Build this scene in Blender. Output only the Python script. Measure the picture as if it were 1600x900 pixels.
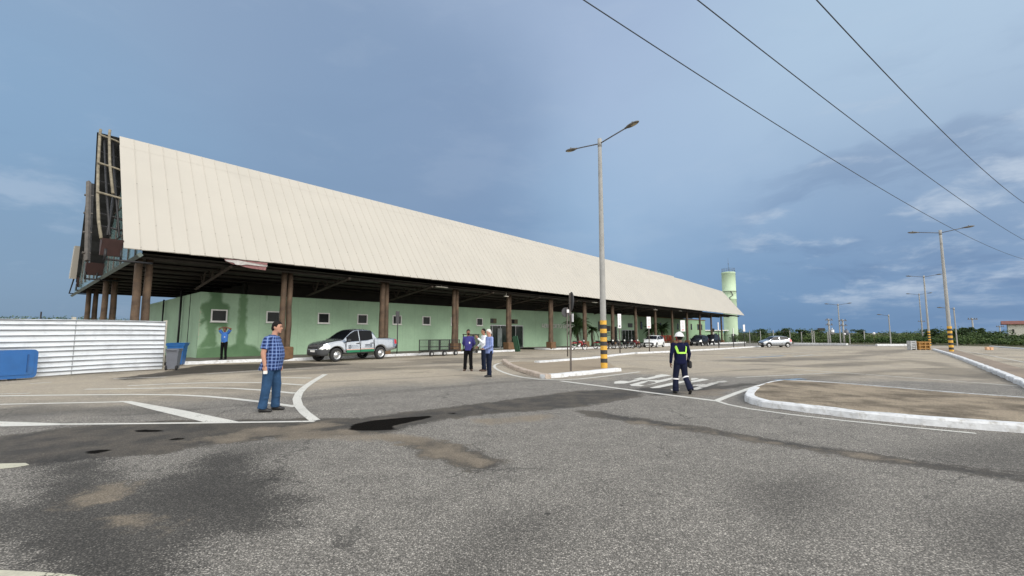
import bpy, bmesh, math, random
import numpy as np
from mathutils import Vector, Matrix

for _o in list(bpy.data.objects):
    bpy.data.objects.remove(_o)
S = bpy.context.scene
COL = S.collection
R = math.radians
random.seed(7)
RNG = np.random.default_rng(7)

# ------------------------------------------------------------------ camera
F, PITCH, H = 704.0, 0.0988, 1.6
cd = bpy.data.cameras.new('camera')
cam = bpy.data.objects.new('camera', cd)
COL.objects.link(cam)
cam.location = (0, 0, H)
cam.rotation_euler = (math.pi / 2 + PITCH, 0, 0)
cd.sensor_width = 36.0
cd.lens = 36.0 * F / 1600.0
cd.clip_start = 0.05
cd.clip_end = 6000
S.camera = cam

# ------------------------------------------------------------------ light and exposure
SUN_DIR = Vector((0.60, -0.80, 0.62)).normalized()      # from the ground towards the sun
sl = bpy.data.lights.new('sun', 'SUN')
sl.energy = 1.4
sl.angle = R(20)
sl.color = (1.0, 0.96, 0.90)
sun = bpy.data.objects.new('sun', sl)
COL.objects.link(sun)
sun.location = (30, -40, 60)
sun.rotation_euler = SUN_DIR.to_track_quat('Z', 'Y').to_euler()
S.view_settings.view_transform = 'Standard'
S.view_settings.look = 'None'
S.view_settings.gamma = 1.0
S.view_settings.exposure = 0.38
S.view_settings.use_curve_mapping = False
S.render.engine = 'CYCLES'
S.cycles.max_bounces = 6
S.cycles.diffuse_bounces = 3
S.cycles.glossy_bounces = 3
S.cycles.transparent_max_bounces = 6
S.cycles.use_denoising = True
S.cycles.denoising_input_passes = 'RGB_ALBEDO_NORMAL'
S.cycles.denoising_prefilter = 'ACCURATE'


def srgb(r, g, b):
    def f(c):
        c /= 255.0
        return c / 12.92 if c <= 0.04045 else ((c + 0.055) / 1.055) ** 2.4
    return (f(r), f(g), f(b))


def ray(px, py):
    """world direction through a point of the 1600x900 photograph"""
    a, b = (px - 800) / F, (450 - py) / F
    return Vector((a, math.cos(PITCH) - b * math.sin(PITCH), math.sin(PITCH) + b * math.cos(PITCH)))


class NT:
    """small helper for node trees"""
    def __init__(self, tree):
        self.t = tree
        self.n = tree.nodes
        self.n.clear()

    def node(self, kind, **kw):
        nd = self.n.new(kind)
        for k, v in kw.items():
            setattr(nd, k, v)
        return nd

    def put(self, nd, idx, v):
        s = nd.inputs[idx]
        if isinstance(v, bpy.types.NodeSocket):
            self.t.links.new(v, s)
        elif v is not None:
            if hasattr(s, 'default_value'):
                try:
                    s.default_value = v
                except Exception:
                    if isinstance(v, (tuple, list)) and len(v) == 3:
                        s.default_value = (*v, 1.0)
                    else:
                        s.default_value = (v,) * len(s.default_value)

    def math(self, op, a, b=None, c=None, clamp=False):
        nd = self.node('ShaderNodeMath', operation=op, use_clamp=clamp)
        self.put(nd, 0, a)
        if b is not None:
            self.put(nd, 1, b)
        if c is not None:
            self.put(nd, 2, c)
        return nd.outputs[0]

    def vmath(self, op, a, b=None, scale=None):
        nd = self.node('ShaderNodeVectorMath', operation=op)
        self.put(nd, 0, a)
        if b is not None:
            self.put(nd, 1, b)
        if scale is not None:
            self.put(nd, 3, scale)
        return nd.outputs[1] if op in ('DOT_PRODUCT', 'LENGTH', 'DISTANCE') else nd.outputs[0]

    def noise(self, vec, scale, detail=3, rough=0.55, out=0, lac=2.0):
        nd = self.node('ShaderNodeTexNoise')
        self.put(nd, 'Vector', vec)
        self.put(nd, 'Scale', scale)
        self.put(nd, 'Detail', detail)
        self.put(nd, 'Roughness', rough)
        self.put(nd, 'Lacunarity', lac)
        return nd.outputs[out]

    def ramp(self, v, a, b, lo=0.0, hi=1.0, smooth=True):
        nd = self.node('ShaderNodeMapRange')
        nd.interpolation_type = 'SMOOTHSTEP' if smooth else 'LINEAR'
        self.put(nd, 0, v)
        for i, x in enumerate((a, b, lo, hi)):
            self.put(nd, i + 1, x)
        return nd.outputs[0]

    def mix(self, fac, a, b, blend='MIX'):
        nd = self.node('ShaderNodeMix', data_type='RGBA', blend_type=blend)
        self.put(nd, 0, fac)
        self.put(nd, 6, a)
        self.put(nd, 7, b)
        return nd.outputs[2]

    def attr(self, name):
        nd = self.node('ShaderNodeAttribute', attribute_name=name)
        return nd.outputs['Fac']


# ------------------------------------------------------------------ sky
world = bpy.data.worlds.new('World')
S.world = world
world.use_nodes = True
W = NT(world.node_tree)
tc = W.node('ShaderNodeTexCoord').outputs['Generated']
sky = W.node('ShaderNodeTexSky', sky_type='NISHITA')
sky.sun_disc = False
sky.sun_elevation = math.asin(SUN_DIR.z)
sky.sun_rotation = math.atan2(SUN_DIR.x, SUN_DIR.y)
sky.dust_density = 2.0
BG = 0.10
# the storm clouds: soft blend of the cloud tones found in each part of the sky
warp = W.vmath('SUBTRACT', W.noise(tc, 2.2, 4, 0.6, out=1), (0.5, 0.5, 0.5))
dirw = W.vmath('NORMALIZE', W.vmath('ADD', tc, W.vmath('SCALE', warp, scale=0.20)))
TONES = [(120, -150, 142, 164, 192), (120, 60, 140, 166, 194), (60, 250, 134, 168, 202), (60, 340, 130, 162, 196), (70, 388, 124, 154, 181), (60, 440, 121, 144, 167), (60, 482, 120, 140, 163),
         (420, 60, 136, 158, 188), (500, 220, 128, 155, 186), (720, 200, 133, 156, 187), (980, 30, 162, 182, 211), (1060, 260, 166, 188, 215), (980, 370, 150, 180, 210), (1200, 320, 166, 188, 214),
         (1330, 60, 173, 197, 219), (1560, 40, 180, 201, 223), (1300, 200, 173, 197, 222), (1540, 165, 176, 199, 221), (1420, 320, 137, 158, 187), (1570, 330, 150, 169, 194), (1250, 425, 130, 165, 198), (1120, 430, 136, 168, 200), (1225, 500, 72, 110, 156), (1100, 500, 84, 122, 166),
         (1330, 492, 82, 120, 165), (1450, 485, 96, 132, 175), (1560, 485, 92, 128, 172), (1560, 420, 126, 155, 189), (1390, 425, 126, 156, 190), (800, 480, 110, 140, 175), (500, 480, 115, 140, 170), (1800, 300, 150, 170, 196), (1800, 480, 110, 142, 180), (800, -200, 150, 170, 198)]
num, den = None, None
for px, py, r_, g_, b_ in TONES:
    c = ray(px, py).normalized()
    w = W.math('EXPONENT', W.math('MULTIPLY_ADD', W.vmath('DOT_PRODUCT', dirw, tuple(c)), 62.0, -62.0))
    v = W.vmath('SCALE', srgb(r_, g_, b_), scale=w)
    num = v if num is None else W.vmath('ADD', num, v)
    den = w if den is None else W.math('ADD', den, w)
# behind the camera the overcast is thin and bright
for d, colr, k in (((0.5, -0.8, 0.30), (1.95, 1.90, 1.80), 2.2), ((-0.6, -0.7, 0.30), (1.30, 1.32, 1.34), 4.0), ((0, 0, 1), (0.62, 0.67, 0.76), 6.0)):
    c = Vector(d).normalized()
    w = W.math('EXPONENT', W.math('MULTIPLY_ADD', W.vmath('DOT_PRODUCT', dirw, tuple(c)), k, -k - 0.4))
    # keep it to its own side of the sky
    side = W.ramp(W.vmath('DOT_PRODUCT', tc, (0, 1, -0.15)), 0.38, -0.55)
    w = W.math('MULTIPLY', w, side)
    num = W.vmath('ADD', num, W.vmath('SCALE', colr, scale=w))
    den = W.math('ADD', den, w)
tone = W.vmath('DIVIDE', num, W.vmath('ADD', (1e-7, 1e-7, 1e-7), W.vmath('SCALE', (1, 1, 1), scale=den)))
# broken cloud relief on a flat cloud base, stretched towards the horizon
sep = W.node('ShaderNodeSeparateXYZ')
W.put(sep, 0, tc)
zz = W.math('ADD', W.math('MAXIMUM', sep.outputs[2], 0.0), 0.10)
comb = W.node('ShaderNodeCombineXYZ')
W.put(comb, 0, W.math('DIVIDE', sep.outputs[0], zz))
W.put(comb, 1, W.math('DIVIDE', sep.outputs[1], zz))
cl = comb.outputs[0]
n1 = W.math('ADD', W.math('MULTIPLY', W.noise(W.vmath('MULTIPLY', W.vmath('ADD', tc, W.vmath('SCALE', warp, scale=0.10)), (4.5, 4.5, 13.0)), 1.0, 9, 0.60), 0.7), W.math('MULTIPLY', W.noise(cl, 0.9, 9, 0.58), 0.3))
n2 = W.noise(W.vmath('MULTIPLY', W.vmath('ADD', dirw, (7.3, 2.1, 4.0)), (3.0, 3.0, 11.0)), 1.0, 8, 0.58)
broken = W.ramp(W.vmath('DOT_PRODUCT', tc, tuple(ray(1480, 390).normalized())), 0.935, 0.985)
broken2 = W.math('MULTIPLY', W.ramp(W.vmath('DOT_PRODUCT', tc, tuple(ray(20, 440).normalized())), 0.95, 0.995), 0.35)
bk = W.math('MULTIPLY', W.math('ADD', W.math('MAXIMUM', broken, broken2), 0.10), W.ramp(sep.outputs[2], 0.01, 0.10, 0.35, 1.0))
light = W.math('MULTIPLY', W.ramp(n1, 0.50, 0.63), bk)
dark = W.math('MULTIPLY', W.ramp(n2, 0.47, 0.62), bk)
tone = W.mix(W.math('MULTIPLY', dark, 0.55), tone, W.vmath('MULTIPLY', tone, (0.68, 0.71, 0.78)))
tone = W.mix(W.math('MULTIPLY', light, 0.80), tone, srgb(186, 200, 217))
big = W.noise(cl, 0.22, 5, 0.5)
tone = W.vmath('SCALE', tone, scale=W.ramp(big, 0.25, 0.75, 0.93, 1.07, False))
tone10 = W.vmath('SCALE', tone, scale=0.825 / BG)
skycol = W.mix(0.975, sky.outputs[0], tone10)
bgn = W.node('ShaderNodeBackground')
W.put(bgn, 0, skycol)
W.put(bgn, 1, BG)
wo = W.node('ShaderNodeOutputWorld')
W.t.links.new(bgn.outputs[0], wo.inputs[0])


# ------------------------------------------------------------------ terrain and placing
def gz(x, y):
    d = max(0.0, y - 30.0)
    return -min(0.0125 * d * d / (d + 12.0), 1.5)


def G(px, py, dz=0.0):
    """point of the ground seen at a photograph position"""
    r = ray(px, py)
    z = dz
    for _ in range(160):
        s = (z - H) / r.z
        z = 0.5 * z + 0.5 * (gz(0, r.y * s) + dz)
    return Vector((r.x * s, r.y * s, z))


def A(px, py, Y):
    r = ray(px, py)
    s = Y / r.y
    return Vector((r.x * s, r.y * s, H + r.z * s))


AL = R(49.71)
U = Vector((math.cos(AL), math.sin(AL), 0))
N = Vector((-math.sin(AL), math.cos(AL), 0))


def B(t, d, z=0.0):
    """terminal axes: t along the front, d away from it"""
    return U * t + N * d + Vector((0, 0, z))


def OND(px, py, d):
    r = ray(px, py)
    p = r * (d / r.dot(N))
    return p.dot(U), p.z + H


# ------------------------------------------------------------------ mesh helper
def frame_for(t):
    t = t.normalized()
    a = Vector((0, 0, 1)) if abs(t.z) < 0.9 else Vector((1, 0, 0))
    x = a.cross(t).normalized()
    return x, t.cross(x).normalized()


class MB:
    def __init__(self, M=None):
        self.v, self.f, self.m, self.s = [], [], [], []
        self.M = M

    def add(self, vs, fs, mi=0, smooth=False):
        b = len(self.v)
        for p in vs:
            p = Vector(p)
            self.v.append(self.M @ p if self.M else p)
        for f in fs:
            self.f.append([b + i for i in f])
            self.m.append(mi)
            self.s.append(smooth)
        return self

    def box(self, c, s, rot=None, mi=0, bev=0.0):
        c = Vector(c)
        hx, hy, hz = s[0] / 2, s[1] / 2, s[2] / 2
        pts = []
        if bev <= 0:
            for sx in (-1, 1):
                for sy in (-1, 1):
                    for sz in (-1, 1):
                        pts.append(Vector((sx * hx, sy * hy, sz * hz)))
            fs = [(0, 1, 3, 2), (4, 6, 7, 5), (0, 4, 5, 1), (2, 3, 7, 6), (0, 2, 6, 4), (1, 5, 7, 3)]
        else:
            b = min(bev, hx * 0.9, hy * 0.9, hz * 0.9)
            bm = bmesh.new()
            for sx in (-1, 1):
                for sy in (-1, 1):
                    for sz in (-1, 1):
                        for q in ((b, 0, 0), (0, b, 0), (0, 0, b)):
                            # each corner gives three points, one on every face
                            k = [hx - b, hy - b, hz - b]
                            i = (1 if q[0] else 0) and 0 or (1 if q[1] else 2 if q[2] else 0)
                            k[i] = (hx, hy, hz)[i]
                            bm.verts.new((sx * k[0], sy * k[1], sz * k[2]))
            res = bmesh.ops.convex_hull(bm, input=bm.verts[:])
            bmesh.ops.dissolve_limit(bm, angle_limit=0.01, verts=bm.verts[:], edges=bm.edges[:])
            bm.verts.index_update()
            pts = [v.co.copy() for v in bm.verts]
            fs = [[v.index for v in f.verts] for f in bm.faces]
            bm.free()
        if rot is not None:
            pts = [rot @ p for p in pts]
        return self.add([c + p for p in pts], fs, mi)

    def tube(self, pts, r, n=8, mi=0, caps=True, smooth=True, sq=1.0):
        pts = [Vector(p) for p in pts]
        rs = r if isinstance(r, (list, tuple)) else [r] * len(pts)
        vs, fs = [], []
        x = y = None
        for i, p in enumerate(pts):
            t = (pts[min(i + 1, len(pts) - 1)] - pts[max(i - 1, 0)])
            if t.length < 1e-9:
                t = Vector((0, 0, 1))
            t.normalize()
            if x is None:
                x, y = frame_for(t)
            else:
                x = (x - t * x.dot(t))
                x = x.normalized() if x.length > 1e-6 else frame_for(t)[0]
                y = t.cross(x).normalized()
            for k in range(n):
                a = 2 * math.pi * k / n
                vs.append(p + x * (rs[i] * math.cos(a)) + y * (rs[i] * sq * math.sin(a)))
        for i in range(len(pts) - 1):
            for k in range(n):
                k2 = (k + 1) % n
                fs.append((i * n + k, i * n + k2, (i + 1) * n + k2, (i + 1) * n + k))
        self.add(vs, fs, mi, smooth)
        if caps:
            b = len(self.v) - len(vs)
            e = b + (len(pts) - 1) * n
            self.f.append([b + k for k in range(n)][::-1]); self.m.append(mi); self.s.append(False)
            self.f.append([e + k for k in range(n)]); self.m.append(mi); self.s.append(False)
        return self

    def lathe(self, prof, n=24, M=None, mi=0, smooth=True):
        """profile of (radius, height) about z"""
        vs, fs = [], []
        for r_, z in prof:
            for k in range(n):
                a = 2 * math.pi * k / n
                p = Vector((r_ * math.cos(a), r_ * math.sin(a), z))
                vs.append(M @ p if M else p)
        for i in range(len(prof) - 1):
            for k in range(n):
                k2 = (k + 1) % n
                fs.append((i * n + k, i * n + k2, (i + 1) * n + k2, (i + 1) * n + k))
        return self.add(vs, fs, mi, smooth)

    def capsule(self, a, b, ra, rb, n=12, mi=0, sq=1.0):
        a, b = Vector(a), Vector(b)
        t = (b - a)
        L = t.length
        t = t.normalized() if L > 1e-6 else Vector((0, 0, 1))
        pts, rs = [], []
        for k in range(4):
            th = math.pi / 2 * (1 - k / 4)
            pts.append(a - t * ra * math.sin(th)); rs.append(max(ra * math.cos(th), ra * 0.05))
        pts += [a, b]; rs += [ra, rb]
        for k in range(1, 5):
            th = math.pi / 2 * (k / 4)
            pts.append(b + t * rb * math.sin(th)); rs.append(max(rb * math.cos(th), rb * 0.05))
        return self.tube(pts, rs, n, mi, sq=sq)

    def ell(self, c, r, rot=None, n=14, mi=0, z0=-1.0, z1=1.0):
        c = Vector(c)
        vs, fs = [], []
        m = max(6, n // 2 + 1)
        for i in range(m + 1):
            zt = z0 + (z1 - z0) * i / m
            ph = math.asin(max(-1, min(1, zt))) if (z0 > -1 or z1 < 1) else -math.pi / 2 + math.pi * i / m
            cr, sz = max(math.cos(ph), 0.02), math.sin(ph)
            for k in range(n):
                a = 2 * math.pi * k / n
                p = Vector((r[0] * cr * math.cos(a), r[1] * cr * math.sin(a), r[2] * sz))
                vs.append(c + (rot @ p if rot else p))
        for i in range(m):
            for k in range(n):
                k2 = (k + 1) % n
                fs.append((i * n + k, i * n + k2, (i + 1) * n + k2, (i + 1) * n + k))
        fs.append(list(range(n))[::-1])
        fs.append([m * n + k for k in range(n)])
        return self.add(vs, fs, mi, True)

    def loft(self, rings, mi=0, smooth=True, caps=True):
        """rings of (centre, rx, ry) in horizontal planes"""
        n = 20
        vs, fs = [], []
        for c, rx, ry in rings:
            for k in range(n):
                a = 2 * math.pi * k / n
                ca, sa = math.cos(a), math.sin(a)
                e = 0.85
                vs.append(Vector(c) + Vector((rx * math.copysign(abs(ca) ** e, ca), ry * math.copysign(abs(sa) ** e, sa), 0)))
        for i in range(len(rings) - 1):
            for k in range(n):
                k2 = (k + 1) % n
                fs.append((i * n + k, i * n + k2, (i + 1) * n + k2, (i + 1) * n + k))
        if caps:
            fs.append(list(range(n))[::-1])
            fs.append([(len(rings) - 1) * n + k for k in range(n)])
        return self.add(vs, fs, mi, smooth)

    def prism(self, poly, h0, h1, fn=None, mi=0):
        """2-D polygon extruded; fn maps (a, b, h) to a point"""
        fn = fn or (lambda a, b, h: Vector((a, b, h)))
        k = len(poly)
        vs = [fn(a, b, h0) for a, b in poly] + [fn(a, b, h1) for a, b in poly]
        fs = [list(range(k))[::-1], list(range(k, 2 * k))]
        for i in range(k):
            j = (i + 1) % k
            fs.append((i, j, k + j, k + i))
        return self.add(vs, fs, mi)

    def mesh(self, name, mats):
        me = bpy.data.meshes.new(name)
        me.from_pydata([tuple(p) for p in self.v], [], self.f)
        for m in mats if isinstance(mats, (list, tuple)) else [mats]:
            me.materials.append(m)
        me.polygons.foreach_set('material_index', self.m)
        me.polygons.foreach_set('use_smooth', self.s)
        me.update()
        return me

    def build(self, name, mats, parent=None, fix=True):
        me = self.mesh(name, mats)
        if fix:
            bm = bmesh.new()
            bm.from_mesh(me)
            bmesh.ops.recalc_face_normals(bm, faces=bm.faces[:])
            bm.to_mesh(me)
            bm.free()
        o = bpy.data.objects.new(name, me)
        COL.objects.link(o)
        if parent:
            o.parent = parent
        return o


def tag(o, label=None, cat=None, group=None, kind=None):
    if label:
        o['label'] = label
    if cat:
        o['category'] = cat
    if group:
        o['group'] = group
    if kind:
        o['kind'] = kind
    return o


def thing(name, label, cat, loc, rz=0.0, group=None):
    o = bpy.data.objects.new(name, None)
    o.empty_display_size = 0.3
    COL.objects.link(o)
    o.location = loc
    o.rotation_euler = (0, 0, rz)
    return tag(o, label, cat, group)


def copy_tree(o, parent=None):
    c = o.copy()
    COL.objects.link(c)
    c.parent = parent
    for ch in list(o.children):
        copy_tree(ch, c)
    return c


# ------------------------------------------------------------------ materials
MATS = {}


def mat(name, col, rough=0.6, metal=0.0, var=0.18, scale=4.0, bump=0.0, bscale=60.0, coat=0.0, spec=0.5, dirt=None, dscale=1.5, fine=0.0):
    if name in MATS:
        return MATS[name]
    m = bpy.data.materials.new(name)
    m.use_nodes = True
    T = NT(m.node_tree)
    p = T.node('ShaderNodeBsdfPrincipled')
    out = T.node('ShaderNodeOutputMaterial')
    T.t.links.new(p.outputs[0], out.inputs[0])
    co = T.node('ShaderNodeTexCoord').outputs['Object']
    c = T.vmath('SCALE', col, scale=T.ramp(T.noise(co, scale, 5, 0.6), 0.3, 0.7, 1 - var, 1 + var, False))
    if fine:
        c = T.vmath('SCALE', c, scale=T.ramp(T.noise(co, bscale, 3, 0.7), 0.3, 0.7, 1 - fine, 1 + fine, False))
    if dirt:
        c = T.mix(T.ramp(T.noise(co, dscale, 7, 0.65), 0.48, 0.72, 0, 0.75), c, dirt)
    T.put(p, 'Base Color', c)
    T.put(p, 'Roughness', T.ramp(T.noise(co, scale * 2, 3), 0.3, 0.7, max(0.02, rough - 0.08), min(1, rough + 0.08), False))
    T.put(p, 'Metallic', metal)
    T.put(p, 'Specular IOR Level', spec)
    T.put(p, 'Coat Weight', coat)
    if bump:
        b = T.node('ShaderNodeBump')
        T.put(b, 'Strength', bump)
        T.put(b, 'Distance', 0.02)
        T.put(b, 'Height', T.noise(co, bscale, 4, 0.65))
        T.t.links.new(b.outputs[0], p.inputs['Normal'])
    MATS[name] = m
    return m


M_CREAM = mat('cream_metal_sheet', (0.432, 0.409, 0.363), 0.55, 0.0, 0.035, 0.3, spec=0.25)
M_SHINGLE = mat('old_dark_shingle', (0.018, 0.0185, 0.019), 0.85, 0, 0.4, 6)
M_BOARD = mat('grey_barge_board', (0.10, 0.09, 0.08), 0.8, 0, 0.3, 3)
M_BAMBOO = mat('weathered_pole', (0.20, 0.175, 0.125), 0.7, 0, 0.4, 5)
M_RUST = mat('red_brown_box', (0.042, 0.019, 0.017), 0.7, 0, 0.3, 2)
M_BLACKMETAL = mat('black_steel', (0.02, 0.02, 0.022), 0.5, 0.3, 0.3, 8)
M_LOG = mat('eucalyptus_log', (0.090, 0.060, 0.038), 0.8, 0, 0.5, 2.4, bump=0.6, bscale=14, dirt=(0.055, 0.03, 0.018), dscale=2.0)
M_PED = mat('brown_pedestal', (0.14, 0.078, 0.038), 0.8, 0, 0.3, 4)
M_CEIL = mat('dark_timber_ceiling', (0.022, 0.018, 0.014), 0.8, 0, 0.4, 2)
M_TEAL = mat('teal_gable_glass', (0.125, 0.205, 0.205), 0.15, 0.0, 0.3, 0.7, spec=0.8)
M_WHITE = mat('white_frame', (0.72, 0.72, 0.70), 0.5, 0, 0.1, 5)
M_GLASSD = mat('dark_window_glass', (0.02, 0.024, 0.024), 0.12, 0, 0.3, 2, spec=0.12)
M_GLASSDOOR = mat('dark_door_glass', (0.014, 0.022, 0.018), 0.1, 0, 0.5, 1.5, spec=0.18)
M_ALU = mat('aluminium', (0.50, 0.51, 0.52), 0.4, 0.7, 0.12, 5)
M_SIDEW = mat('sidewalk_slab', (0.16, 0.145, 0.12), 0.85, 0, 0.3, 1.5, bump=0.3, bscale=25, dirt=(0.05, 0.045, 0.035), dscale=0.9)
M_CONC = mat('concrete_pole', (0.31, 0.31, 0.30), 0.8, 0, 0.12, 3, bump=0.2, bscale=40, dirt=(0.22, 0.215, 0.20), dscale=2)
M_YEL = mat('yellow_paint', (0.64, 0.36, 0.045), 0.6, 0, 0.18, 7, dirt=(0.40, 0.24, 0.06), dscale=5)
M_BLK = mat('black_paint', (0.03, 0.03, 0.032), 0.6, 0, 0.3, 7)
M_KERB = mat('whitewashed_kerb', (0.63, 0.645, 0.66), 0.85, 0, 0.14, 5, bump=0.7, bscale=22, dirt=(0.30, 0.28, 0.24), dscale=6.0)
M_KERBP = mat('bare_pinkish_kerb', (0.46, 0.385, 0.32), 0.85, 0, 0.2, 5, bump=0.5, bscale=30, dirt=(0.25, 0.20, 0.16), dscale=4)
M_FENCE = mat('white_corrugated_metal', (0.70, 0.74, 0.78), 0.40, 0.15, 0.06, 1.3, dirt=(0.50, 0.53, 0.57), dscale=1.7)
M_BLUEP = mat('blue_plastic', (0.014, 0.105, 0.32), 0.42, 0, 0.12, 2, dirt=(0.03, 0.09, 0.20), dscale=2)
M_GREYP = mat('grey_plastic', (0.115, 0.125, 0.15), 0.5, 0, 0.12, 3)
M_TYRE = mat('tyre_rubber', (0.022, 0.022, 0.023), 0.85, 0, 0.25, 9)
M_RIM = mat('steel_rim', (0.50, 0.51, 0.52), 0.38, 0.7, 0.12, 8)
M_SILVER = mat('silver_car_paint', (0.40, 0.43, 0.47), 0.22, 0.85, 0.03, 2, coat=0.3)
M_WHITECAR = mat('white_car_paint', (0.76, 0.78, 0.79), 0.3, 0.0, 0.03, 2, coat=0.5)
M_BLACKCAR = mat('black_car_paint', (0.005, 0.0055, 0.0065), 0.3, 0.0, 0.1, 2, spec=0.2)
M_PLAST = mat('dark_bumper_plastic', (0.035, 0.037, 0.04), 0.55, 0, 0.2, 4)
M_CARGLASS = mat('car_glass', (0.006, 0.007, 0.009), 0.12, 0, 0.2, 2, spec=0.1)
M_HEAD = mat('headlight_lens', (0.75, 0.76, 0.74), 0.12, 0.2, 0.1, 14, spec=0.8)
M_TAIL = mat('taillight_lens', (0.50, 0.03, 0.035), 0.15, 0, 0.2, 9)
M_TAILP = mat('pale_taillight', (0.62, 0.20, 0.20), 0.15, 0, 0.2, 9)
M_GREENS = mat('green_stripe', (0.008, 0.16, 0.075), 0.4, 0, 0.06, 4)
M_ORANGES = mat('thin_orange_stripe', (0.62, 0.36, 0.27), 0.4, 0, 0.06, 4)
M_INK = mat('dark_decal_ink', (0.10, 0.12, 0.15), 0.5, 0, 0.25, 20)
M_RED = mat('red_paint', (0.25, 0.014, 0.016), 0.3, 0, 0.12, 5, coat=0.4)
M_SIGNRED = mat('red_orange_letters', (0.30, 0.05, 0.025), 0.5, 0, 0.15, 4)
M_CHROME = mat('chrome', (0.66, 0.66, 0.66), 0.18, 0.95, 0.1, 9)
M_SEAT = mat('black_vinyl', (0.02, 0.02, 0.02), 0.6, 0, 0.2, 9)
M_SIGNPOST = mat('brown_sign_post', (0.10, 0.085, 0.075), 0.7, 0, 0.25, 5)
M_SIGNBACK = mat('grey_sign_back', (0.05, 0.05, 0.055), 0.6, 0.2, 0.15, 5)
M_SIGNW = mat('white_sign_plate', (0.76, 0.75, 0.77), 0.4, 0, 0.06, 5)
M_TOWER = mat('pale_green_tower', (0.47, 0.61, 0.43), 0.7, 0, 0.05, 0.6, dirt=(0.38, 0.50, 0.35), dscale=0.5)
M_LGREEN = mat('light_green_render', (0.34, 0.53, 0.33), 0.8, 0, 0.1, 0.7)
M_ROOFRED = mat('red_tile_roof', (0.17, 0.06, 0.045), 0.8, 0, 0.3, 3)
M_HOUSE = mat('white_render', (0.60, 0.59, 0.52), 0.8, 0, 0.1, 0.6, dirt=(0.33, 0.33, 0.28), dscale=0.5)
M_BARK = mat('bark', (0.085, 0.062, 0.045), 0.9, 0, 0.35, 6)
M_WIRE = mat('cable_sheath', (0.030, 0.042, 0.056), 0.6, 0, 0.2, 5)
M_LENS = mat('lamp_lens', (0.36, 0.31, 0.20), 0.3, 0, 0.2, 9)
M_LUM = mat('luminaire_body', (0.13, 0.12, 0.105), 0.5, 0.4, 0.25, 9)
M_ARM = mat('lamp_arm_steel', (0.12, 0.12, 0.125), 0.55, 0.5, 0.2, 6)
M_GBOARD = mat('dark_green_board', (0.035, 0.105, 0.06), 0.6, 0, 0.2, 3)
M_TORN = mat('torn_pink_sheet', (0.27, 0.13, 0.13), 0.7, 0, 0.3, 6)
M_TORNW = mat('torn_grey_sheet', (0.44, 0.43, 0.42), 0.7, 0, 0.2, 8)
M_FLUO = mat('fluorescent_cover', (0.52, 0.50, 0.45), 0.5, 0, 0.1, 8)


def leaf_mat(name, c1, c2, scale=0.6):
    m = bpy.data.materials.new(name)
    m.use_nodes = True
    T = NT(m.node_tree)
    p = T.node('ShaderNodeBsdfPrincipled')
    out = T.node('ShaderNodeOutputMaterial')
    T.t.links.new(p.outputs[0], out.inputs[0])
    co = T.node('ShaderNodeTexCoord').outputs['Object']
    f = T.ramp(T.noise(co, scale, 4, 0.65), 0.32, 0.68)
    f2 = T.ramp(T.noise(co, scale * 7, 2, 0.6), 0.3, 0.7, 0.65, 1.3, False)
    T.put(p, 'Base Color', T.vmath('SCALE', T.mix(f, c1, c2), scale=f2))
    T.put(p, 'Roughness', 0.6)
    T.put(p, 'Specular IOR Level', 0.25)
    return m


M_LEAF = leaf_mat('scrub_leaf', (0.028, 0.060, 0.016), (0.085, 0.125, 0.032), 0.12)
M_LEAFD = leaf_mat('tree_leaf', (0.022, 0.048, 0.016), (0.060, 0.095, 0.030), 0.35)
M_PALM = leaf_mat('palm_leaf', (0.018, 0.042, 0.014), (0.055, 0.095, 0.030), 1.2)


# ------------------------------------------------------------------ signed distances (numpy)
def sdf_poly(P, poly):
    """negative inside; P (n,2), poly list of (x,y)"""
    V = np.asarray(poly, float)
    n = len(P)
    d = np.full(n, 1e18)
    inside = np.zeros(n, bool)
    for i in range(len(V)):
        a, b = V[i], V[(i + 1) % len(V)]
        e = b - a
        w = P - a
        t = np.clip((w @ e) / max(e @ e, 1e-12), 0, 1)
        q = w - t[:, None] * e
        d = np.minimum(d, (q * q).sum(1))
        if a[1] != b[1]:
            cond = (a[1] > P[:, 1]) != (b[1] > P[:, 1])
            xi = a[0] + (P[:, 1] - a[1]) / (b[1] - a[1]) * e[0]
            inside ^= cond & (P[:, 0] < xi)
    d = np.sqrt(d)
    return np.where(inside, -d, d)


def sdf_union(P, polys):
    out = np.full(len(P), 1e3)
    for q in polys:
        out = np.minimum(out, sdf_poly(P, q))
    return out


def gp(pts):
    """photograph polygon laid on the ground"""
    o = []
    for a, b in pts:
        p = G(a, b)
        o.append((p.x, p.y))
    return o


def put_attr(me, name, arr):
    a = me.attributes.new(name, 'FLOAT', 'POINT')
    a.data.foreach_set('value', np.asarray(arr, np.float32))


# ------------------------------------------------------------------ the ground
def axis(parts):
    out = []
    for a, b, s in parts:
        k = max(1, int(round((b - a) / s)))
        out += [a + (b - a) * i / k for i in range(k)]
    return np.array(out + [parts[-1][1]])


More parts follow.
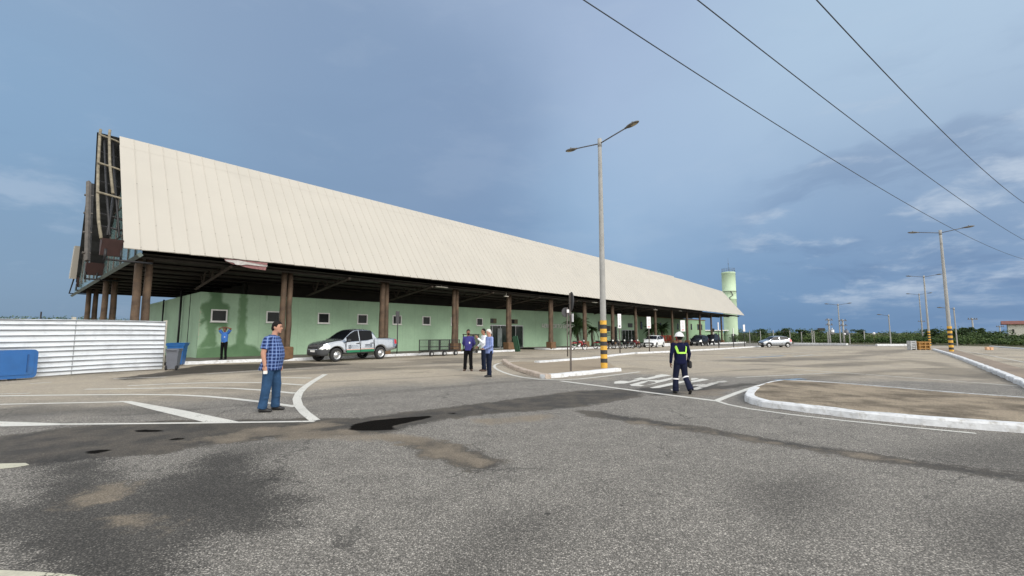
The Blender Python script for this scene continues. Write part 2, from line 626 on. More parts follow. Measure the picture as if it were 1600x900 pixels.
gx = axis([(-3000, -400, 400), (-400, -100, 15), (-100, -30, 2.5), (-30, -14, 0.4), (-14, 14, 0.11), (14, 34, 0.4), (34, 110, 2.2), (110, 400, 15), (400, 3000, 400)])
gy = axis([(-300, -20, 40), (-20, 2, 2), (2, 12, 0.10), (12, 22, 0.22), (22, 45, 0.6), (45, 130, 2.0), (130, 400, 12), (400, 4000, 400)])
XX, YY = np.meshgrid(gx, gy)
GP = np.stack([XX.ravel(), YY.ravel()], 1)
GD = np.maximum(0, GP[:, 1] - 30)
GZ = -np.minimum(0.0125 * GD * GD / (GD + 12), 1.5)
nx, ny = len(gx), len(gy)
ii = np.arange(nx * ny).reshape(ny, nx)
quads = np.stack([ii[:-1, :-1], ii[:-1, 1:], ii[1:, 1:], ii[1:, :-1]], -1).reshape(-1, 4)
me = bpy.data.meshes.new('ground')
me.vertices.add(nx * ny)
me.vertices.foreach_set('co', np.column_stack([GP, GZ]).astype(np.float32).ravel())
me.loops.add(quads.size)
me.loops.foreach_set('vertex_index', quads.ravel().astype(np.int32))
me.polygons.add(len(quads))
me.polygons.foreach_set('loop_start', (np.arange(len(quads)) * 4).astype(np.int32))
me.polygons.foreach_set('loop_total', np.full(len(quads), 4, np.int32))
me.update()
me.validate()
me.polygons.foreach_set('use_smooth', np.ones(len(quads), bool))

DARK = [
    [(-30, 686), (40, 676), (100, 668), (250, 657), (480, 653), (560, 652), (690, 637), (800, 623), (900, 611), (985, 607), (1010, 612), (1000, 620), (930, 633), (880, 640), (800, 645), (700, 655), (650, 668), (600, 680), (480, 684), (390, 690), (300, 700), (250, 712), (150, 718), (90, 726), (-30, 730)],
    [(600, 684), (660, 684), (700, 688), (760, 705), (795, 725), (790, 738), (745, 742), (690, 725), (640, 705)],
    [(890, 641), (935, 642), (1000, 652), (1100, 668), (1250, 690.5), (1400, 713.5), (1500, 727.5), (1640, 746), (1640, 760), (1500, 740.5), (1400, 727), (1250, 702.5), (1100, 679), (1000, 663), (935, 653)],
    [(170, 592), (250, 582), (312, 570.5), (470, 567), (560, 568.5), (450, 576), (300, 584), (200, 594)],
    [(1040, 614), (1090, 606), (1160, 599), (1230, 593), (1180, 601), (1110, 613)],
    [(985, 608), (1030, 603), (1080, 600), (1140, 598), (1110, 608), (1060, 618), (1020, 618)],
]
DARK2 = [
    [(85, 718), (150, 724), (170, 755), (215, 765), (300, 738), (345, 716), (362, 714), (405, 752), (445, 790), (400, 824), (330, 832), (290, 862), (215, 912), (95, 912), (85, 860), (40, 842), (-60, 850), (-60, 800), (60, 790), (95, 765)],
]
DARK3 = [
    [(93, 719), (140, 724), (158, 735), (153, 766), (116, 790), (152, 800), (190, 817), (206, 860), (216, 912), (114, 912), (106, 872), (46, 868), (56, 840), (92, 826), (76, 796), (82, 775), (108, 750), (100, 735)],
    [(170, 592), (250, 584), (312, 571), (470, 568), (620, 567), (800, 555), (800, 560), (600, 574), (450, 580), (300, 587), (200, 596)],
    [(390, 585), (480, 579), (640, 573), (730, 571), (725, 575), (600, 579), (480, 585), (395, 591)],
    [(615, 563), (700, 559), (770, 560), (740, 566), (690, 569), (660, 565)],
    [(330, 696), (480, 686), (380, 730), (440, 770), (420, 815), (300, 810), (200, 790), (280, 740)],
    [(1420, 704), (1640, 672), (1700, 760), (1500, 726), (1400, 710)],
    [(1160, 752), (1290, 742), (1320, 785), (1240, 825), (1180, 795)],
    [(1460, 800), (1640, 780), (1640, 900), (1490, 860)],
    [(680, 905), (770, 810), (880, 800), (850, 850), (760, 905)],
    [(1380, 560), (1600, 592), (1600, 604), (1470, 566)],
    [(-20, 640), (60, 634), (170, 636), (300, 640), (290, 648), (120, 646), (-20, 655)],
    [(1160, 606), (1200, 594), (1330, 582), (1400, 577), (1425, 580), (1300, 591), (1230, 599)],
    [(1380, 578), (1480, 575), (1570, 585), (1600, 590), (1540, 592), (1450, 584)],
    [(1100, 565), (1200, 560), (1330, 555), (1400, 552), (1330, 560), (1200, 566)],
    [(1350, 548), (1440, 546), (1400, 552), (1330, 553)], [(1230, 572), (1320, 566), (1440, 563), (1390, 569), (1290, 575)],
]
BROWN = [
    [(385, 674), (480, 669), (560, 674), (640, 678), (700, 690), (755, 713), (772, 733), (742, 733), (690, 718), (640, 698), (600, 690), (520, 687), (430, 688)],
    [(105, 782), (170, 755), (205, 754), (192, 778), (140, 790)],
    [(180, 803), (240, 813), (272, 823), (256, 832), (200, 823)],
    [(740, 655), (860, 646), (885, 653), (820, 660), (760, 664)],
    [(340, 694), (440, 680), (560, 662), (500, 660), (380, 672), (280, 690)],
    [(980, 655), (1100, 673), (1250, 696), (1420, 721), (1420, 724), (1250, 700), (1100, 677), (980, 659)],
    [(1060, 612), (1140, 608), (1130, 618), (1070, 622)],
]
BLACK = [
    [(544, 671), (551, 663), (580, 657), (640, 651.5), (672, 649.5), (676, 652), (640, 660), (612, 666), (622, 671), (590, 673), (556, 673)],
    [(697, 645.5), (706, 644), (715, 646), (707, 647.5)],
    [(205, 673), (225, 671), (258, 672), (255, 675), (215, 675.5)],
    [(258, 687), (285, 683), (291, 686), (268, 689)],
    [(130, 706), (155, 702), (175, 703), (160, 708), (138, 710)],
]
SEAM = [
    [(455, 622), (620, 610), (800, 594), (870, 592), (870, 594), (800, 597.5), (620, 614), (455, 627)],
    [(480, 597), (640, 590), (760, 583), (760, 584.2), (640, 591.5), (480, 599)],
    [(990, 590), (1100, 582), (1250, 572), (1250, 573), (1100, 583.6), (990, 592)],
    [(100, 650), (200, 647), (420, 629), (420, 631), (200, 650)],
]
ISLD = [[(784, 564), (800, 573), (853, 591), (971, 579), (942, 560), (843, 566)], ]
TAN = [[(-200, 640), (0, 622), (200, 626), (420, 610), (560, 600), (800, 588), (990, 583), (1160, 585), (1400, 590), (1700, 600), (1700, 541), (-200, 541)],
       [(850, 545), (1250, 541), (1250, 565), (860, 578)]]
fine_mask = (GP[:, 1] > 1.5) & (GP[:, 1] < 125) & (np.abs(GP[:, 0]) < 140)
idx = np.where(fine_mask)[0]
for nm, polys in (('dark', DARK), ('dark2', DARK2), ('dark3', DARK3), ('brown', BROWN), ('black', BLACK), ('seam', SEAM), ('tan', TAN), ('isle', ISLD)):
    arr = np.full(len(GP), -50.0)
    arr[idx] = -sdf_union(GP[idx], [gp(q) for q in polys])
    put_attr(me, nm, arr)
# paved yard; beyond it scrub ground
EDGE = gp([(1760, 551), (1600, 543.5), (1500, 540.5), (1430, 539.3), (1322, 538.2), (1240, 537.2), (1165, 535.8)])
YARD = [(-60, -300), (300, -300)] + EDGE + [tuple(B(140, 75).xy), tuple(B(0, 75).xy), (-60, 15)]
put_attr(me, 'yard', -sdf_poly(GP, YARD))


def ground_material():
    m = bpy.data.materials.new('worn_asphalt')
    m.use_nodes = True
    T = NT(m.node_tree)
    p = T.node('ShaderNodeBsdfPrincipled')
    out = T.node('ShaderNodeOutputMaterial')
    T.t.links.new(p.outputs[0], out.inputs[0])
    co = T.node('ShaderNodeTexCoord').outputs['Object']
    sp = T.node('ShaderNodeSeparateXYZ')
    T.put(sp, 0, co)
    g1 = T.noise(co, 85.0, 3, 0.8)
    vo = T.node('ShaderNodeTexVoronoi', feature='F1')
    T.put(vo, 'Vector', co)
    T.put(vo, 'Scale', 72.0)
    vr = T.node('ShaderNodeSeparateColor')
    T.put(vr, 0, vo.outputs['Color'])
    stone = T.math('MULTIPLY', T.math('POWER', vr.outputs[0], 1.7), T.ramp(vo.outputs['Distance'], 0.25, 0.62, 1.0, 0.12))
    agg = T.math('ADD', T.math('MULTIPLY', stone, 0.78), T.math('MULTIPLY', T.ramp(g1, 0.34, 0.70, 0.0, 1.0), 0.46))
    n_big = T.noise(co, 0.35, 6, 0.6)
    n_mid = T.noise(co, 1.6, 6, 0.65)
    n_fin = T.noise(co, 7.0, 5, 0.65)
    base = T.mix(agg, (0.018, 0.0172, 0.0155), (0.545, 0.508, 0.450))
    base = T.vmath('SCALE', base, scale=T.ramp(n_mid, 0.3, 0.7, 0.84, 1.16, False))
    n_26 = T.noise(co, 30.0, 4, 0.8)
    base = T.vmath('SCALE', base, scale=T.ramp(n_26, 0.3, 0.7, 0.66, 1.34, False))
    base = T.vmath('SCALE', base, scale=T.ramp(n_fin, 0.3, 0.7, 0.86, 1.14, False))
    # loose grit, leaves and spots of oil
    v2 = T.node('ShaderNodeTexVoronoi', feature='F1')
    T.put(v2, 'Vector', T.vmath('ADD', co, T.vmath('SCALE', T.noise(co, 12, 2, 0.5, out=1), scale=0.12)))
    T.put(v2, 'Scale', 2.6)
    v2c = T.node('ShaderNodeSeparateColor')
    T.put(v2c, 0, v2.outputs['Color'])
    spot = T.math('MULTIPLY', T.ramp(v2.outputs['Distance'], 0.075, 0.045), T.ramp(v2c.outputs[0], 0.80, 0.82))
    base = T.mix(T.math('MULTIPLY', spot, 0.75), base, T.mix(T.ramp(v2c.outputs[1], 0.62, 0.66), (0.018, 0.017, 0.015), (0.42, 0.40, 0.34)))
    # hairline cracks
    v3 = T.node('ShaderNodeTexVoronoi', feature='DISTANCE_TO_EDGE')
    T.put(v3, 'Vector', T.vmath('ADD', co, T.vmath('SCALE', T.noise(co, 1.4, 6, 0.65, out=1), scale=0.9)))
    T.put(v3, 'Scale', 0.30)
    crk = T.math('MULTIPLY', T.ramp(v3.outputs['Distance'], 0.0065, 0.002), T.ramp(n_big, 0.42, 0.52))
    base = T.mix(T.math('MULTIPLY', crk, 0.6), base, (0.025, 0.024, 0.022))
    # dry sandy film over the far yard
    tan = T.ramp(T.math('ADD', T.attr('tan'), T.math('MULTIPLY', T.math('SUBTRACT', n_big, 0.5), 9.0)), -2.6, 1.6)
    tanc = T.mix(T.ramp(n_big, 0.35, 0.65), (0.435, 0.375, 0.285), (0.365, 0.32, 0.255))
    tanc = T.vmath('SCALE', tanc, scale=T.ramp(agg, 0.1, 0.7, 0.72, 1.28, False))
    tanc = T.vmath('SCALE', tanc, scale=T.ramp(n_26, 0.3, 0.7, 0.80, 1.20, False))
    tanc = T.vmath('SCALE', tanc, scale=T.ramp(n_fin, 0.3, 0.7, 0.86, 1.14, False))
    base = T.mix(T.math('MULTIPLY', tan, 0.90), base, tanc)
    # streaky damp patches of the yard
    n_st = T.noise(T.vmath('MULTIPLY', co, (0.40, 0.55, 1.0)), 0.5, 8, 0.66)
    damp = T.math('MULTIPLY', T.ramp(n_st, 0.52, 0.60), T.math('MULTIPLY', tan, 0.62))
    base = T.mix(damp, base, T.vmath('SCALE', base, scale=0.50))
    # sealed cracks / joints
    sm = T.ramp(T.math('ADD', T.attr('seam'), T.math('MULTIPLY', T.math('SUBTRACT', n_fin, 0.5), 0.25)), -0.05, 0.06)
    base = T.mix(T.math('MULTIPLY', sm, 0.55), base, T.vmath('SCALE', base, scale=0.62))
    # damp dirt bands
    n_vf = T.noise(co, 24.0, 4, 0.7)
    wob = T.math('ADD', T.math('ADD', T.math('MULTIPLY', T.math('SUBTRACT', n_mid, 0.5), 0.95), T.math('MULTIPLY', T.math('SUBTRACT', n_fin, 0.5), 0.50)), T.math('MULTIPLY', T.math('SUBTRACT', n_vf, 0.5), 0.28))
    dk = T.ramp(T.math('ADD', T.attr('dark'), wob), -0.04, 0.13)
    dkc = T.mix(T.ramp(n_mid, 0.35, 0.65), (0.026, 0.0225, 0.0175), (0.078, 0.064, 0.047))
    dkc = T.vmath('SCALE', dkc, scale=T.ramp(agg, 0.1, 0.7, 0.7, 1.35, False))
    base = T.mix(T.math('MULTIPLY', dk, 0.88), base, dkc)
    dk2 = T.ramp(T.math('ADD', T.attr('dark2'), T.math('ADD', T.math('MULTIPLY', wob, 1.3), T.math('MULTIPLY', T.math('SUBTRACT', agg, 0.4), -0.35))), -0.42, 0.10)
    base = T.mix(T.math('MULTIPLY', dk2, 0.86), base, T.vmath('SCALE', base, scale=0.33))
    dk3 = T.ramp(T.math('ADD', T.attr('dark3'), T.math('MULTIPLY', wob, 1.5)), -0.40, 0.40)
    base = T.mix(T.math('MULTIPLY', dk3, 0.66), base, T.vmath('SCALE', base, scale=0.42))
    br = T.ramp(T.math('ADD', T.attr('brown'), T.math('MULTIPLY', wob, 0.9)), -0.10, 0.16)
    brc = T.vmath('SCALE', (0.225, 0.185, 0.135), scale=T.ramp(agg, 0.1, 0.7, 0.65, 1.35, False))
    base = T.mix(T.math('MULTIPLY', br, T.ramp(n_mid, 0.35, 0.7, 0.35, 0.85)), base, brc)
    isl = T.ramp(T.attr('isle'), -0.05, 0.1)
    base = T.mix(T.math('MULTIPLY', isl, 0.7), base, T.mix(n_mid, (0.20, 0.155, 0.105), (0.34, 0.27, 0.19)))
    bk = T.ramp(T.math('ADD', T.attr('black'), T.math('MULTIPLY', T.math('SUBTRACT', n_fin, 0.5), 0.10)), -0.02, 0.03)
    base = T.mix(bk, base, (0.006, 0.005, 0.004))
    # scrub ground beyond the paving
    yd = T.ramp(T.math('ADD', T.attr('yard'), T.math('MULTIPLY', T.math('SUBTRACT', n_big, 0.5), 3.0)), -0.6, 0.6)
    grs = T.mix(T.ramp(n_mid, 0.35, 0.65), (0.055, 0.075, 0.024), (0.15, 0.12, 0.07))
    base = T.mix(yd, grs, base)
    T.put(p, 'Base Color', base)
    wet = T.math('MAXIMUM', T.math('MULTIPLY', dk, 0.6), T.math('MULTIPLY', damp, 0.5))
    T.put(p, 'Roughness', T.math('SUBTRACT', 0.90, T.math('MULTIPLY', wet, 0.26)))
    T.put(p, 'Specular IOR Level', T.math('SUBTRACT', 0.42, T.math('MULTIPLY', bk, 0.40)))
    bp = T.node('ShaderNodeBump')
    T.put(bp, 'Strength', 0.5)
    T.put(bp, 'Distance', 0.008)
    T.put(bp, 'Height', agg)
    T.t.links.new(bp.outputs[0], p.inputs['Normal'])
    return m


M_GROUND = ground_material()
me.materials.append(M_GROUND)
ground = bpy.data.objects.new('ground', me)
COL.objects.link(ground)
tag(ground, 'grey weathered asphalt yard with dark damp bands and sandy film', None, None, 'structure')


def paint_material(name, col, wear=0.5):
    m = bpy.data.materials.new(name)
    m.use_nodes = True
    T = NT(m.node_tree)
    p = T.node('ShaderNodeBsdfPrincipled')
    out = T.node('ShaderNodeOutputMaterial')
    co = T.node('ShaderNodeTexCoord').outputs['Object']
    n_f = T.noise(co, 38.0, 4, 0.7)
    n_m = T.noise(co, 2.2, 5, 0.6)
    c = T.vmath('SCALE', col, scale=T.ramp(n_m, 0.3, 0.7, 0.78, 1.06, False))
    c = T.vmath('SCALE', c, scale=T.ramp(n_f, 0.3, 0.7, 0.80, 1.12, False))
    T.put(p, 'Base Color', c)
    T.put(p, 'Roughness', 0.75)
    tr = T.node('ShaderNodeBsdfTransparent')
    mx = T.node('ShaderNodeMixShader')
    hole = T.ramp(T.math('ADD', T.math('MULTIPLY', n_f, 0.62), T.math('MULTIPLY', n_m, 0.5)), 0.72 - 0.22 * wear, 0.80 - 0.22 * wear)
    T.put(mx, 0, T.math('MULTIPLY', hole, 0.85))
    T.t.links.new(p.outputs[0], mx.inputs[1])
    T.t.links.new(tr.outputs[0], mx.inputs[2])
    T.t.links.new(mx.outputs[0], out.inputs[0])
    return m


M_PAINT = paint_material('white_road_paint', (0.66, 0.65, 0.60), 0.45)
M_PAINTW = paint_material('worn_road_paint', (0.56, 0.545, 0.50), 0.62)
M_PAINTB = paint_material('faded_blue_paint', (0.22, 0.33, 0.46), 0.75)


def stripe(pts, w=0.14, world_pts=False, closed=False):
    """line of paint along photograph points; returns ground polygon strips"""
    P = [(p if world_pts else G(*p)) for p in pts]
    Q = []
    for i in range(len(P) - 1):
        k = max(1, int((P[i + 1] - P[i]).length / 0.8))
        Q += [P[i].lerp(P[i + 1], j / k) for j in range(k)]
    Q.append(P[-1])
    # round the corners a little
    for _ in range(2):
        Q = [Q[0]] + [(Q[i - 1] + Q[i] * 2 + Q[i + 1]) / 4 for i in range(1, len(Q) - 1)] + [Q[-1]]
    vs, fs = [], []
    for i, q in enumerate(Q):
        t = (Q[min(i + 1, len(Q) - 1)] - Q[max(i - 1, 0)])
        t.z = 0
        t.normalize()
        nn = Vector((-t.y, t.x, 0)) * w / 2
        for s in (-1, 1):
            v = q + nn * s
            dist = v.y
            vs.append(Vector((v.x, v.y, gz(v.x, v.y) + 0.004 + (0.012 if dist > 30 else 0))))
    for i in range(len(Q) - 1):
        fs.append((2 * i, 2 * i + 1, 2 * i + 3, 2 * i + 2))
    return vs, fs


def marking(name, items, m=None, polys=()):
    mb = MB()
    for k, (pts, w) in enumerate(items):
        vs, fs = stripe(pts, w)
        mb.add([v + Vector((0, 0, 0.0006 * k)) for v in vs], fs)
    for k, q in enumerate(polys):
        P = [G(*a) for a in q]
        mb.add([Vector((p.x, p.y, gz(p.x, p.y) + 0.006 + 0.0007 * k)) for p in P], [list(range(len(P)))])
    o = mb.build(name, m or M_PAINT)
    for f in o.data.polygons:
        if f.normal.z < 0:
            f.flip()
    return tag(o, None, None, None, 'structure')


marking('chevron_marking', [
    ([(-120, 664.5), (94, 663.2), (320, 661), (492, 658.5)], 0.12),
    ([(-120, 634.5), (0, 632), (192, 628)], 0.13),
    ([(-120, 621), (0, 618.5), (150, 617), (284, 615.6), (409, 627), (462, 635.5)], 0.17),
    ([(134, 608.4), (260, 606.5), (369, 605.3), (406, 609), (461, 614.7)], 0.17),
    ([(200, 603), (306, 597.8), (415, 597.2), (475, 602)], 0.17),
    ([(430, 590.2), (458, 589.7), (487, 591)], 0.16),
    ([(508, 585), (490, 595.5), (474, 606), (464, 615), (460.5, 624), (463, 635), (474, 646), (492, 657.5)], 0.19),
], polys=[[(186, 627), (204, 627), (290, 642), (375, 659.8), (318, 659.8), (240, 641)], [(-120, 656), (0, 659), (94, 662), (94, 665), (0, 667), (-120, 669)]])
marking('lane_line', [
    ([(322, 584.5), (400, 579), (471, 575.7), (505, 575)], 0.14),
    ([(47, 599.5), (81, 597.4)], 0.16),
    ([(-80, 618), (0, 616.2), (47, 614.6)], 0.12),
    ([(177, 592), (260, 589.2)], 0.15),
], M_PAINTW)
marking('median_edge_line', [
    ([(812, 563.8), (785, 566.2), (771, 569.5), (770, 573), (781, 580), (809, 589.5), (842, 594.5), (877, 595.3), (905, 593), (960, 586), (1000, 581)], 0.13),
    ([(877, 595.5), (932, 602), (1001, 612.2), (1060, 619), (1119.5, 626.6)], 0.17),
    ([(1119.5, 626.6), (1150, 614), (1188, 602)], 0.16),
    ([(1119.5, 626.6), (1133, 632), (1150, 638), (1225, 647.2), (1326, 659), (1412, 667.7), (1525, 677.5)], 0.10),
])


def zz3(pts):
    return [(960 + a / 8.0, 570 + b / 8.0) for a, b in pts]


marking('painted_word', [], M_PAINT, polys=[
    zz3([(0, 212), (75, 200), (180, 208), (250, 190), (330, 195), (130, 236), (0, 238)]),
    zz3([(235, 180), (330, 160), (390, 168), (520, 140), (500, 137), (590, 120), (640, 124), (720, 136), (600, 152), (430, 186), (300, 192)]),
    zz3([(190, 250), (330, 214), (420, 196), (420, 208), (370, 232), (300, 246)]),
    zz3([(190, 250), (300, 246), (380, 262), (330, 272), (215, 268)]),
    zz3([(380, 262), (520, 226), (500, 212), (420, 208), (420, 196), (560, 196), (770, 150), (830, 152), (640, 206), (480, 244)]),
    zz3([(440, 290), (560, 262), (760, 218), (860, 205), (910, 212), (800, 240), (560, 292), (480, 297)]),
    zz3([(960, 172), (1030, 168), (1060, 172), (1000, 190), (960, 195)]),
    zz3([(960, 205), (1100, 176), (1185, 190), (1060, 212), (960, 226)]),
])
marking('faded_painted_word', [([zz3([(980, 312)])[0], zz3([(1100, 280)])[0], zz3([(1260, 226)])[0]], 0.2)], M_PAINTW, polys=[
    zz3([(1240, 226), (1290, 208), (1380, 200), (1412, 212), (1290, 232)]),
    zz3([(985, 250), (1100, 238), (1180, 256), (1060, 272), (980, 266)]), zz3([(700, 308), (790, 292), (820, 306), (720, 326)])])
marking('parking_bay_line', [
    ([(1492, 549.3), (1540, 564), (1600, 582), (1700, 612)], 0.13),
    ([(1500, 548), (1600, 566), (1750, 592)], 0.13),
    ([(1240, 577), (1420, 590), (1600, 604)], 0.14),
    ([(1150, 590), (1300, 583)], 0.13),
    ([(1560, 544.5), (1600, 547.5), (1680, 554)], 0.12),
    ([(1040, 553), (1110, 548.5), (1190, 544)], 0.14),
    ([(1150, 558.5), (1250, 551.5), (1290, 549.5)], 0.13),
    ([(975, 561), (1060, 563), (1150, 566)], 0.10),
    ([(840, 547.6), (900, 549.5), (950, 551)], 0.13),
], M_PAINTW)
marking('accessible_bay_paint', [([(1130, 558.2), (1175, 558.8), (1225, 556)], 0.4), ([(1255, 592), (1215, 594.5)], 0.35)], M_PAINTB)
marking('painted_ground_arrow', [([(1236, 555), (1262, 556.5), (1284, 556)], 0.35), ([(1240, 557.5), (1270, 554.5)], 0.25)], M_PAINTW)
marking('foreground_line', [], paint_material('cream_road_paint', (0.56, 0.54, 0.42), 0.5), polys=[[(-60, 728), (0, 725), (40, 724), (46, 727), (25, 731), (0, 733.5), (-60, 737)],
                                                         [(-60, 893), (0, 892), (60, 895), (112, 899), (150, 906), (100, 912), (0, 905), (-60, 903)]])


# ------------------------------------------------------------------ kerbs and islands
def kerb(name, pts, w=0.16, h=0.14, m=None, world_pts=False, inward=1, label=None):
    P = [(p if world_pts else G(*p)) for p in pts]
    Q = []
    for i in range(len(P) - 1):
        k = max(1, int((P[i + 1] - P[i]).length / 0.35))
        Q += [P[i].lerp(P[i + 1], j / k) for j in range(k)]
    Q.append(P[-1])
    for _ in range(3):
        Q = [Q[0]] + [(Q[i - 1] + Q[i] * 2 + Q[i + 1]) / 4 for i in range(1, len(Q) - 1)] + [Q[-1]]
    vs, fs = [], []
    rr = random.Random(len(Q))
    for i, q in enumerate(Q):
        t = (Q[min(i + 1, len(Q) - 1)] - Q[max(i - 1, 0)])
        t.z = 0
        t.normalize()
        nn = Vector((-t.y, t.x, 0)) * inward
        z = gz(q.x, q.y)
        dist_ok = q.y < 24
        j = rr.uniform(-0.008, 0.008) - (0.03 if (name != 'far_kerb' and i % 4 == 3 and rr.random() < 0.7) else 0.0)
        for a, b in ((0 + j, (rr.uniform(-0.03, 0.028) if dist_ok else -0.05)), (0.012 + j, h * 0.75), (0.04 + j, h + j * 0.5), (w, h + j * 0.5), (w + 0.005, -0.05)):
            v = q + nn * a
            vs.append(Vector((v.x, v.y, z + b)))
    for i in range(len(Q) - 1):
        for k in range(4):
            fs.append((5 * i + k, 5 * i + k + 1, 5 * i + 5 + k + 1, 5 * i + 5 + k))
    fs.append((0, 1, 2, 3, 4))
    e = 5 * (len(Q) - 1)
    fs.append((e, e + 1, e + 2, e + 3, e + 4))
    mb = MB()
    mb.add(vs, fs)
    o = mb.build(name, m or M_KERB)
    return tag(o, label, None, None, 'structure')


kerb('median_kerb', [(853, 592), (880, 589.5), (910, 586.5), (940, 583.2), (971, 580)], 0.3, 0.13)
kerb('median_bare_kerb', [(784, 565), (788, 570), (798, 576), (815, 582.5), (835, 588), (852, 592)], 0.22, 0.15, M_KERBP)
kerb('median_back_kerb', [(843, 567), (880, 564.2), (932, 560), (960, 556.5), (996, 552.5)], 0.35, 0.09)
kerb('median_far_kerb', [(996, 553), (1050, 550.5), (1120, 546.5), (1190, 542)], 0.25, 0.12)
IS_F = [(1173, 612), (1164, 619), (1159, 627), (1162, 632), (1180, 635), (1225, 641), (1337, 654), (1450, 666), (1600, 677), (1760, 689)]
IS_F = [G(*q) for q in IS_F]
IS_F.append(IS_F[-1] + (IS_F[-1] - IS_F[-2]).normalized() * 14)
kerb('island_kerb', IS_F, 0.22, 0.14, world_pts=True)
IS_B = [(1173, 612), (1187, 607), (1208, 600), (1226, 598.2), (1311, 604), (1400, 612), (1487, 620), (1600, 628.5), (1800, 644)]
IS_B = [G(*q) for q in IS_B]
IS_B.append(IS_B[-1] + (IS_B[-1] - IS_B[-2]).normalized() * 16)
kerb('island_back_kerb', IS_B, 0.10, 0.125, inward=-1, world_pts=True)


def slab(name, poly, z, m):
    bm = bmesh.new()
    vs = [bm.verts.new((p[0], p[1], z)) for p in poly]
    bm.faces.new(vs)
    bmesh.ops.triangulate(bm, faces=bm.faces[:])
    for f in bm.faces:
        if f.normal.z < 0:
            f.normal_flip()
    for v in bm.verts:
        v.co.z = gz(v.co.x, v.co.y) + z
    e = name
    me_ = bpy.data.meshes.new(e)
    bm.to_mesh(me_)
    bm.free()
    me_.materials.append(m)
    o = bpy.data.objects.new(e, me_)
    COL.objects.link(o)
    return tag(o, None, None, None, 'structure')


def soil_material():
    m = bpy.data.materials.new('island_soil')
    m.use_nodes = True
    T = NT(m.node_tree)
    p = T.node('ShaderNodeBsdfPrincipled')
    out = T.node('ShaderNodeOutputMaterial')
    T.t.links.new(p.outputs[0], out.inputs[0])
    co = T.node('ShaderNodeTexCoord').outputs['Object']
    a = T.noise(co, 0.8, 7, 0.65)
    b = T.noise(co, 26, 4, 0.75)
    c = T.mix(T.ramp(a, 0.36, 0.62), (0.125, 0.104, 0.078), (0.315, 0.262, 0.195))
    c = T.vmath('SCALE', c, scale=T.ramp(b, 0.3, 0.7, 0.62, 1.38, False))
    T.put(p, 'Base Color', c)
    T.put(p, 'Roughness', 0.95)
    T.put(p, 'Specular IOR Level', 0.2)
    bp = T.node('ShaderNodeBump')
    T.put(bp, 'Strength', 0.8)
    T.put(bp, 'Distance', 0.03)
    T.put(bp, 'Height', b)
    T.t.links.new(bp.outputs[0], p.inputs['Normal'])
    return m


M_SOIL = soil_material()
isl_poly = [gp([q])[0] for q in [(1176, 613), (1167, 620), (1164, 626), (1182, 632.5), (1225, 638), (1337, 650), (1450, 662), (1600, 672), (1760, 683)]] + [tuple((IS_F[-1] + Vector((0.15, 0.15, 0))).xy), tuple((IS_B[-1] - Vector((0.05, 0.05, 0))).xy)] + \
           [gp([q])[0] for q in [(1800, 646), (1600, 629.5), (1487, 621), (1400, 613), (1311, 605), (1226, 599.5), (1208, 601.2), (1188, 608)]]
slab('island_soil', isl_poly, 0.118, M_SOIL)
kerb('walkway_kerb', [(1720, 662), (1640, 624), (1600, 605.5), (1550, 583), (1500, 562), (1456, 547)], 0.22, 0.15, inward=-1)
wk = gp([(1458, 546.2), (1503, 561), (1553, 581), (1602, 602.5), (1642, 620), (1720, 655), (1760, 640), (1700, 611), (1600, 581), (1540, 563), (1494, 549), (1478, 545)])
slab('walkway_slab', wk, 0.12, mat('brown_walkway', (0.235, 0.185, 0.14), 0.9, 0, 0.2, 0.8, dirt=(0.15, 0.12, 0.10), dscale=0.7, bscale=30, fine=0.2))
kerb('far_kerb', [(1240, 538.2), (1280, 538.6), (1322, 539.2)], 0.5, 0.28)
kerb('far_kerb', [(1371, 540.6), (1428, 540.6)], 0.4, 0.28)
kerb('far_kerb', [(1545, 541.5), (1600, 546), (1700, 556)], 0.3, 0.12)


# ------------------------------------------------------------------ terminal building
T0, D0 = 4.8, 26.6
term = thing('terminal_building', 'long green terminal under a huge steep cream metal roof on log columns', 'building', B(T0, D0), AL)


def lb(t, d, z):
    return Vector((t - T0, d - D0, z))


def gzt(t, d):
    p = B(t, d)
    return gz(p.x, p.y)


EAVE = [(0, -0.12), (3.7, -0.09), (8, -0.02), (17.7, 0.07), (25, 0.12), (42, 0.09), (60, 0.03), (110, 0.06)]


def lerp_tab(tab, x):
    if x <= tab[0][0]:
        return tab[0][1]
    for (a, u0), (b, u1) in zip(tab, tab[1:]):
        if x <= b:
            return u0 + (u1 - u0) * (x - a) / (b - a)
    return tab[-1][1]


DE, ZE, DR, ZR = 24.98, 5.31, 30.0, 11.72


def roof_pt(t, s, off=0.0):
    """front slope: s = 0 at the eave, 1 at the ridge"""
    d = DE + (DR - DE) * s
    zr = ZR - (0.45 * min(1, max(0, (t - 84) / 25.0)))
    z = (ZE + lerp_tab(EAVE, t)) * (1 - s) + zr * s
    nn = Vector((0, -(ZR - ZE), (DR - DE))).normalized()
    return lb(t, d, z) + nn * off


TL = lambda s: 3.76 + 0.2 * s
TR = lambda s: 107.9 + 1.9 * s
NRIB = 173


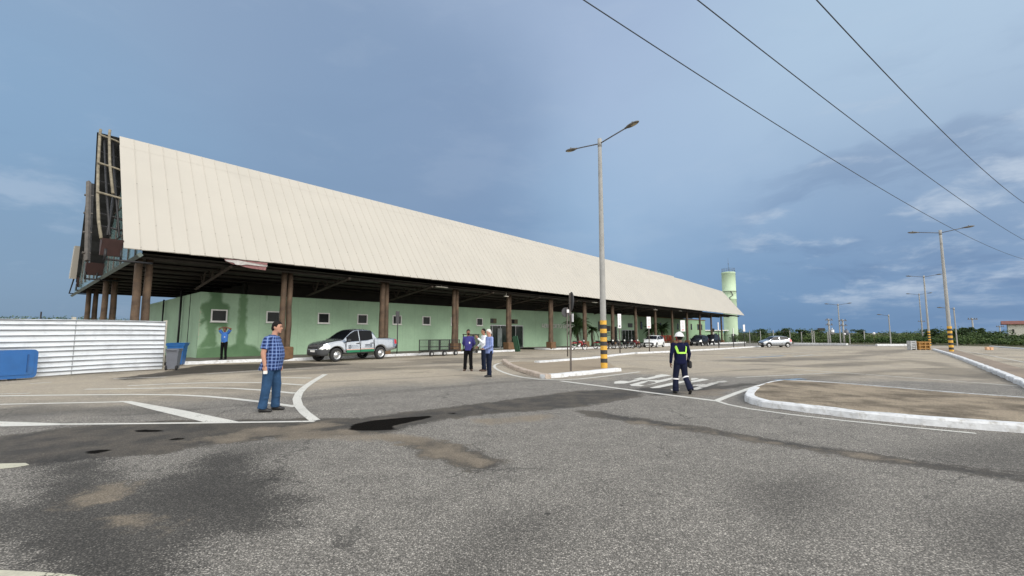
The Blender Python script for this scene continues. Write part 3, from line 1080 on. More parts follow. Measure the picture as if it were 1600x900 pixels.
def roof_sheet(name, s0, s1, i0, i1, off, rows=6, lip=True, inset=0.0):
    """ribbed metal sheet between two ribs; all sheets share one rhythm"""
    mb = MB()
    prof = []
    for i in range(i0, i1 + 1):
        a, da = i / NRIB, 1.0 / NRIB
        prof.append((a, 0.0))
        if i < i1:
            prof += [(a + da * 0.02, 0.0), (a + da * 0.94, 0.002), (a + da * 0.955, 0.024), (a + da * 0.985, 0.024)]
    rr = random.Random(3)
    jit = [rr.uniform(-0.012, 0.012) for _ in prof]
    vs, fs = [], []
    T_ = lambda s, k, a: TL(s) + (TR(s) - TL(s)) * a + (inset if k == 0 else 0.0)
    for r_ in range(rows + 1):
        s = s0 + (s1 - s0) * r_ / rows
        for k, (a, h) in enumerate(prof):
            vs.append(roof_pt(T_(s, k, a), s, off + h) + (Vector((0, 0, jit[k])) if (r_ == 0 and lip) else Vector()))
    m = len(prof)
    for r_ in range(rows):
        for k in range(m - 1):
            fs.append((r_ * m + k, r_ * m + k + 1, (r_ + 1) * m + k + 1, (r_ + 1) * m + k))
    mb.add(vs, fs)
    if lip:
        b0 = len(mb.v)
        mb.add([roof_pt(T_(s0, k, a), s0, off - 0.03) + Vector((0, 0, jit[k] - 0.01)) for k, (a, h) in enumerate(prof)], [])
        for k in range(m - 1):
            mb.f.append([k, k + 1, b0 + k + 1, b0 + k]); mb.m.append(0); mb.s.append(False)
    return mb.build(name, M_CREAM, term, fix=False)


roof_sheet('roof_sheet', 0.0, 0.905, 0, NRIB, 0.0)
roof_sheet('roof_sheet', 0.895, 1.0, 0, 125, 0.006, 2, False, 0.26)
roof_sheet('roof_sheet', 0.895, 0.965, 125, NRIB, 0.006, 2, False)

# screw heads along the seams
mb = MB()
for i in range(74):
    for s in (0.012, 0.20, 0.55):
        p_ = roof_pt(TL(s) + (TR(s) - TL(s)) * (i + 0.97) / NRIB, s, 0.026)
        mb.box(p_, (0.022, 0.022, 0.022))
o = mb.build('roof_screw', M_BOARD, term)
tag(o, None, None, None, 'stuff')
# dark sides of the twin gables: front underside, valley and rear slopes
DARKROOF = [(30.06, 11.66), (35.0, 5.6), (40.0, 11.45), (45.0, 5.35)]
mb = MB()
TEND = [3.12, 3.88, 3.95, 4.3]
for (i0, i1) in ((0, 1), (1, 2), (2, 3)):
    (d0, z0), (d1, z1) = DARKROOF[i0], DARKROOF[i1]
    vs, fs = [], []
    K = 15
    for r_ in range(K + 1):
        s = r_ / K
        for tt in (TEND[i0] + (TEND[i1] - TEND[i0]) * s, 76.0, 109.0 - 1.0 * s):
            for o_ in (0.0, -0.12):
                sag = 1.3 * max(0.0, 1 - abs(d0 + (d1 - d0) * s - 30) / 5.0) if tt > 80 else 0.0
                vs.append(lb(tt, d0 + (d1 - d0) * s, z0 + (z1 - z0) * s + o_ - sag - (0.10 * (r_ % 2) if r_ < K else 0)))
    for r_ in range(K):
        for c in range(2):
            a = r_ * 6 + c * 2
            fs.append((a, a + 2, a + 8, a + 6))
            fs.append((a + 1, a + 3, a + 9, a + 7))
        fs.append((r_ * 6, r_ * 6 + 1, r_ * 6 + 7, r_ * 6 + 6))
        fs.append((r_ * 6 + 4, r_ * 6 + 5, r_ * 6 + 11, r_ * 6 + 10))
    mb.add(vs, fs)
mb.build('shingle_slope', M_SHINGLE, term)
mb = MB()
vs = [roof_pt(t, s, -0.10) for t in (4.3, 30, 60, 107.5) for s in (0.005, 0.99)]
mb.add(vs, [(0, 1, 3, 2), (2, 3, 5, 4), (4, 5, 7, 6)])
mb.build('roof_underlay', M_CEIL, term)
# barge board of the second gable and purlins showing at the verge
mb = MB()
for (d0, z0, t0_), (d1, z1, t1_) in (((35.2, 5.7, 3.75), (40.0, 11.5, 3.98)),):
    mb.tube([lb(t0_, d0, z0), lb(t1_, d1, z1)], 0.13, 4, smooth=False)
for s in (0.12, 0.36, 0.60, 0.84):
    d, z = 35 + 5 * s, 5.6 + 5.85 * s
    mb.tube([lb(3.5 + 0.3 * s, d, z - 0.1), lb(5.0, d, z - 0.1)], 0.07, 4, smooth=False)
mb.build('barge_board', M_BOARD, term)
# bare poles of the stripped verge
def single(name, m, pts, r_, n=7):
    q = MB()
    q.tube([lb(*p) for p in pts], r_, n)
    return q.build(name, m, term)


single('verge_pole', M_BAMBOO, [(3.06, 25.3, 5.55), (3.00, 25.9, 6.4), (3.02, 27.0, 7.7), (3.10, 28.4, 9.4), (3.22, 29.9, 11.45), (3.25, 30.1, 11.85)], 0.06)
single('verge_pole', M_BAMBOO, [(3.55, 27.2, 8.0), (3.52, 28.6, 9.8), (3.58, 30.0, 11.6), (3.60, 30.1, 11.95)], 0.06)
for s, a in ((0.97, 3.16), (0.68, 3.05), (0.41, 2.97)):
    d = DE + (DR - DE) * s
    z = ZE + (ZR - ZE) * s
    single('verge_purlin', M_BAMBOO, [(a, d, z - 0.02), (3.8, d + 0.03, z - 0.13), (4.35, d + 0.08, z - 0.27)], 0.05)
single('verge_brace', M_BLACKMETAL, [(3.75, 28.25, 8.9), (3.45, 26.5, 6.9), (3.28, 25.6, 5.75)], 0.05, 6)
for s, a in ((0.84, 3.15), (0.55, 3.05), (0.27, 3.02)):
    d, z = DE + (DR - DE) * s + 0.25, ZE + (ZR - ZE) * s - 0.15
    single('verge_brace', M_BLACKMETAL, [(a + 0.1, d, z - 0.02), (3.8, d + 0.03, z - 0.12), (4.38, d + 0.08, z - 0.25)], 0.035, 6)
for t in (3.36, 3.68):
    single('verge_brace', M_BLACKMETAL, [(t, 25.6, 5.75), (t, 27.7, 8.45), (t + 0.05, 29.9, 11.25)], 0.045, 6)
single('verge_brace', M_BLACKMETAL, [(3.6, 26.5, 6.75), (4.38, 26.6, 6.6)], 0.05, 6)
single('verge_brace', M_BLACKMETAL, [(3.1, 26.0, 6.2), (4.38, 26.1, 6.1)], 0.05, 6)
for d0, a, w0 in ((25.05, 3.2, 0.5), (35.0, 3.7, 0.5), (45.0, 4.35, 0.5)):
    mb = MB()
    mb.tube([lb(a, d0, 4.66), lb(a + 1.6, d0, 4.66)], 0.05, 6)
    mb.tube([lb(a, d0, 4.62), lb(a, d0, 5.1)], 0.05, 6)
    mb.tube([lb(a + w0, d0, 4.66), lb(a + w0, d0, 5.1)], 0.04, 6)
    mb.build('verge_bracket', M_BLACKMETAL, term)
single('verge_bracket', M_BLACKMETAL, [(5.3, 46.5, 4.5), (4.15, 46.5, 4.5), (4.3, 46.0, 5.7)], 0.05, 6)
for d0, a, z, w0 in ((25.42, 3.08, 5.18, 0.70), (35.0, 3.68, 5.2, 0.9), (45.0, 4.35, 5.2, 0.9)):
    mb = MB()
    poly = [(-0.28, 0.38), (0.30, 0.38), (0.22, -0.30), (0.05, -0.30)]
    mb.prism(poly, a, a + w0, lambda p, q, h, d0=d0, z=z: lb(h, d0 + p, z + q))
    mb.build('eave_box', M_RUST, term)
mb = MB()
mb.prism([(44.1, 7.75), (44.7, 7.75), (46.0, 5.55), (45.4, 5.5)], 4.0, 5.0, lambda p, q, h: lb(h, p, q))
mb.build('loose_cream_sheet', M_CREAM, term)
# glazed gable wall
mb = MB()
GT = 4.45
vs = [lb(GT, 25.3, 5.06), lb(GT, 25.3, 5.35), lb(GT, 30, 11.3), lb(GT, 35, 5.5), lb(GT, 40, 11.2), lb(GT, 45, 5.3), lb(GT + .05, 47.5, 5.0), lb(GT + .05, 47.5, 4.55), lb(GT, 35, 4.85)]
mb.add(vs, [(0, 1, 2, 3, 8), (8, 3, 4, 5), (8, 5, 6, 7)])
for d in (26.6, 28.2, 30, 31.8, 33.4, 36.6, 38.2, 40, 41.8, 43.4):
    zt = 11.15 - abs(d - 30) / 5 * 5.9 if d < 35 else 11.2 - abs(d - 40) / 5 * 5.8
    mb.tube([lb(GT - 0.02, d, 5.0), lb(GT - 0.02, d, zt)], 0.035, 4, mi=1, smooth=False)
for z in (6.6, 8.2):
    mb.tube([lb(GT - 0.03, 25.35 + (z - 5.31) * 0.783, z), lb(GT - 0.03, 33.6, z)], 0.03, 4, mi=1, smooth=False)
mb.build('gable_glazing', [M_TEAL, M_BOARD], term)
mb = MB()
mb.tube([lb(GT - 0.1, 25.1, 5.0), lb(GT - 0.05, 36, 4.75), lb(GT - 0.02, 47.7, 4.42)], 0.12, 4, smooth=False)
mb.build('tie_beam', mat('green_grey_beam', (0.10, 0.13, 0.12), 0.7, 0, 0.2, 3), term)

# ceiling, inner partition and trusses in the dark of the roof
mb = MB()
vs = []
for t in (4.5, 30, 60, 108):
    for d, z in ((25.5, 5.12), (47.5, 4.62)):
        vs.append(lb(t, d, z + 0.02 + (0.1 if t > 50 else 0)))
mb.add(vs, [(0, 1, 3, 2), (2, 3, 5, 4), (4, 5, 7, 6)])
for k in range(11):
    d = 26.0 + k * 2.0
    mb.tube([lb(4.5, d, 5.05 - 0.022 * (d - 25.5)), lb(107.5, d, 5.12 - 0.022 * (d - 25.5))], 0.08, 4, smooth=False)
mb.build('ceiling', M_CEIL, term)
mb = MB()
mb.box(lb(36.6, 33.4, 4.6), (50.0, 0.12, 1.4))
mb.box(lb(11.5, 38.2, 4.5), (0.12, 9.5, 1.4))
mb.build('inner_partition', M_CEIL, term)
M_TRUSS = mat('faint_truss_timber', (0.045, 0.034, 0.026), 0.8, 0, 0.3, 3)
proto_tr = None
for k in range(9):
    t = 4.8 + 6.563 * (k + 0.5)
    if proto_tr is None:
        mb = MB()
        o = lb(t, 26.6, 0)
        P = lambda d, z: Vector((0, d - 26.6, z))
        mb.tube([P(25.6, 4.95), P(31.2, 4.15)], 0.09, 4, smooth=False)
        for d in (27.2, 28.6, 30.0):
            zt = 4.95 - (d - 25.6) * 0.143
            mb.tube([P(d, zt), P(d - 0.45, 5.1)], 0.05, 4, smooth=False)
            mb.tube([P(d, zt), P(d + 0.45, 5.05)], 0.05, 4, smooth=False)
        proto_tr = mb.build('roof_truss', M_TRUSS, term)
        proto_tr.location = (o.x, 0, 0)
    else:
        c = proto_tr.copy()
        COL.objects.link(c)
        c.parent = term
        c.location = (lb(t, 26.6, 0).x, 0, 0)

# log columns: pairs of trunks, the farther ones on brown pedestals
SP = 6.563


def column(t, d, ped, k):
    rr = random.Random(k)
    z0 = gzt(t, d) + 0.1
    mb = MB()
    for s in (-1, 1):
        r_ = rr.uniform(0.160, 0.195) if ped else rr.uniform(0.145, 0.175)
        pts = []
        for j in range(6):
            a = j / 5
            pts.append((s * (0.20 + rr.uniform(-0.02, 0.02)), s * 0.06 + rr.uniform(-0.02, 0.02), (z0 - 0.15) * (1 - a) + 5.2 * a))
        mb.tube(pts, [r_ * (1.08 - 0.22 * j / 5) for j in range(6)], 12)
    o = mb.build('column', M_LOG, term)
    o.location = lb(t, d, 0)
    if ped:
        m2 = MB()
        m2.box((0, 0, z0 + 0.34), (0.82, 0.70, 0.72), bev=0.05)
        p = m2.build('pedestal', M_PED, o)
    return o


for k in range(15):
    column(T0 + SP * k, D0 + 0.1, k >= 1, k)
for k, (t, d) in enumerate(((4.95, 35.9), (5.1, 43.6))):
    column(t, d, False, 40 + k)
for k in range(5, 15):      # rear row, seen through the open end
    if k >= 11:
        column(T0 + SP * k, 44.0, True, 60 + k)

# green walls
DW = 30.82


def wall_material():
    m = bpy.data.materials.new('green_wall')
    m.use_nodes = True
    T = NT(m.node_tree)
    p = T.node('ShaderNodeBsdfPrincipled')
    out = T.node('ShaderNodeOutputMaterial')
    T.t.links.new(p.outputs[0], out.inputs[0])
    co = T.node('ShaderNodeTexCoord').outputs['Object']
    a = T.noise(co, 0.6, 6, 0.6)
    b = T.noise(co, 9, 4, 0.6)
    drip = T.noise(T.vmath('MULTIPLY', co, (2.5, 2.5, 0.25)), 1.6, 4, 0.6)
    c = T.vmath('SCALE', (0.325, 0.478, 0.332), scale=T.ramp(a, 0.3, 0.7, 0.88, 1.1, False))
    c = T.vmath('SCALE', c, scale=T.ramp(b, 0.3, 0.7, 0.95, 1.05, False))
    c = T.mix(T.ramp(drip, 0.55, 0.8, 0, 0.28), c, (0.25, 0.33, 0.235))
    sx = T.node('ShaderNodeSeparateXYZ')
    T.put(sx, 0, co)
    jt = T.math('ABSOLUTE', T.math('SUBTRACT', T.math('FRACT', T.math('DIVIDE', sx.outputs[0], 1.22)), 0.5))
    c = T.mix(T.math('MULTIPLY', T.ramp(jt, 0.022, 0.004), 0.30), c, (0.20, 0.27, 0.19))
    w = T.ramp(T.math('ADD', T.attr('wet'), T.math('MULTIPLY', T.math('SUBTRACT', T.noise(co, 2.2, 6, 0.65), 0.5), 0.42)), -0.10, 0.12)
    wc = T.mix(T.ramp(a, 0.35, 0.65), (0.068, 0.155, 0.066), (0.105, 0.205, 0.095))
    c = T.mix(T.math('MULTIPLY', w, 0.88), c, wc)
    pe = T.ramp(T.math('ADD', T.attr('peel'), T.math('MULTIPLY', T.math('SUBTRACT', T.noise(co, 6, 5, 0.7), 0.5), 0.5)), -0.02, 0.06)
    c = T.mix(pe, c, (0.40, 0.44, 0.33))
    T.put(p, 'Base Color', c)
    T.put(p, 'Roughness', 0.75)
    return m


M_WALL = wall_material()


def zm2(pts):
    return [OND(230 + a / 5.926, 420 + b / 5.926, DW) for a, b in pts]


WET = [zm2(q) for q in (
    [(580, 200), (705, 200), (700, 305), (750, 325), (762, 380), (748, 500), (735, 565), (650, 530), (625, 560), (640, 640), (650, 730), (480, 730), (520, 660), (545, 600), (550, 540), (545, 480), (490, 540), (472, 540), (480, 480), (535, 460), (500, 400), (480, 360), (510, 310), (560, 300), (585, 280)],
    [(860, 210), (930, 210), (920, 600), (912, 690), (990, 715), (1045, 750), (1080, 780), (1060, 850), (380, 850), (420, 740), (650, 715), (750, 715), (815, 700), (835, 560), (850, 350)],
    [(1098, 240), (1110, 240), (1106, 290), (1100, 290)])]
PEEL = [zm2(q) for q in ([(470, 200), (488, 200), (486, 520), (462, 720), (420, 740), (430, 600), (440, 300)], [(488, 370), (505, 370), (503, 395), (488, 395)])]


def wall_grid(name, t0, t1, dfun, ztop, step=0.14, wet=False):
    mb = MB()
    n = max(2, int((t1 - t0) / step)) if wet else max(2, int((t1 - t0) / 2))
    k = 30 if wet else 2
    vs, fs, tz = [], [], []
    for i in range(n + 1):
        t = t0 + (t1 - t0) * i / n
        d = dfun(t)
        zb = gzt(t, d) - 0.1
        for j in range(k + 1):
            z = zb + (ztop(t) - zb) * j / k
            vs.append(lb(t, d, z))
            tz.append((t, z))
    for i in range(n):
        for j in range(k):
            a = i * (k + 1) + j
            fs.append((a, a + k + 1, a + k + 2, a + 1))
    b = len(vs)
    # coping and rear face
    for i in (0, n):
        t = t0 + (t1 - t0) * i / n
        vs += [lb(t, dfun(t) + 0.2, ztop(t)), lb(t, dfun(t) + 0.2, -1.2)]
        tz += [(t, 0), (t, 0)]
    top0, top1 = k, n * (k + 1) + k
    fs += [(top0, top1, b + 2, b), (b, b + 2, b + 3, b + 1)]
    fs += [tuple(range(0, k + 1)) + (b, b + 1), tuple(range(n * (k + 1), n * (k + 1) + k + 1)) + (b + 2, b + 3)]
    mb.add(vs, fs)
    o = mb.build(name, M_WALL, term)
    P = np.array(tz)
    if wet:
        put_attr(o.data, 'wet', -sdf_union(P, WET))
        put_attr(o.data, 'peel', -sdf_union(P, PEEL))
    else:
        put_attr(o.data, 'wet', np.full(len(P), -9.0))
        put_attr(o.data, 'peel', np.full(len(P), -9.0))
    return o


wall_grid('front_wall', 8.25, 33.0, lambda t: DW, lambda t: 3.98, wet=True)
wall_grid('recessed_wall', 33.0, 69.5, lambda t: 32.0, lambda t: 4.05 + 0.0095 * (t - 33))
# left end wall and the return of the front block
mb = MB()
vs = []
K = 12
for i in range(K + 1):
    d = DW + (46.0 - DW) * i / K
    t = 8.25 + 0.02 * (d - DW)
    for z in (-0.1, 3.98 - 0.012 * (d - DW)):
        vs += [lb(t, d, z)]
fs = [(2 * i, 2 * i + 1, 2 * i + 3, 2 * i + 2) for i in range(K)]
mb.add(vs, fs)
o = mb.build('end_wall', M_WALL, term)
put_attr(o.data, 'wet', np.full(len(o.data.vertices), -9.0))
put_attr(o.data, 'peel', np.full(len(o.data.vertices), -9.0))
mb = MB()
mb.add([lb(33.0, DW, -0.3), lb(33.0, DW, 3.98), lb(33.0, 32.0, 3.98), lb(33.0, 32.0, -0.3)], [(0, 1, 2, 3)])
o = mb.build('return_wall', M_WALL, term)
put_attr(o.data, 'wet', np.full(len(o.data.vertices), -9.0))
put_attr(o.data, 'peel', np.full(len(o.data.vertices), -9.0))
# windows of the front wall
wproto = None
WT = [9.25, 12.33, 15.73, 18.78, 21.90, 24.91, 28.15, 31.45]
for k, t in enumerate(WT):
    if wproto is None:
        mb = MB()
        w, h, f = 0.86, 0.74, 0.07
        for (cx, cz, sx, sz) in ((0, h / 2 - f / 2, w, f), (0, -h / 2 + f / 2, w, f), (-w / 2 + f / 2, 0, f, h - 2 * f), (w / 2 - f / 2, 0, f, h - 2 * f)):
            mb.box((cx, -0.03, cz), (sx, 0.07, sz))
        mb.box((0, -0.06, -h / 2 - 0.02), (w + 0.08, 0.14, 0.035))
        wproto = mb.build('window', M_WHITE, term)
        m2 = MB()
        m2.box((0, -0.008, 0), (w - 2 * f, 0.012, h - 2 * f))
        m2.build('pane', M_GLASSD, wproto)
        wproto.location = lb(t, DW, 2.61)
    else:
        c = copy_tree(wproto, term)
        c.location = lb(t, DW, 2.61 + 0.004 * k)
# drain pipes on the end wall
for d, z0, z1, rr_ in ((34.4, 0, 4.4, 0.06), (39.0, 0, 3.9, 0.05), (32.3, 0.1, 3.9, 0.018)):
    t = 8.2 + 0.02 * (d - DW)
    mb = MB()
    mb.tube([lb(t - 0.12, d, z0), lb(t - 0.1, d, z1)], rr_, 6)
    mb.build('drain_pipe', M_BLACKMETAL, term)
# entrance
g0 = gzt(37, 32)
mb = MB()
x0, x1, zt = 33.15, 39.5, 2.36
cx = (x0 + x1) / 2
mb.box(lb(cx, 31.96, (zt + g0) / 2 + 0.08), (x1 - x0, 0.04, zt - g0 - 0.16))
o = mb.build('entrance_glazing', M_GLASSDOOR, term)
mb = MB()
for i in range(6):
    t = x0 + (x1 - x0) * i / 5
    mb.box(lb(t, 31.9, (zt + g0) / 2), (0.06, 0.06, zt - g0))
mb.box(lb(cx, 31.9, zt), (x1 - x0 + 0.1, 0.062, 0.1))
mb.box(lb(cx, 31.9, g0 + 0.12), (x1 - x0 - 0.1, 0.058, 0.08))
mb.build('door_frame', M_ALU, o)
mb = MB()
mb.box(lb(35.6, 31.88, 1.1), (0.7, 0.03, 1.9))
mb.box(lb(34.5, 31.88, 1.0), (0.05, 0.04, 2.0))
mb.build('door_leaf', mat('pale_reflection_glass', (0.14, 0.17, 0.17), 0.12, 0, 0.4, 2), o)
for a, b in ((33.5, 35.15), (36.8, 38.65)):
    mb = MB()
    mb.box(lb((a + b) / 2, 31.97, 2.82), (b - a, 0.09, 0.5))
    v = mb.build('transom_window', mat('brown_frame', (0.10, 0.085, 0.05), 0.7, 0, 0.3, 3), term)
    m2 = MB()
    m2.box(lb((a * 0.62 + b * 0.38), 31.91, 2.82), ((b - a) * 0.6, 0.02, 0.38))
    m2.build('pane', M_GLASSD, v)
# second glazed entrance behind the motorcycles, notice boards
for a, b, z1 in ((60.2, 62.0, 2.5), (63.6, 68.0, 2.0)):
    mb = MB()
    mb.box(lb((a + b) / 2, 31.95, z1 / 2 - 0.3), (b - a, 0.05, z1 + 0.6))
    o = mb.build('glazed_entrance', M_GLASSDOOR, term)
mb = MB()
for a in (60.2, 61.1, 62.0, 63.6, 64.7, 65.8, 66.9, 68.0):
    mb.box(lb(a, 31.91, 0.75), (0.07, 0.05, 2.6))
mb.box(lb(65.8, 31.91, 2.0), (4.4, 0.052, 0.09))
mb.build('entrance_frame', M_ALU, o)
for c_, s_ in (((57.2, 31.95, 2.5), (1.3, 0.06, 1.35)), ((59.2, 31.95, 2.2), (1.5, 0.06, 0.75)), ((66.6, 31.95, 2.75), (1.5, 0.06, 0.65))):
    mb = MB()
    mb.box(lb(*c_), s_)
    mb.build('notice_board', M_SIGNBACK, term)
for z in (1.55, 1.25):
    mb = MB()
    mb.box(lb(58.9, 31.95, z), (2.2, 0.05, 0.11))
    mb.build('wall_rail', mat('grey_green_rail', (0.07, 0.12, 0.10), 0.6, 0, 0.1, 3), term)


def text_mesh(name, body, size, depth, m, parent, M):
    cu = bpy.data.curves.new(name, 'FONT')
    cu.body = body
    cu.size = size
    cu.extrude = depth
    cu.align_x = 'LEFT'
    tmp = bpy.data.objects.new(name + '_src', cu)
    COL.objects.link(tmp)
    bpy.context.view_layer.update()
    me_ = bpy.data.meshes.new_from_object(tmp.evaluated_get(bpy.context.evaluated_depsgraph_get()))
    bpy.data.objects.remove(tmp)
    me_.transform(M)
    me_.materials.clear()
    me_.materials.append(m)
    o = bpy.data.objects.new(name, me_)
    COL.objects.link(o)
    if parent:
        o.parent = parent
    return o


MT = lambda t, d, z: Matrix.Translation(lb(t, d, z)) @ Matrix.Rotation(math.pi / 2, 4, 'X')
text_mesh('wall_lettering', 'AEROPORTO DE ARACATI', 0.72, 0.03, M_WHITE, term, MT(43.1, 31.95, 2.16))
# things hung in the eave
for (a, b, c_, d_) in ((346, 404, 678, 706), (0, 0, 0, 0)):
    pass
mb = MB()
t0_, t1_ = 7.55, 9.55
mb.add([lb(t0_, 24.9, 5.22), lb(t1_, 24.9, 5.24), lb(t1_ - 0.05, 24.98, 4.85), lb(t1_ - 0.75, 24.98, 4.88), lb(t0_ + 0.35, 24.95, 5.0), lb(t0_ + 0.05, 24.95, 5.12)], [(0, 1, 2, 3, 4, 5)])
mb.add([lb(t0_, 24.86, 5.16), lb(t0_ + 0.6, 24.86, 5.20), lb(t1_, 24.86, 5.10), lb(t1_ - 0.03, 24.90, 5.03), lb(t0_ + 1.0, 24.88, 5.04), lb(t0_ + 0.75, 24.88, 4.98), lb(t0_ + 0.5, 24.88, 4.98), lb(t0_ + 0.4, 24.88, 5.06), lb(t0_ + 0.1, 24.88, 5.09)], [(0, 1, 2, 3, 4, 5, 6, 7, 8)], 1)
o = mb.build('torn_eave_sheet', [M_TORN, M_TORNW], term)
for px, py in ((690, 443), (791, 463), (929, 468), (1024, 484), (1063, 486)):
    d = 25.9
    t, z = OND(px, py, d)
    mb = MB()
    mb.box(lb(t, d, min(z, 5.02)), (1.1 if px != 791 else 0.45, 0.22, 0.07), bev=0.02)
    mb.tube([lb(t, d, min(z, 5.02)), lb(t, d, 5.15)], 0.02, 5)
    mb.build('eave_lamp', M_FLUO, term)

# sidewalk under the eaves
SWF = [(5.2, 27.4), (9, 27.05), (12.0, 26.2), (17, 26.0), (31.0, 25.95)]
pts = []


def slabz(name, td, z, m):
    return slab(name, [tuple(B(t, d).xy) for t, d in td], z, m)


slabz('sidewalk', [(5.3, 27.55), (9, 27.2), (12, 26.35), (17, 26.15), (31.0, 26.1), (31.0, 32.1), (8.0, 32.1), (8.0, 48), (5.3, 48)], 0.145, M_SIDEW)
slabz('sidewalk', [(37.4, 26.15), (47.0, 26.1), (62, 26.3), (85, 26.6), (116, 27), (116, 48), (69, 48), (37.4, 32.1)], 0.145, M_SIDEW)
kerb('sidewalk_kerb', [B(6.3, 27.25), B(9, 27.05), B(12.2, 26.2), B(17, 26.0), B(24, 25.97), B(31.2, 25.95)], 0.2, 0.16, world_pts=True)
kerb('sidewalk_kerb', [B(37.2, 28.5), B(36.9, 26.6), B(37.6, 26.05), B(47.0, 25.95), B(55, 26.1)], 0.2, 0.17, world_pts=True)
kerb('wall_foot_kerb', [B(39.5, 31.2), B(58, 31.2)], 0.15, 0.12, world_pts=True)
kerb('sidewalk_kerb', [B(58.5, 26.0), B(64.5, 25.0), B(66, 25.4)], 1.0, 0.42, world_pts=True)
kerb('sidewalk_kerb', [B(84.5, 25.9), B(100, 26.2), B(116, 26.8)], 0.5, 0.28, world_pts=True)

# rear wing seen at the right under the roof, low green block behind
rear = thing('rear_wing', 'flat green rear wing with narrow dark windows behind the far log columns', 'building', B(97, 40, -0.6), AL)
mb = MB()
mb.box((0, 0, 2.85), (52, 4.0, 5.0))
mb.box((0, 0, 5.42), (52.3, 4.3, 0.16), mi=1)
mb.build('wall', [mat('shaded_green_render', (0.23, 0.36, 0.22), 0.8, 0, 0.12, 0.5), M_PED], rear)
for k, x in enumerate((-13.0, -3.5, 6.5, 15.5, 20.5, 23.0)):
    mb = MB()
    mb.box((x, -2.01, 3.6), (0.95 if k < 4 else 1.3, 0.06, 1.5))
    w_ = mb.build('window', M_PED, rear)
    mb = MB()
    mb.box((x, -2.04, 3.6), (0.75 if k < 4 else 1.1, 0.03, 1.3))
    mb.build('pane', M_GLASSD, w_)
p = A(1110, 531, 128)
ob = thing('outbuilding', 'low pale green outbuilding with a flat white roof slab behind the last log columns', 'building', (p.x, p.y, gz(p.x, p.y)), R(-4))
mb = MB()
mb.box((0, 0, 1.6), (5.4, 5, 3.2))
mb.build('wall', M_LGREEN, ob)
mb = MB()
mb.box((0.2, 0, 3.32), (7.6, 6, 0.26))
mb.build('roof_slab', M_WHITE, ob)
mb = MB()
mb.box((0.6, -2.51, 2.0), (0.7, 0.06, 1.0))
mb.build('window', M_GLASSD, ob)

# red standing letters beside the kerb
LD = 27.8
ta, tb_, tc_ = OND(1029, 533, LD)[0], OND(1050.5, 533, LD)[0], OND(1057.5, 533, LD)[0]
p = B(ta, LD)
zb = OND(1038, 533, LD)[1]
ht = OND(1038, 523.5, LD)[1] - zb
sg = thing('letter_sign', 'red orange standing letters on the kerb below the rear wing windows', 'sign', (p.x, p.y, zb - 0.1), AL)
stp = (tb_ - ta) / 7.0
for i, ch in enumerate('ARACATI'):
    text_mesh('letter', ch, ht * 1.38, 0.09, M_SIGNRED, sg, Matrix.Translation((i * stp, 0, 0.1)) @ Matrix.Rotation(math.pi / 2, 4, 'X') @ Matrix.Diagonal((stp / (ht * 0.95), 1, 1, 1)))
mb = MB()
mb.box(((tc_ - ta) * 0.5, 0.1, -0.35), (tc_ - ta + 2.0, 0.8, 0.88))
mb.build('base', M_PED, sg)
mb = MB()
mb.box((tc_ - ta, 0, ht * 0.85), (stp * 1.1, 0.2, ht * 0.7), bev=0.05)
mb.box((tc_ - ta, 0, ht * 0.3), (stp * 0.4, 0.14, ht * 0.6))
mb.build('emblem_block', mat('crimson_block', (0.24, 0.010, 0.016), 0.5, 0, 0.15, 4), sg)

# ------------------------------------------------------------------ water tower
p = A(1143, 533, 126)
tw = thing('water_tower', 'tall pale green cylindrical concrete water tower behind the terminal end', 'water tower', (p.x, p.y, gz(p.x, p.y)))
mb = MB()
rt = 1.78
prof = [(rt * 1.01, -0.3), (rt, 4), (rt, 11.9), (rt + 0.05, 11.95), (rt + 0.05, 12.1), (rt, 12.15), (rt, 14.0), (rt + 0.05, 14.05), (rt + 0.05, 14.25), (rt, 14.3), (rt, 19.2), (rt + 0.06, 19.25), (rt + 0.06, 19.5), (rt - 0.1, 19.6), (0.02, 19.75)]
mb.lathe(prof, 40)
mb.build('shaft', M_TOWER, tw)
mb = MB()
for k in range(14):
    a = 2 * math.pi * k / 14
    mb.tube([(1.65 * math.cos(a), 1.65 * math.sin(a), 19.4), (1.65 * math.cos(a), 1.65 * math.sin(a), 20.6)], 0.03, 5)
for z in (20.0, 20.6):
    mb.tube([(1.65 * math.cos(2 * math.pi * k / 20), 1.65 * math.sin(2 * math.pi * k / 20), z) for k in range(21)], 0.03, 5)
mb.build('railing', M_ARM, tw)
mb = MB()
mb.tube([(0.1, 0, 19.6), (0.1, 0, 23.6)], [0.05, 0.02], 6)
mb.ell((0.1, 0, 22.0), (0.12, 0.12, 0.16))
mb.build('antenna', M_ARM, tw)
mb = MB()
mb.tube([(-0.4, -1.85, 14.1), (0.1, -1.9, 13.0), (-0.75, -1.75, 12.4), (-0.85, -1.72, 10.2)], 0.11, 6)
for k in range(20):
    a = -math.pi / 2 + (k - 10) * 0.14
    b = a + 0.14
    mb.tube([(1.92 * math.cos(a), 1.92 * math.sin(a), 14.15), (1.92 * math.cos(b), 1.92 * math.sin(b), 14.15)], 0.05, 4)
mb.build('overflow_pipe', M_ARM, tw)
mb = MB()
mb.box((-0.15, -1.8, 1.15), (0.95, 0.14, 2.3))
mb.build('door', M_BLACKMETAL, tw)

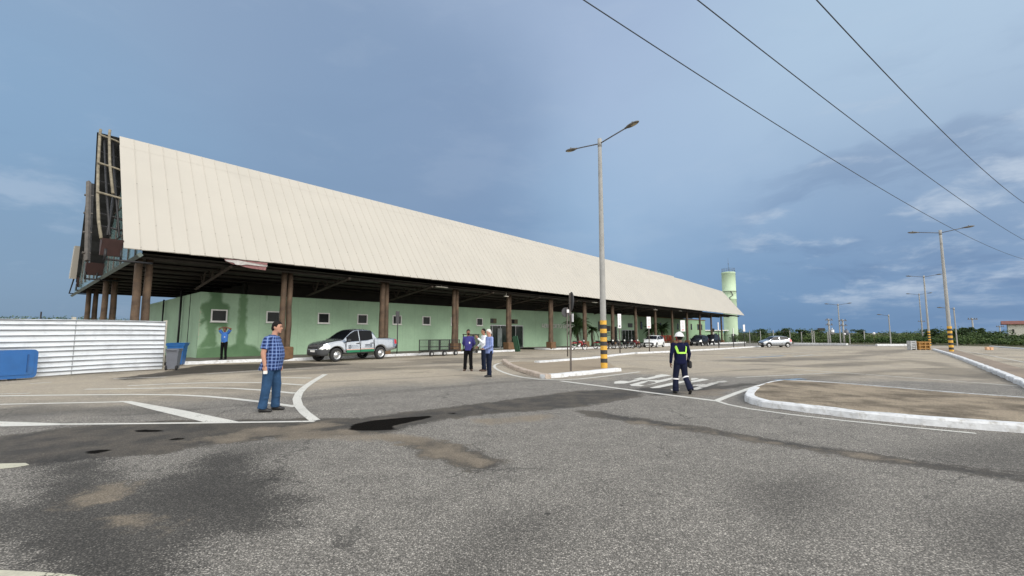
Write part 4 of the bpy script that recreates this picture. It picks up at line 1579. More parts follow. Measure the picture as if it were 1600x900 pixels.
# ------------------------------------------------------------------ white corrugated fence, containers, bins
a0, a1 = G(253, 577.5), G(0, 594)
fd = (a1 - a0)
fd.z = 0
fd.normalize()
fang = math.atan2(fd.y, fd.x)
fen = thing('corrugated_fence', 'white corrugated metal site fence standing across the left side', 'fence', a0, fang)
mb = MB()
prof = []
z = 0.03
ribs = [0.17, 0.16, 0.20, 0.18, 0.21, 0.17, 0.19, 0.22, 0.20, 0.19, 0.17]
for h in ribs:
    prof += [(0.0, z), (0.0, z + h - 0.055), (-0.055, z + h - 0.048), (-0.055, z + h - 0.014)]
    z += h
prof.append((0.0, z))
FL = 13.0
K = 40
rr = random.Random(5)
wav = [[rr.uniform(-0.010, 0.010) for _ in prof] for _ in range(K + 1)]
vs, fs = [], []
for i in range(K + 1):
    x = FL * i / K
    for k, (y, zz_) in enumerate(prof):
        w_ = sum(wav[j][k] for j in (max(0, i - 1), i, min(K, i + 1))) / 3
        vs.append((x, -y + 0.5 * w_, zz_ + 0.8 * w_ + 0.015 * math.sin(x * 0.9) + 0.006 * x * (1 - zz_ / 2.1)))
m = len(prof)
for i in range(K):
    for k in range(m - 1):
        fs.append((i * m + k, i * m + k + 1, (i + 1) * m + k + 1, (i + 1) * m + k))
mb.add(vs, fs)
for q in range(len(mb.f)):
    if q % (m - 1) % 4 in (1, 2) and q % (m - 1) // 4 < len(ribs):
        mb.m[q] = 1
mb.build('panel', [M_FENCE, mat('groove_shadow', (0.20, 0.21, 0.225), 0.6, 0, 0.35, 2)], fen)  # second material: shadow lines under the ribs, painted into the groove colour
for x, h_ in ((-0.06, 2.14), (3.05, 2.19), (6.4, 2.1), (9.6, 2.1)):
    mb = MB()
    mb.box((x, -0.12, h_ / 2), (0.10, 0.10, h_))
    mb.build('post', mat('pale_timber_post', (0.40, 0.38, 0.32), 0.8, 0, 0.2, 4), fen)
for x in (3.02, 6.1, 9.2):
    mb = MB()
    mb.box((x, 0.012, 1.06), (0.022, 0.02, 2.02))
    mb.build('sheet_joint', mat('joint_strip', (0.34, 0.36, 0.38), 0.5, 0.2, 0.2, 3), fen)
# blue container lying in front
b1 = G(57, 592.5) - Vector((-fd.y, fd.x, 0)) * 0.33
cont = thing('plastic_container', 'large blue plastic container in front of the white corrugated fence', 'container', b1, fang)
mb = MB()
poly = []
for (cx, cz, a0_) in ((0.16, 0.16, 180), (0.16, 0.84, 90)):
    pass
LX, LZ = 3.2, 1.02


def rrect(x0, x1, z0, z1, r_, n=6):
    out = []
    for cx, cz, s in ((x1 - r_, z0 + r_, -90), (x1 - r_, z1 - r_, 0), (x0 + r_, z1 - r_, 90), (x0 + r_, z0 + r_, 180)):
        for k in range(n + 1):
            a = R(s + 90 * k / n)
            out.append((cx + r_ * math.cos(a), cz + r_ * math.sin(a)))
    return out


mb.prism(rrect(0.0, LX, 0.06, LZ, 0.13), 0.02, 0.29, lambda p, q, h: Vector((p, h, q)))
mb.prism(rrect(0.10, LX - 0.1, 0.18, LZ - 0.1, 0.1), 0.29, 0.32, lambda p, q, h: Vector((p, h, q)))
cb = mb.build('body', M_BLUEP, cont)
for x in (0.20, 1.55):
    mb = MB()
    mb.box((x + 0.06, 0.33, 0.56), (0.03, 0.03, 0.6))
    mb.build('rib', mat('darker_blue_plastic', (0.012, 0.065, 0.20), 0.45, 0, 0.1, 3), cont)
for x in (0.55, 1.05, 2.6):
    mb = MB()
    mb.box((x, 0.16, 0.04), (0.14, 0.24, 0.09))
    mb.build('foot', M_BLACKMETAL, cont)


def bin_(loc, rz, label, m, w, h, wheels):
    o = thing('wheelie_bin', label, 'rubbish bin', loc, rz, 'bins at the fence end')
    mb = MB()
    w0, d0 = w * 0.8, w * 0.85
    vs = []
    for z, s in ((0.06, 0.80), (h * 0.86, 1.0), (h * 0.86, 1.10), (h * 0.93, 1.10)):
        for sx, sy in ((-1, -1), (1, -1), (1, 1), (-1, 1)):
            vs.append((sx * w / 2 * s, sy * w * 0.55 * s, z))
    fs = [(3, 2, 1, 0)]
    for i in range(3):
        for k in range(4):
            k2 = (k + 1) % 4
            fs.append((i * 4 + k, i * 4 + k2, (i + 1) * 4 + k2, (i + 1) * 4 + k))
    fs.append((12, 13, 14, 15))
    mb.add(vs, fs)
    mb.build('body', m, o)
    mb = MB()
    mb.box((0, 0.02, h * 0.96), (w * 1.14, w * 1.25, 0.055), bev=0.02)
    mb.tube([(-w * 0.4, -w * 0.66, h * 0.93), (w * 0.4, -w * 0.66, h * 0.93)], 0.025, 6)
    mb.build('lid', m, o)
    if wheels:
        for s in (-1, 1):
            mb = MB()
            mb.tube([(s * w * 0.36, -w * 0.45, 0.1), (s * w * 0.48, -w * 0.45, 0.1)], 0.1, 14)
            mb.build('wheel', M_TYRE, o)
    return o


bin_(G(270, 578), R(20), 'grey lidded wheelie bin in front of the taller blue one', M_GREYP, 0.44, 0.92, True)
bin_(G(275.5, 571), R(-70), 'taller blue wheelie bin behind the grey bin', M_BLUEP, 0.62, 1.12, True)


# ------------------------------------------------------------------ vehicles
def tab(t, x):
    return lerp_tab(t, x)


def wheel(root, x, y, r_, w, m_rim=None, slots=8):
    s = 1 if y > 0 else -1
    MW = Matrix.Translation((x, y, r_)) @ Matrix.Rotation(-s * math.pi / 2, 4, 'X')
    mb = MB()
    prof = [(r_ * 0.62, -w / 2), (r_ * 0.86, -w / 2), (r_ * 0.97, -w * 0.38), (r_, -w * 0.2), (r_, w * 0.2), (r_ * 0.97, w * 0.38), (r_ * 0.86, w / 2), (r_ * 0.62, w / 2), (r_ * 0.60, w * 0.3)]
    mb.lathe(prof, 28, MW)
    wh = mb.build('wheel', M_TYRE, root)
    mb = MB()
    q = w / 2
    mb.lathe([(r_ * 0.62, q * 0.95), (r_ * 0.58, q * 0.90), (r_ * 0.54, q * 0.45), (r_ * 0.40, q * 0.50), (r_ * 0.30, q * 0.85), (r_ * 0.16, q * 0.9), (r_ * 0.13, q * 1.05), (0.005, q * 1.08)], 28, MW)
    mb.build('rim', m_rim or M_RIM, wh)
    mb = MB()
    for k in range(slots):
        a = 2 * math.pi * k / slots
        mb.tube([MW @ Vector((r_ * 0.44 * math.cos(a), r_ * 0.44 * math.sin(a), q * 0.3)), MW @ Vector((r_ * 0.44 * math.cos(a), r_ * 0.44 * math.sin(a), q * 0.56))], r_ * 0.065, 8)
    mb.build('vent_hole', M_BLACKMETAL, wh)


def car_body(root, top, belt, plan, low, axles, wr, cls, mats, step=0.05, tumble=0.30, arch=1.22):
    x0, x1 = top[0][0], top[-1][0]
    n = int((x1 - x0) / step)
    xs = [x0 + (x1 - x0) * i / n for i in range(n + 1)]
    # cluster stations at the rounded ends
    xs = sorted(set([round(x, 4) for x in xs + [x0 + 0.015, x0 + 0.03, x1 - 0.015, x1 - 0.03]]))
    REL = [0, 0.05, 0.30, 0.62, 0.93, 1.0]
    NL = 9
    rings, zones = [], []
    for x in xs:
        zt, zb, hw, zl = tab(top, x), tab(belt, x), tab(plan, x), tab(low, x)
        for ax in axles:
            ra = wr * arch
            if abs(x - ax) < ra:
                zl = max(zl, wr * 0.98 + math.sqrt(ra * ra - (x - ax) ** 2))
        zl = min(zl, zb - 0.02)
        ring = [(0, zl, 'b'), (hw * 0.5, zl, 'b'), (hw * 0.93, zl, 's')]
        for j in range(1, NL + 1):
            a = j / NL
            z = zl + (zb - zl) * a
            g = (z - 0.25) / max(0.2, zb - 0.25)
            y = hw * (0.955 + 0.045 * math.sin(math.pi * max(0, min(1, g * 0.85 + 0.1))) - 0.025 * max(0, g) ** 3)
            ring.append((y, z, 's'))
        yb = ring[-1][0]
        ring[-1] = (ring[-1][0], ring[-1][1], 'g')
        up = max(0.0, zt - zb)
        for rel in REL[1:]:
            z = zb + up * rel
            y = yb - 0.02 * min(1, up / 0.1) * (1 if rel > 0 else 0) - tumble * up * rel - (0.03 if rel == 1 else 0)
            ring.append((max(0.05, y), z, 'g'))
        ye = ring[-1][0]
        ring[-1] = (ring[-1][0], ring[-1][1], 't')
        for f_, cz in ((0.88, 0.016), (0.6, 0.034), (0.3, 0.044), (0.0, 0.048)):
            ring.append((ye * f_, zt + cz * min(1, hw), 't'))
        rings.append(ring)
    m = len(rings[0])
    out = {}

    def face(pts, key):
        o = out.setdefault(key, MB())
        o.add(pts, [tuple(range(len(pts)))], 0, True)
    for i in range(len(xs) - 1):
        for k in range(m - 1):
            zone = rings[i][k][2]
            q = [(xs[i], *rings[i][k][:2]), (xs[i + 1], *rings[i + 1][k][:2]), (xs[i + 1], *rings[i + 1][k + 1][:2]), (xs[i], *rings[i][k + 1][:2])]
            c = [sum(p[j] for p in q) / 4 for j in range(3)]
            up = tab(top, c[0]) - tab(belt, c[0])
            rel = (c[2] - tab(belt, c[0])) / up if up > 0.02 else -1
            for s in (1, -1):
                key = cls(c[0], c[1], c[2], zone, rel, up, s)
                pts = [(p[0], p[1] * s, p[2]) for p in q]
                if s < 0:
                    pts = pts[::-1]
                face(pts, key)
    for i, sgn in ((0, -1), (len(xs) - 1, 1)):
        pts = [(xs[i], y, z) for y, z, _ in rings[i]] + [(xs[i], -y, z) for y, z, _ in rings[i][::-1]]
        face(pts if sgn < 0 else pts[::-1], cls(xs[i], 0, 0.5, 'e', -1, 0, 1))
    objs = {}
    for key, mbk in out.items():
        nm = key[0] if isinstance(key, tuple) else key
        me_ = mbk.mesh(nm, mats.get(nm, mats['body']))
        bm = bmesh.new()
        bm.from_mesh(me_)
        bmesh.ops.remove_doubles(bm, verts=bm.verts[:], dist=0.0006)
        bmesh.ops.dissolve_degenerate(bm, dist=0.0005, edges=bm.edges[:])
        bm.to_mesh(me_)
        bm.free()
        o = bpy.data.objects.new(nm, me_)
        COL.objects.link(o)
        o.parent = root
        objs[key] = o
    return objs


def decal(parent, name, m, boxes):
    mb = MB()
    for c, s in boxes:
        mb.box(c, s)
    return mb.build(name, m, parent)


# --- pickup
f_ = (G(521, 565.5) + G(595, 561)) / 2
hd = (G(521, 565.5) - G(595, 561)).normalized()
# near side wheels lie on the camera side; shift the centre line away from them
left = Vector((-hd.y, hd.x, 0))
side = 1 if left.dot(Vector((0, 0, 0)) - f_) > 0 else -1
ctr = f_ - left * side * 0.80 - hd * 0.20
pk = thing('pickup_truck', 'silver double cab pickup with a green stripe on its doors parked at the kerb', 'pickup truck', (ctr.x, ctr.y, 0), math.atan2(hd.y, hd.x))
TOP = [(-2.68, 1.02), (-2.62, 1.20), (-2.4, 1.235), (-1.12, 1.25), (-1.02, 1.30), (-0.86, 1.62), (-0.72, 1.73), (-0.4, 1.775), (0.1, 1.785), (0.42, 1.74), (0.70, 1.60), (1.22, 1.22), (1.34, 1.165), (1.7, 1.13), (2.1, 1.06), (2.4, 0.96), (2.55, 0.82), (2.60, 0.66)]
BELT = [(-2.68, 0.98), (-2.62, 1.16), (-2.4, 1.20), (-1.12, 1.22), (-1.0, 1.24), (-0.75, 1.20), (-0.4, 1.12), (0.3, 1.08), (1.1, 1.06), (1.25, 1.11), (1.34, 1.12), (1.7, 1.08), (2.1, 1.0), (2.4, 0.90), (2.55, 0.78), (2.60, 0.62)]
PLAN = [(-2.68, 0.80), (-2.62, 0.86), (-2.3, 0.895), (1.5, 0.905), (1.9, 0.89), (2.2, 0.84), (2.42, 0.75), (2.55, 0.62), (2.60, 0.48)]
LOW = [(-2.68, 0.62), (-2.4, 0.56), (-1.8, 0.46), (-0.9, 0.42), (1.3, 0.40), (2.1, 0.36), (2.45, 0.33), (2.60, 0.40)]


def cls_pick(x, y, z, zone, rel, up, s):
    if zone == 'b':
        return 'underbody'
    if zone == 'e':
        return 'bumper' if x > 0 else 'tailgate'
    if zone == 'g' and up > 0.16 and 0.06 < rel < 0.9 and -0.78 < x < 1.02:
        if -0.06 < x - 0.18 < 0.0:
            return 'body'
        return ('side_window', s, x > 0.15)
    if zone in 't' and 0.50 < x < 1.26:
        return 'windscreen'
    if zone == 't' and -1.02 < x < -0.80 and y < 0.7:
        return 'rear_window'
    if zone == 't' and x < -1.05:
        return 'bed_cover'
    if x > 2.08 and 0.70 < z < 0.90 - 0.28 * max(0, x - 2.35) and y > 0.50 and zone == 's':
        return ('headlight', s)
    if zone == 's' and x > 2.02 + (0.1 if z < 0.5 else 0) and z < 0.72:
        return 'bumper'
    if x > 2.40 and zone in 'sg':
        return 'bumper'
    if zone in 's' and x < -2.45 and z > 0.90 and y > 0.7:
        return ('taillight', s)
    if zone == 's' and x < -2.5 and z < 0.78:
        return 'rear_bumper'
    if zone == 's' and z < 0.475 and -0.9 < x < 1.3:
        return 'sill'
    if zone == 's' and 0.18 < x < 1.12 and z > 0.475:
        return ('door', s, 1)
    if zone == 's' and -0.82 < x < 0.14 and z > 0.475:
        return ('door', s, 2)
    return 'body'


PM = {'body': M_SILVER, 'door': M_SILVER, 'underbody': M_BLACKMETAL, 'bumper': M_PLAST, 'tailgate': M_SILVER, 'side_window': M_CARGLASS, 'windscreen': M_CARGLASS, 'rear_window': M_CARGLASS,
      'bed_cover': M_PLAST, 'headlight': M_HEAD, 'taillight': M_TAIL, 'rear_bumper': M_PLAST, 'sill': M_PLAST}
po = car_body(pk, TOP, BELT, PLAN, LOW, (1.70, -1.33), 0.38, cls_pick, PM)
for x in (1.70, -1.33):
    for s in (1, -1):
        wheel(pk, x, s * 0.80, 0.375, 0.24)
sd = side            # the side turned to the camera
yd = sd * 0.925
for key, x in ((('door', sd, 1), 0.30), (('door', sd, 2), -0.68)):
    if key in po:
        mb = MB()
        mb.box((x, yd * 1.005, 0.99), (0.20, 0.04, 0.045), bev=0.015)
        mb.build('handle', M_BLACKMETAL, po[key])
d1, d2 = po[('door', sd, 1)], po[('door', sd, 2)]
decal(d1, 'green_stripe', M_GREENS, [((0.64, yd * 0.999, 0.545), (0.92, 0.012, 0.125))])
decal(d2, 'green_stripe', M_GREENS, [((-0.33, yd * 0.999, 0.56), (0.94, 0.012, 0.125))])
decal(d1, 'orange_stripe', M_ORANGES, [((0.64, yd * 1.002, 0.645), (0.92, 0.012, 0.035))])
decal(d2, 'orange_stripe', M_ORANGES, [((-0.33, yd * 1.002, 0.66), (0.94, 0.012, 0.035))])
decal(d1, 'door_crest', M_INK, [((0.92, yd * 1.006, 0.80), (0.03, 0.012, 0.17)), ((0.82, yd * 1.006, 0.80), (0.03, 0.012, 0.17)), ((0.87, yd * 1.006, 0.89), (0.10, 0.012, 0.03)), ((0.87, yd * 1.006, 0.71), (0.10, 0.012, 0.03))])
decal(d1, 'door_text', mat('pale_decal_ink', (0.26, 0.30, 0.36), 0.5, 0, 0.3, 30), [((0.50, yd * 1.006, 0.865), (0.42, 0.012, 0.028)), ((0.46, yd * 1.006, 0.79), (0.55, 0.012, 0.032)), ((0.50, yd * 1.006, 0.725), (0.40, 0.012, 0.022))])
decal(d2, 'door_text', M_INK, [((-0.42, yd * 1.006, 0.90), (0.40, 0.012, 0.06)), ((-0.42, yd * 1.006, 0.82), (0.42, 0.012, 0.04)), ((-0.42, yd * 1.006, 0.755), (0.40, 0.012, 0.02)), ((-0.62, yd * 1.006, 0.85), (0.03, 0.012, 0.16))])
decal(pk, 'door_gap', M_BLACKMETAL, [((x, yd * 0.985, 0.82), (0.016, 0.03, 0.66)) for x in (0.155, 1.135)] + [((-0.835, yd * 0.985, 0.9), (0.02, 0.03, 0.62))])
decal(pk, 'number_plate', M_WHITE, [((2.605, 0, 0.60), (0.02, 0.40, 0.11))])
decal(pk, 'grille', M_BLACKMETAL, [((2.575, 0, 0.76), (0.06, 0.9, 0.10)), ((2.60, 0, 0.48), (0.03, 0.8, 0.12))])
for s in (1, -1):
    mb = MB()
    mb.box((1.02, s * 1.02, 1.16), (0.14, 0.22, 0.17), bev=0.04)
    mb.box((1.05, s * 0.90, 1.10), (0.08, 0.14, 0.04))
    mb.build('wing_mirror', M_PLAST, pk)

# --- small hatchback cars
HT = [(-1.96, 0.52), (-1.93, 0.90), (-1.82, 1.02), (-1.55, 1.27), (-1.32, 1.40), (-0.9, 1.455), (-0.3, 1.48), (0.15, 1.45), (0.45, 1.36), (1.02, 1.01), (1.12, 0.965), (1.5, 0.87), (1.78, 0.74), (1.92, 0.60), (1.96, 0.48)]
HB = [(-1.96, 0.48), (-1.93, 0.86), (-1.82, 0.98), (-1.55, 1.05), (-1.2, 1.04), (-0.4, 0.96), (0.9, 0.90), (1.02, 0.94), (1.12, 0.925), (1.5, 0.83), (1.78, 0.70), (1.92, 0.56), (1.96, 0.44)]
HP = [(-1.96, 0.62), (-1.9, 0.74), (-1.6, 0.82), (-1.1, 0.85), (1.1, 0.85), (1.5, 0.81), (1.78, 0.70), (1.92, 0.54), (1.96, 0.42)]
HL = [(-1.96, 0.36), (-1.7, 0.27), (-1.0, 0.22), (1.0, 0.20), (1.7, 0.21), (1.96, 0.30)]


def cls_hatch(x, y, z, zone, rel, up, s):
    if zone == 'b':
        return 'underbody'
    if zone == 'e':
        return 'bumper'
    if zone == 'g' and up > 0.10 and 0.06 < rel < 0.88 and -1.5 < x < 0.86:
        return 'body' if 0 < x + 0.28 < 0.05 else ('side_window', s, x > -0.25)
    if zone == 't' and 0.36 < x < 1.05:
        return 'windscreen'
    if zone == 't' and -1.82 < x < -1.40:
        return 'rear_window'
    if zone in 'sg' and x > 1.42 and 0.60 < z and y > 0.48 and x < 1.86:
        return ('headlight', s)
    if zone in 'sg' and x < -1.52 and 0.74 < z < 1.12 and y > 0.5:
        return ('taillight', s)
    if zone == 's' and z < 0.30:
        return 'sill'
    if x > 1.86 and z < 0.62:
        return 'grille'
    if zone == 's' and -0.26 < x < 0.84 and z > 0.30:
        return ('door', s, 1)
    if zone == 's' and -0.86 < x < -0.30 and z > 0.30:
        return ('door', s, 2)
    return 'body'


def hatch(label, paint, tail, loc, rz, group, scale=1.0, glass=M_CARGLASS):
    o = thing('parked_car', label, 'car', loc, rz, group)
    mm = {'body': paint, 'door': paint, 'underbody': M_BLACKMETAL, 'bumper': paint, 'side_window': glass, 'windscreen': glass, 'rear_window': glass, 'headlight': M_HEAD,
          'taillight': tail, 'sill': M_PLAST, 'grille': M_PLAST}
    car_body(o, HT, HB, HP, HL, (1.22, -1.26), 0.30, cls_hatch, mm, step=0.06)
    for x in (1.22, -1.26):
        for s in (1, -1):
            wheel(o, x, s * 0.745, 0.30, 0.19, slots=5)
    for s in (1, -1):
        mb = MB()
        mb.box((0.78, s * 0.93, 0.98), (0.11, 0.18, 0.12), bev=0.03)
        mb.build('wing_mirror', paint, o)
    decal(o, 'number_plate', M_WHITE, [((1.965, 0, 0.45), (0.02, 0.38, 0.1)), ((-1.965, 0, 0.6), (0.02, 0.38, 0.1))])
    o.scale = (scale,) * 3
    return o


GC = 'cars parked around the terminal yard'
p = G(1214, 543)
hatch('silver hatchback parked sideways out in the open yard', M_SILVER, M_TAILP, (p.x + 0.2, p.y + 0.8, p.z), R(181), GC, 0.94)
p = G(1019, 543)
hatch('white hatchback parked at the kerb beside the motorcycles', M_WHITECAR, M_TAIL, (p.x + 0.6, p.y + 1.2, gz(0, p.y + 1.2)), AL + math.pi + R(4), GC)
p = G(1091, 540.5)
hatch('black hatchback under the eave, nearer one of the two dark cars', M_BLACKCAR, M_TAIL, (p.x + 0.6, p.y + 1.0, gz(0, p.y + 1.0)), AL + math.pi, GC, 1.06)
# dark SUV
p = G(1110, 539.2)
o = thing('parked_car', 'black tall estate car under the eave, farther one of the two dark cars', 'car', (p.x + 0.8, p.y + 1.2, gz(0, p.y + 1.2)), AL + math.pi, GC)
ST = [(-2.2, 0.7), (-2.16, 1.1), (-2.08, 1.50), (-1.9, 1.68), (-1.2, 1.74), (0.0, 1.74), (0.35, 1.66), (1.0, 1.17), (1.15, 1.12), (1.7, 1.04), (2.0, 0.94), (2.15, 0.78), (2.2, 0.6)]
SB = [(-2.2, 0.66), (-2.16, 1.04), (-2.08, 1.10), (-0.5, 1.08), (0.95, 1.04), (1.05, 1.10), (1.15, 1.08), (1.7, 1.0), (2.0, 0.9), (2.15, 0.74), (2.2, 0.56)]
SPL = [(-2.2, 0.72), (-2.1, 0.84), (-1.8, 0.88), (1.6, 0.88), (2.0, 0.8), (2.2, 0.55)]
SLW = [(-2.2, 0.45), (-1.0, 0.34), (1.0, 0.34), (2.2, 0.42)]


def cls_suv(x, y, z, zone, rel, up, s):
    if zone == 'b':
        return 'underbody'
    if zone == 'g' and up > 0.12 and 0.06 < rel < 0.88 and -1.95 < x < 0.9:
        return 'body' if abs((x + 2.05) % 0.95 - 0.04) < 0.04 else ('side_window', s, int((x + 2.05) / 0.95))
    if zone == 't' and 0.3 < x < 1.05:
        return 'windscreen'
    if zone in 'sg' and x > 1.78 and z > 0.78 and y > 0.45:
        return ('headlight', s)
    if zone in 'sg' and x < -2.0 and 0.9 < z < 1.5 and y > 0.6:
        return ('taillight', s)
    if zone == 's' and z < 0.44:
        return 'sill'
    return 'body'


car_body(o, ST, SB, SPL, SLW, (1.38, -1.32), 0.35, cls_suv, {'body': M_BLACKCAR, 'underbody': M_BLACKMETAL, 'side_window': M_CARGLASS, 'windscreen': M_CARGLASS, 'headlight': M_HEAD, 'taillight': M_TAIL, 'sill': M_PLAST}, step=0.07)
for x in (1.38, -1.32):
    for s in (1, -1):
        wheel(o, x, s * 0.77, 0.35, 0.22, slots=5)


# --- motorcycles
def motorcycle(paint):
    o = thing('motorcycle', 'x', 'motorcycle', (0, 0, 0), 0, 'motorcycles parked along the terminal kerb')
    for x in (0.64, -0.62):
        MW = Matrix.Translation((x, 0, 0.30)) @ Matrix.Rotation(math.pi / 2, 4, 'X')
        mb = MB()
        mb.lathe([(0.235, -0.035), (0.27, -0.045), (0.30, -0.02), (0.30, 0.02), (0.27, 0.045), (0.235, 0.035), (0.235, -0.035)], 22, MW)
        w_ = mb.build('wheel', M_TYRE, o)
        mb = MB()
        mb.lathe([(0.24, -0.03), (0.21, -0.02), (0.21, 0.02), (0.24, 0.03)], 22, MW)
        for k in range(6):
            a = math.pi * k / 3
            mb.tube([MW @ Vector((0, 0, 0)), MW @ Vector((0.22 * math.cos(a), 0.22 * math.sin(a), 0))], 0.014, 5)
        mb.tube([MW @ Vector((0, 0, -0.07)), MW @ Vector((0, 0, 0.07))], 0.05, 10)
        mb.build('rim', M_CHROME, w_)
    mb = MB()
    mb.tube([(0.42, 0, 0.86), (0.30, 0, 0.60), (0.18, 0, 0.32), (-0.25, 0, 0.30), (-0.30, 0, 0.66), (0.40, 0, 0.80)], 0.028, 6)
    for s in (-1, 1):
        mb.tube([(-0.22, s * 0.07, 0.36), (-0.62, s * 0.08, 0.30)], 0.025, 6)
        mb.tube([(-0.60, s * 0.11, 0.32), (-0.45, s * 0.11, 0.68)], 0.03, 6)
    mb.tube([(0.0, 0.07, 0.30), (0.05, 0.28, 0.02)], 0.014, 5)
    mb.build('frame', M_BLACKMETAL, o)
    mb = MB()
    mb.ell((0.04, 0, 0.38), (0.19, 0.12, 0.15), n=10)
    mb.tube([(0.08, 0, 0.42), (0.17, 0, 0.58)], 0.085, 10)
    mb.build('engine', M_RIM, o)
    mb = MB()
    mb.tube([(0.15, -0.1, 0.34), (0.0, -0.13, 0.24), (-0.3, -0.14, 0.30), (-0.75, -0.15, 0.42)], [0.022, 0.025, 0.045, 0.05], 8)
    mb.build('exhaust', M_CHROME, o)
    mb = MB()
    mb.ell((0.16, 0, 0.80), (0.25, 0.13, 0.13), n=12)
    mb.ell((-0.42, 0, 0.70), (0.28, 0.11, 0.09), n=10)
    mb.tube([(0.78, 0, 0.60), (0.64, 0, 0.64), (0.45, 0, 0.58)], [0.03, 0.07, 0.04], 8)
    mb.ell((0.34, 0, 0.62), (0.10, 0.16, 0.20), n=10)
    mb.tube([(-0.68, 0, 0.72), (-0.86, 0, 0.58)], [0.07, 0.04], 8)
    fair = mb.build('bodywork', paint, o)
    fair.material_slots[0].link = 'OBJECT'
    fair.material_slots[0].material = paint
    mb = MB()
    mb.ell((-0.22, 0, 0.82), (0.36, 0.13, 0.07), n=12)
    mb.ell((-0.48, 0, 0.86), (0.18, 0.12, 0.06), n=10)
    mb.build('seat', M_SEAT, o)
    mb = MB()
    for s in (-1, 1):
        mb.tube([(0.64, s * 0.08, 0.30), (0.44, s * 0.08, 0.92)], 0.024, 7)
        mb.tube([(0.42, s * 0.05, 0.96), (0.36, s * 0.20, 1.03), (0.26, s * 0.36, 1.02)], 0.016, 6)
        mb.tube([(0.34, s * 0.24, 1.03), (0.36, s * 0.27, 1.18)], 0.008, 5)
        mb.ell((0.36, s * 0.30, 1.20), (0.015, 0.06, 0.045), n=8)
    mb.build('handlebar', M_BLACKMETAL, o)
    mb = MB()
    mb.ell((0.52, 0, 0.90), (0.08, 0.10, 0.10), n=12)
    mb.build('headlight', M_HEAD, o)
    return o


M_DGREY = mat('graphite_paint', (0.05, 0.05, 0.055), 0.3, 0.3, 0.1, 6)
M_WINE = mat('wine_red_paint', (0.20, 0.012, 0.018), 0.3, 0, 0.1, 6, coat=0.4)
SPOTS = [(905, 547.4, 14, M_RED, 'red motorcycle standing alone in front of the palm beside a log column'),
         (941, 546.0, -36, M_RED, 'bright red motorcycle just right of the black and yellow lamp post'),
         (956, 545.6, -66, M_BLACKCAR, 'black motorcycle next to the bright red one right of the lamp post'),
         (965, 545.2, -60, M_DGREY, 'graphite motorcycle behind the post of the nearest white upright sign'),
         (975, 544.8, -72, M_BLACKCAR, 'black motorcycle third from the white hatchback in the parked row'),
         (985, 544.5, -62, M_DGREY, 'graphite motorcycle second from the white hatchback in the parked row'),
         (993, 544.2, -48, M_WINE, 'wine red motorcycle beside the nose of the white hatchback')]
proto = None
for i, (px, py, yaw, paint, lab) in enumerate(SPOTS):
    p = G(px, py)
    if proto is None:
        proto = o = motorcycle(paint)
    else:
        o = copy_tree(proto)
        for ch in o.children:
            if ch.name.startswith('bodywork'):
                ch.material_slots[0].link = 'OBJECT'
                ch.material_slots[0].material = paint
    o['label'] = lab
    o.location = (p.x, p.y + 0.5, p.z)
    o.rotation_euler = (R(6), 0, R(yaw))

# --- luggage trailers and board
p = G(685, 556.2)
ct = thing('luggage_cart', 'low wire mesh luggage cart with small wheels beside the kerb', 'cart', (p.x, p.y + 0.5, p.z), AL - R(3))
mb = MB()
mb.box((0, 0, 0.36), (2.75, 1.1, 0.07))
mb.tube([(-1.37, 0, 0.33), (-1.75, 0, 0.22)], 0.025, 6)
mb.build('deck', M_BLACKMETAL, ct)
mb = MB()
for x in (-1.34, -0.45, 0.45, 1.34):
    for y in (-0.53, 0.53):
        mb.box((x, y, 0.75), (0.05, 0.05, 0.74))
for y in (-0.53, 0.53):
    mb.box((0, y, 1.10), (2.7, 0.035, 0.035))
    mb.box((0, y, 0.62), (2.7, 0.025, 0.025))
    for k in range(34):
        mb.box((-1.32 + k * 0.08, y, 0.74), (0.009, 0.009, 0.72))
    for k in range(7):
        mb.box((0, y, 0.44 + k * 0.1), (2.7, 0.009, 0.009))
mb.build('mesh_cage', M_BLACKMETAL, ct)
for x in (-1.05, 0.05, 1.05):
    mb = MB()
    mb.tube([(x, -0.52, 0.17), (x, -0.42, 0.17)], 0.17, 16)
    w_ = mb.build('wheel', M_TYRE, ct)
    mb = MB()
    mb.tube([(x, -0.535, 0.17), (x, -0.5, 0.17)], 0.085, 12)
    mb.build('hub', M_ALU if x else M_WHITE, w_)
p = B(25.6, 26.0)
ct = thing('cage_trolley', 'tall dark slatted trolley parked against the log column behind the purple shirt', 'trolley', (p.x, p.y, gz(p.x, p.y) + 0.02), AL)
mb = MB()
for x in (-0.55, 0.55):
    for y in (-0.32, 0.32):
        mb.box((x, y, 0.82), (0.06, 0.06, 1.3))
mb.box((0, 0, 0.24), (1.15, 0.7, 0.08))
mb.box((0, 0, 1.47), (1.2, 0.74, 0.06))
for k in range(11):
    mb.box((-0.5 + k * 0.1, -0.33, 0.82), (0.055, 0.02, 1.25))
mb.build('slatted_frame', mat('dark_brown_slats', (0.028, 0.022, 0.018), 0.7, 0, 0.3, 5), ct)
for x in (-0.4, 0.4):
    for y in (-0.25, 0.25):
        mb = MB()
        mb.tube([(x, y - 0.04, 0.1), (x, y + 0.04, 0.1)], 0.1, 12)
        mb.build('wheel', M_TYRE, ct)
p = G(810, 550)
bd = thing('leaning_board', 'dark green folded board leaning against a column pedestal by the entrance', 'board', (p.x, p.y, p.z), AL)
mb = MB()
rotb = Matrix.Rotation(R(-17), 3, 'Y')
mb.box(rotb @ Vector((0, 0, 0.68)) + Vector((0, 0, 0.06)), (0.07, 0.42, 1.36), rotb)
mb.box(rotb @ Vector((-0.12, 0.05, 0.66)) + Vector((-0.03, 0, 0.06)), (0.03, 0.38, 1.30), rotb)
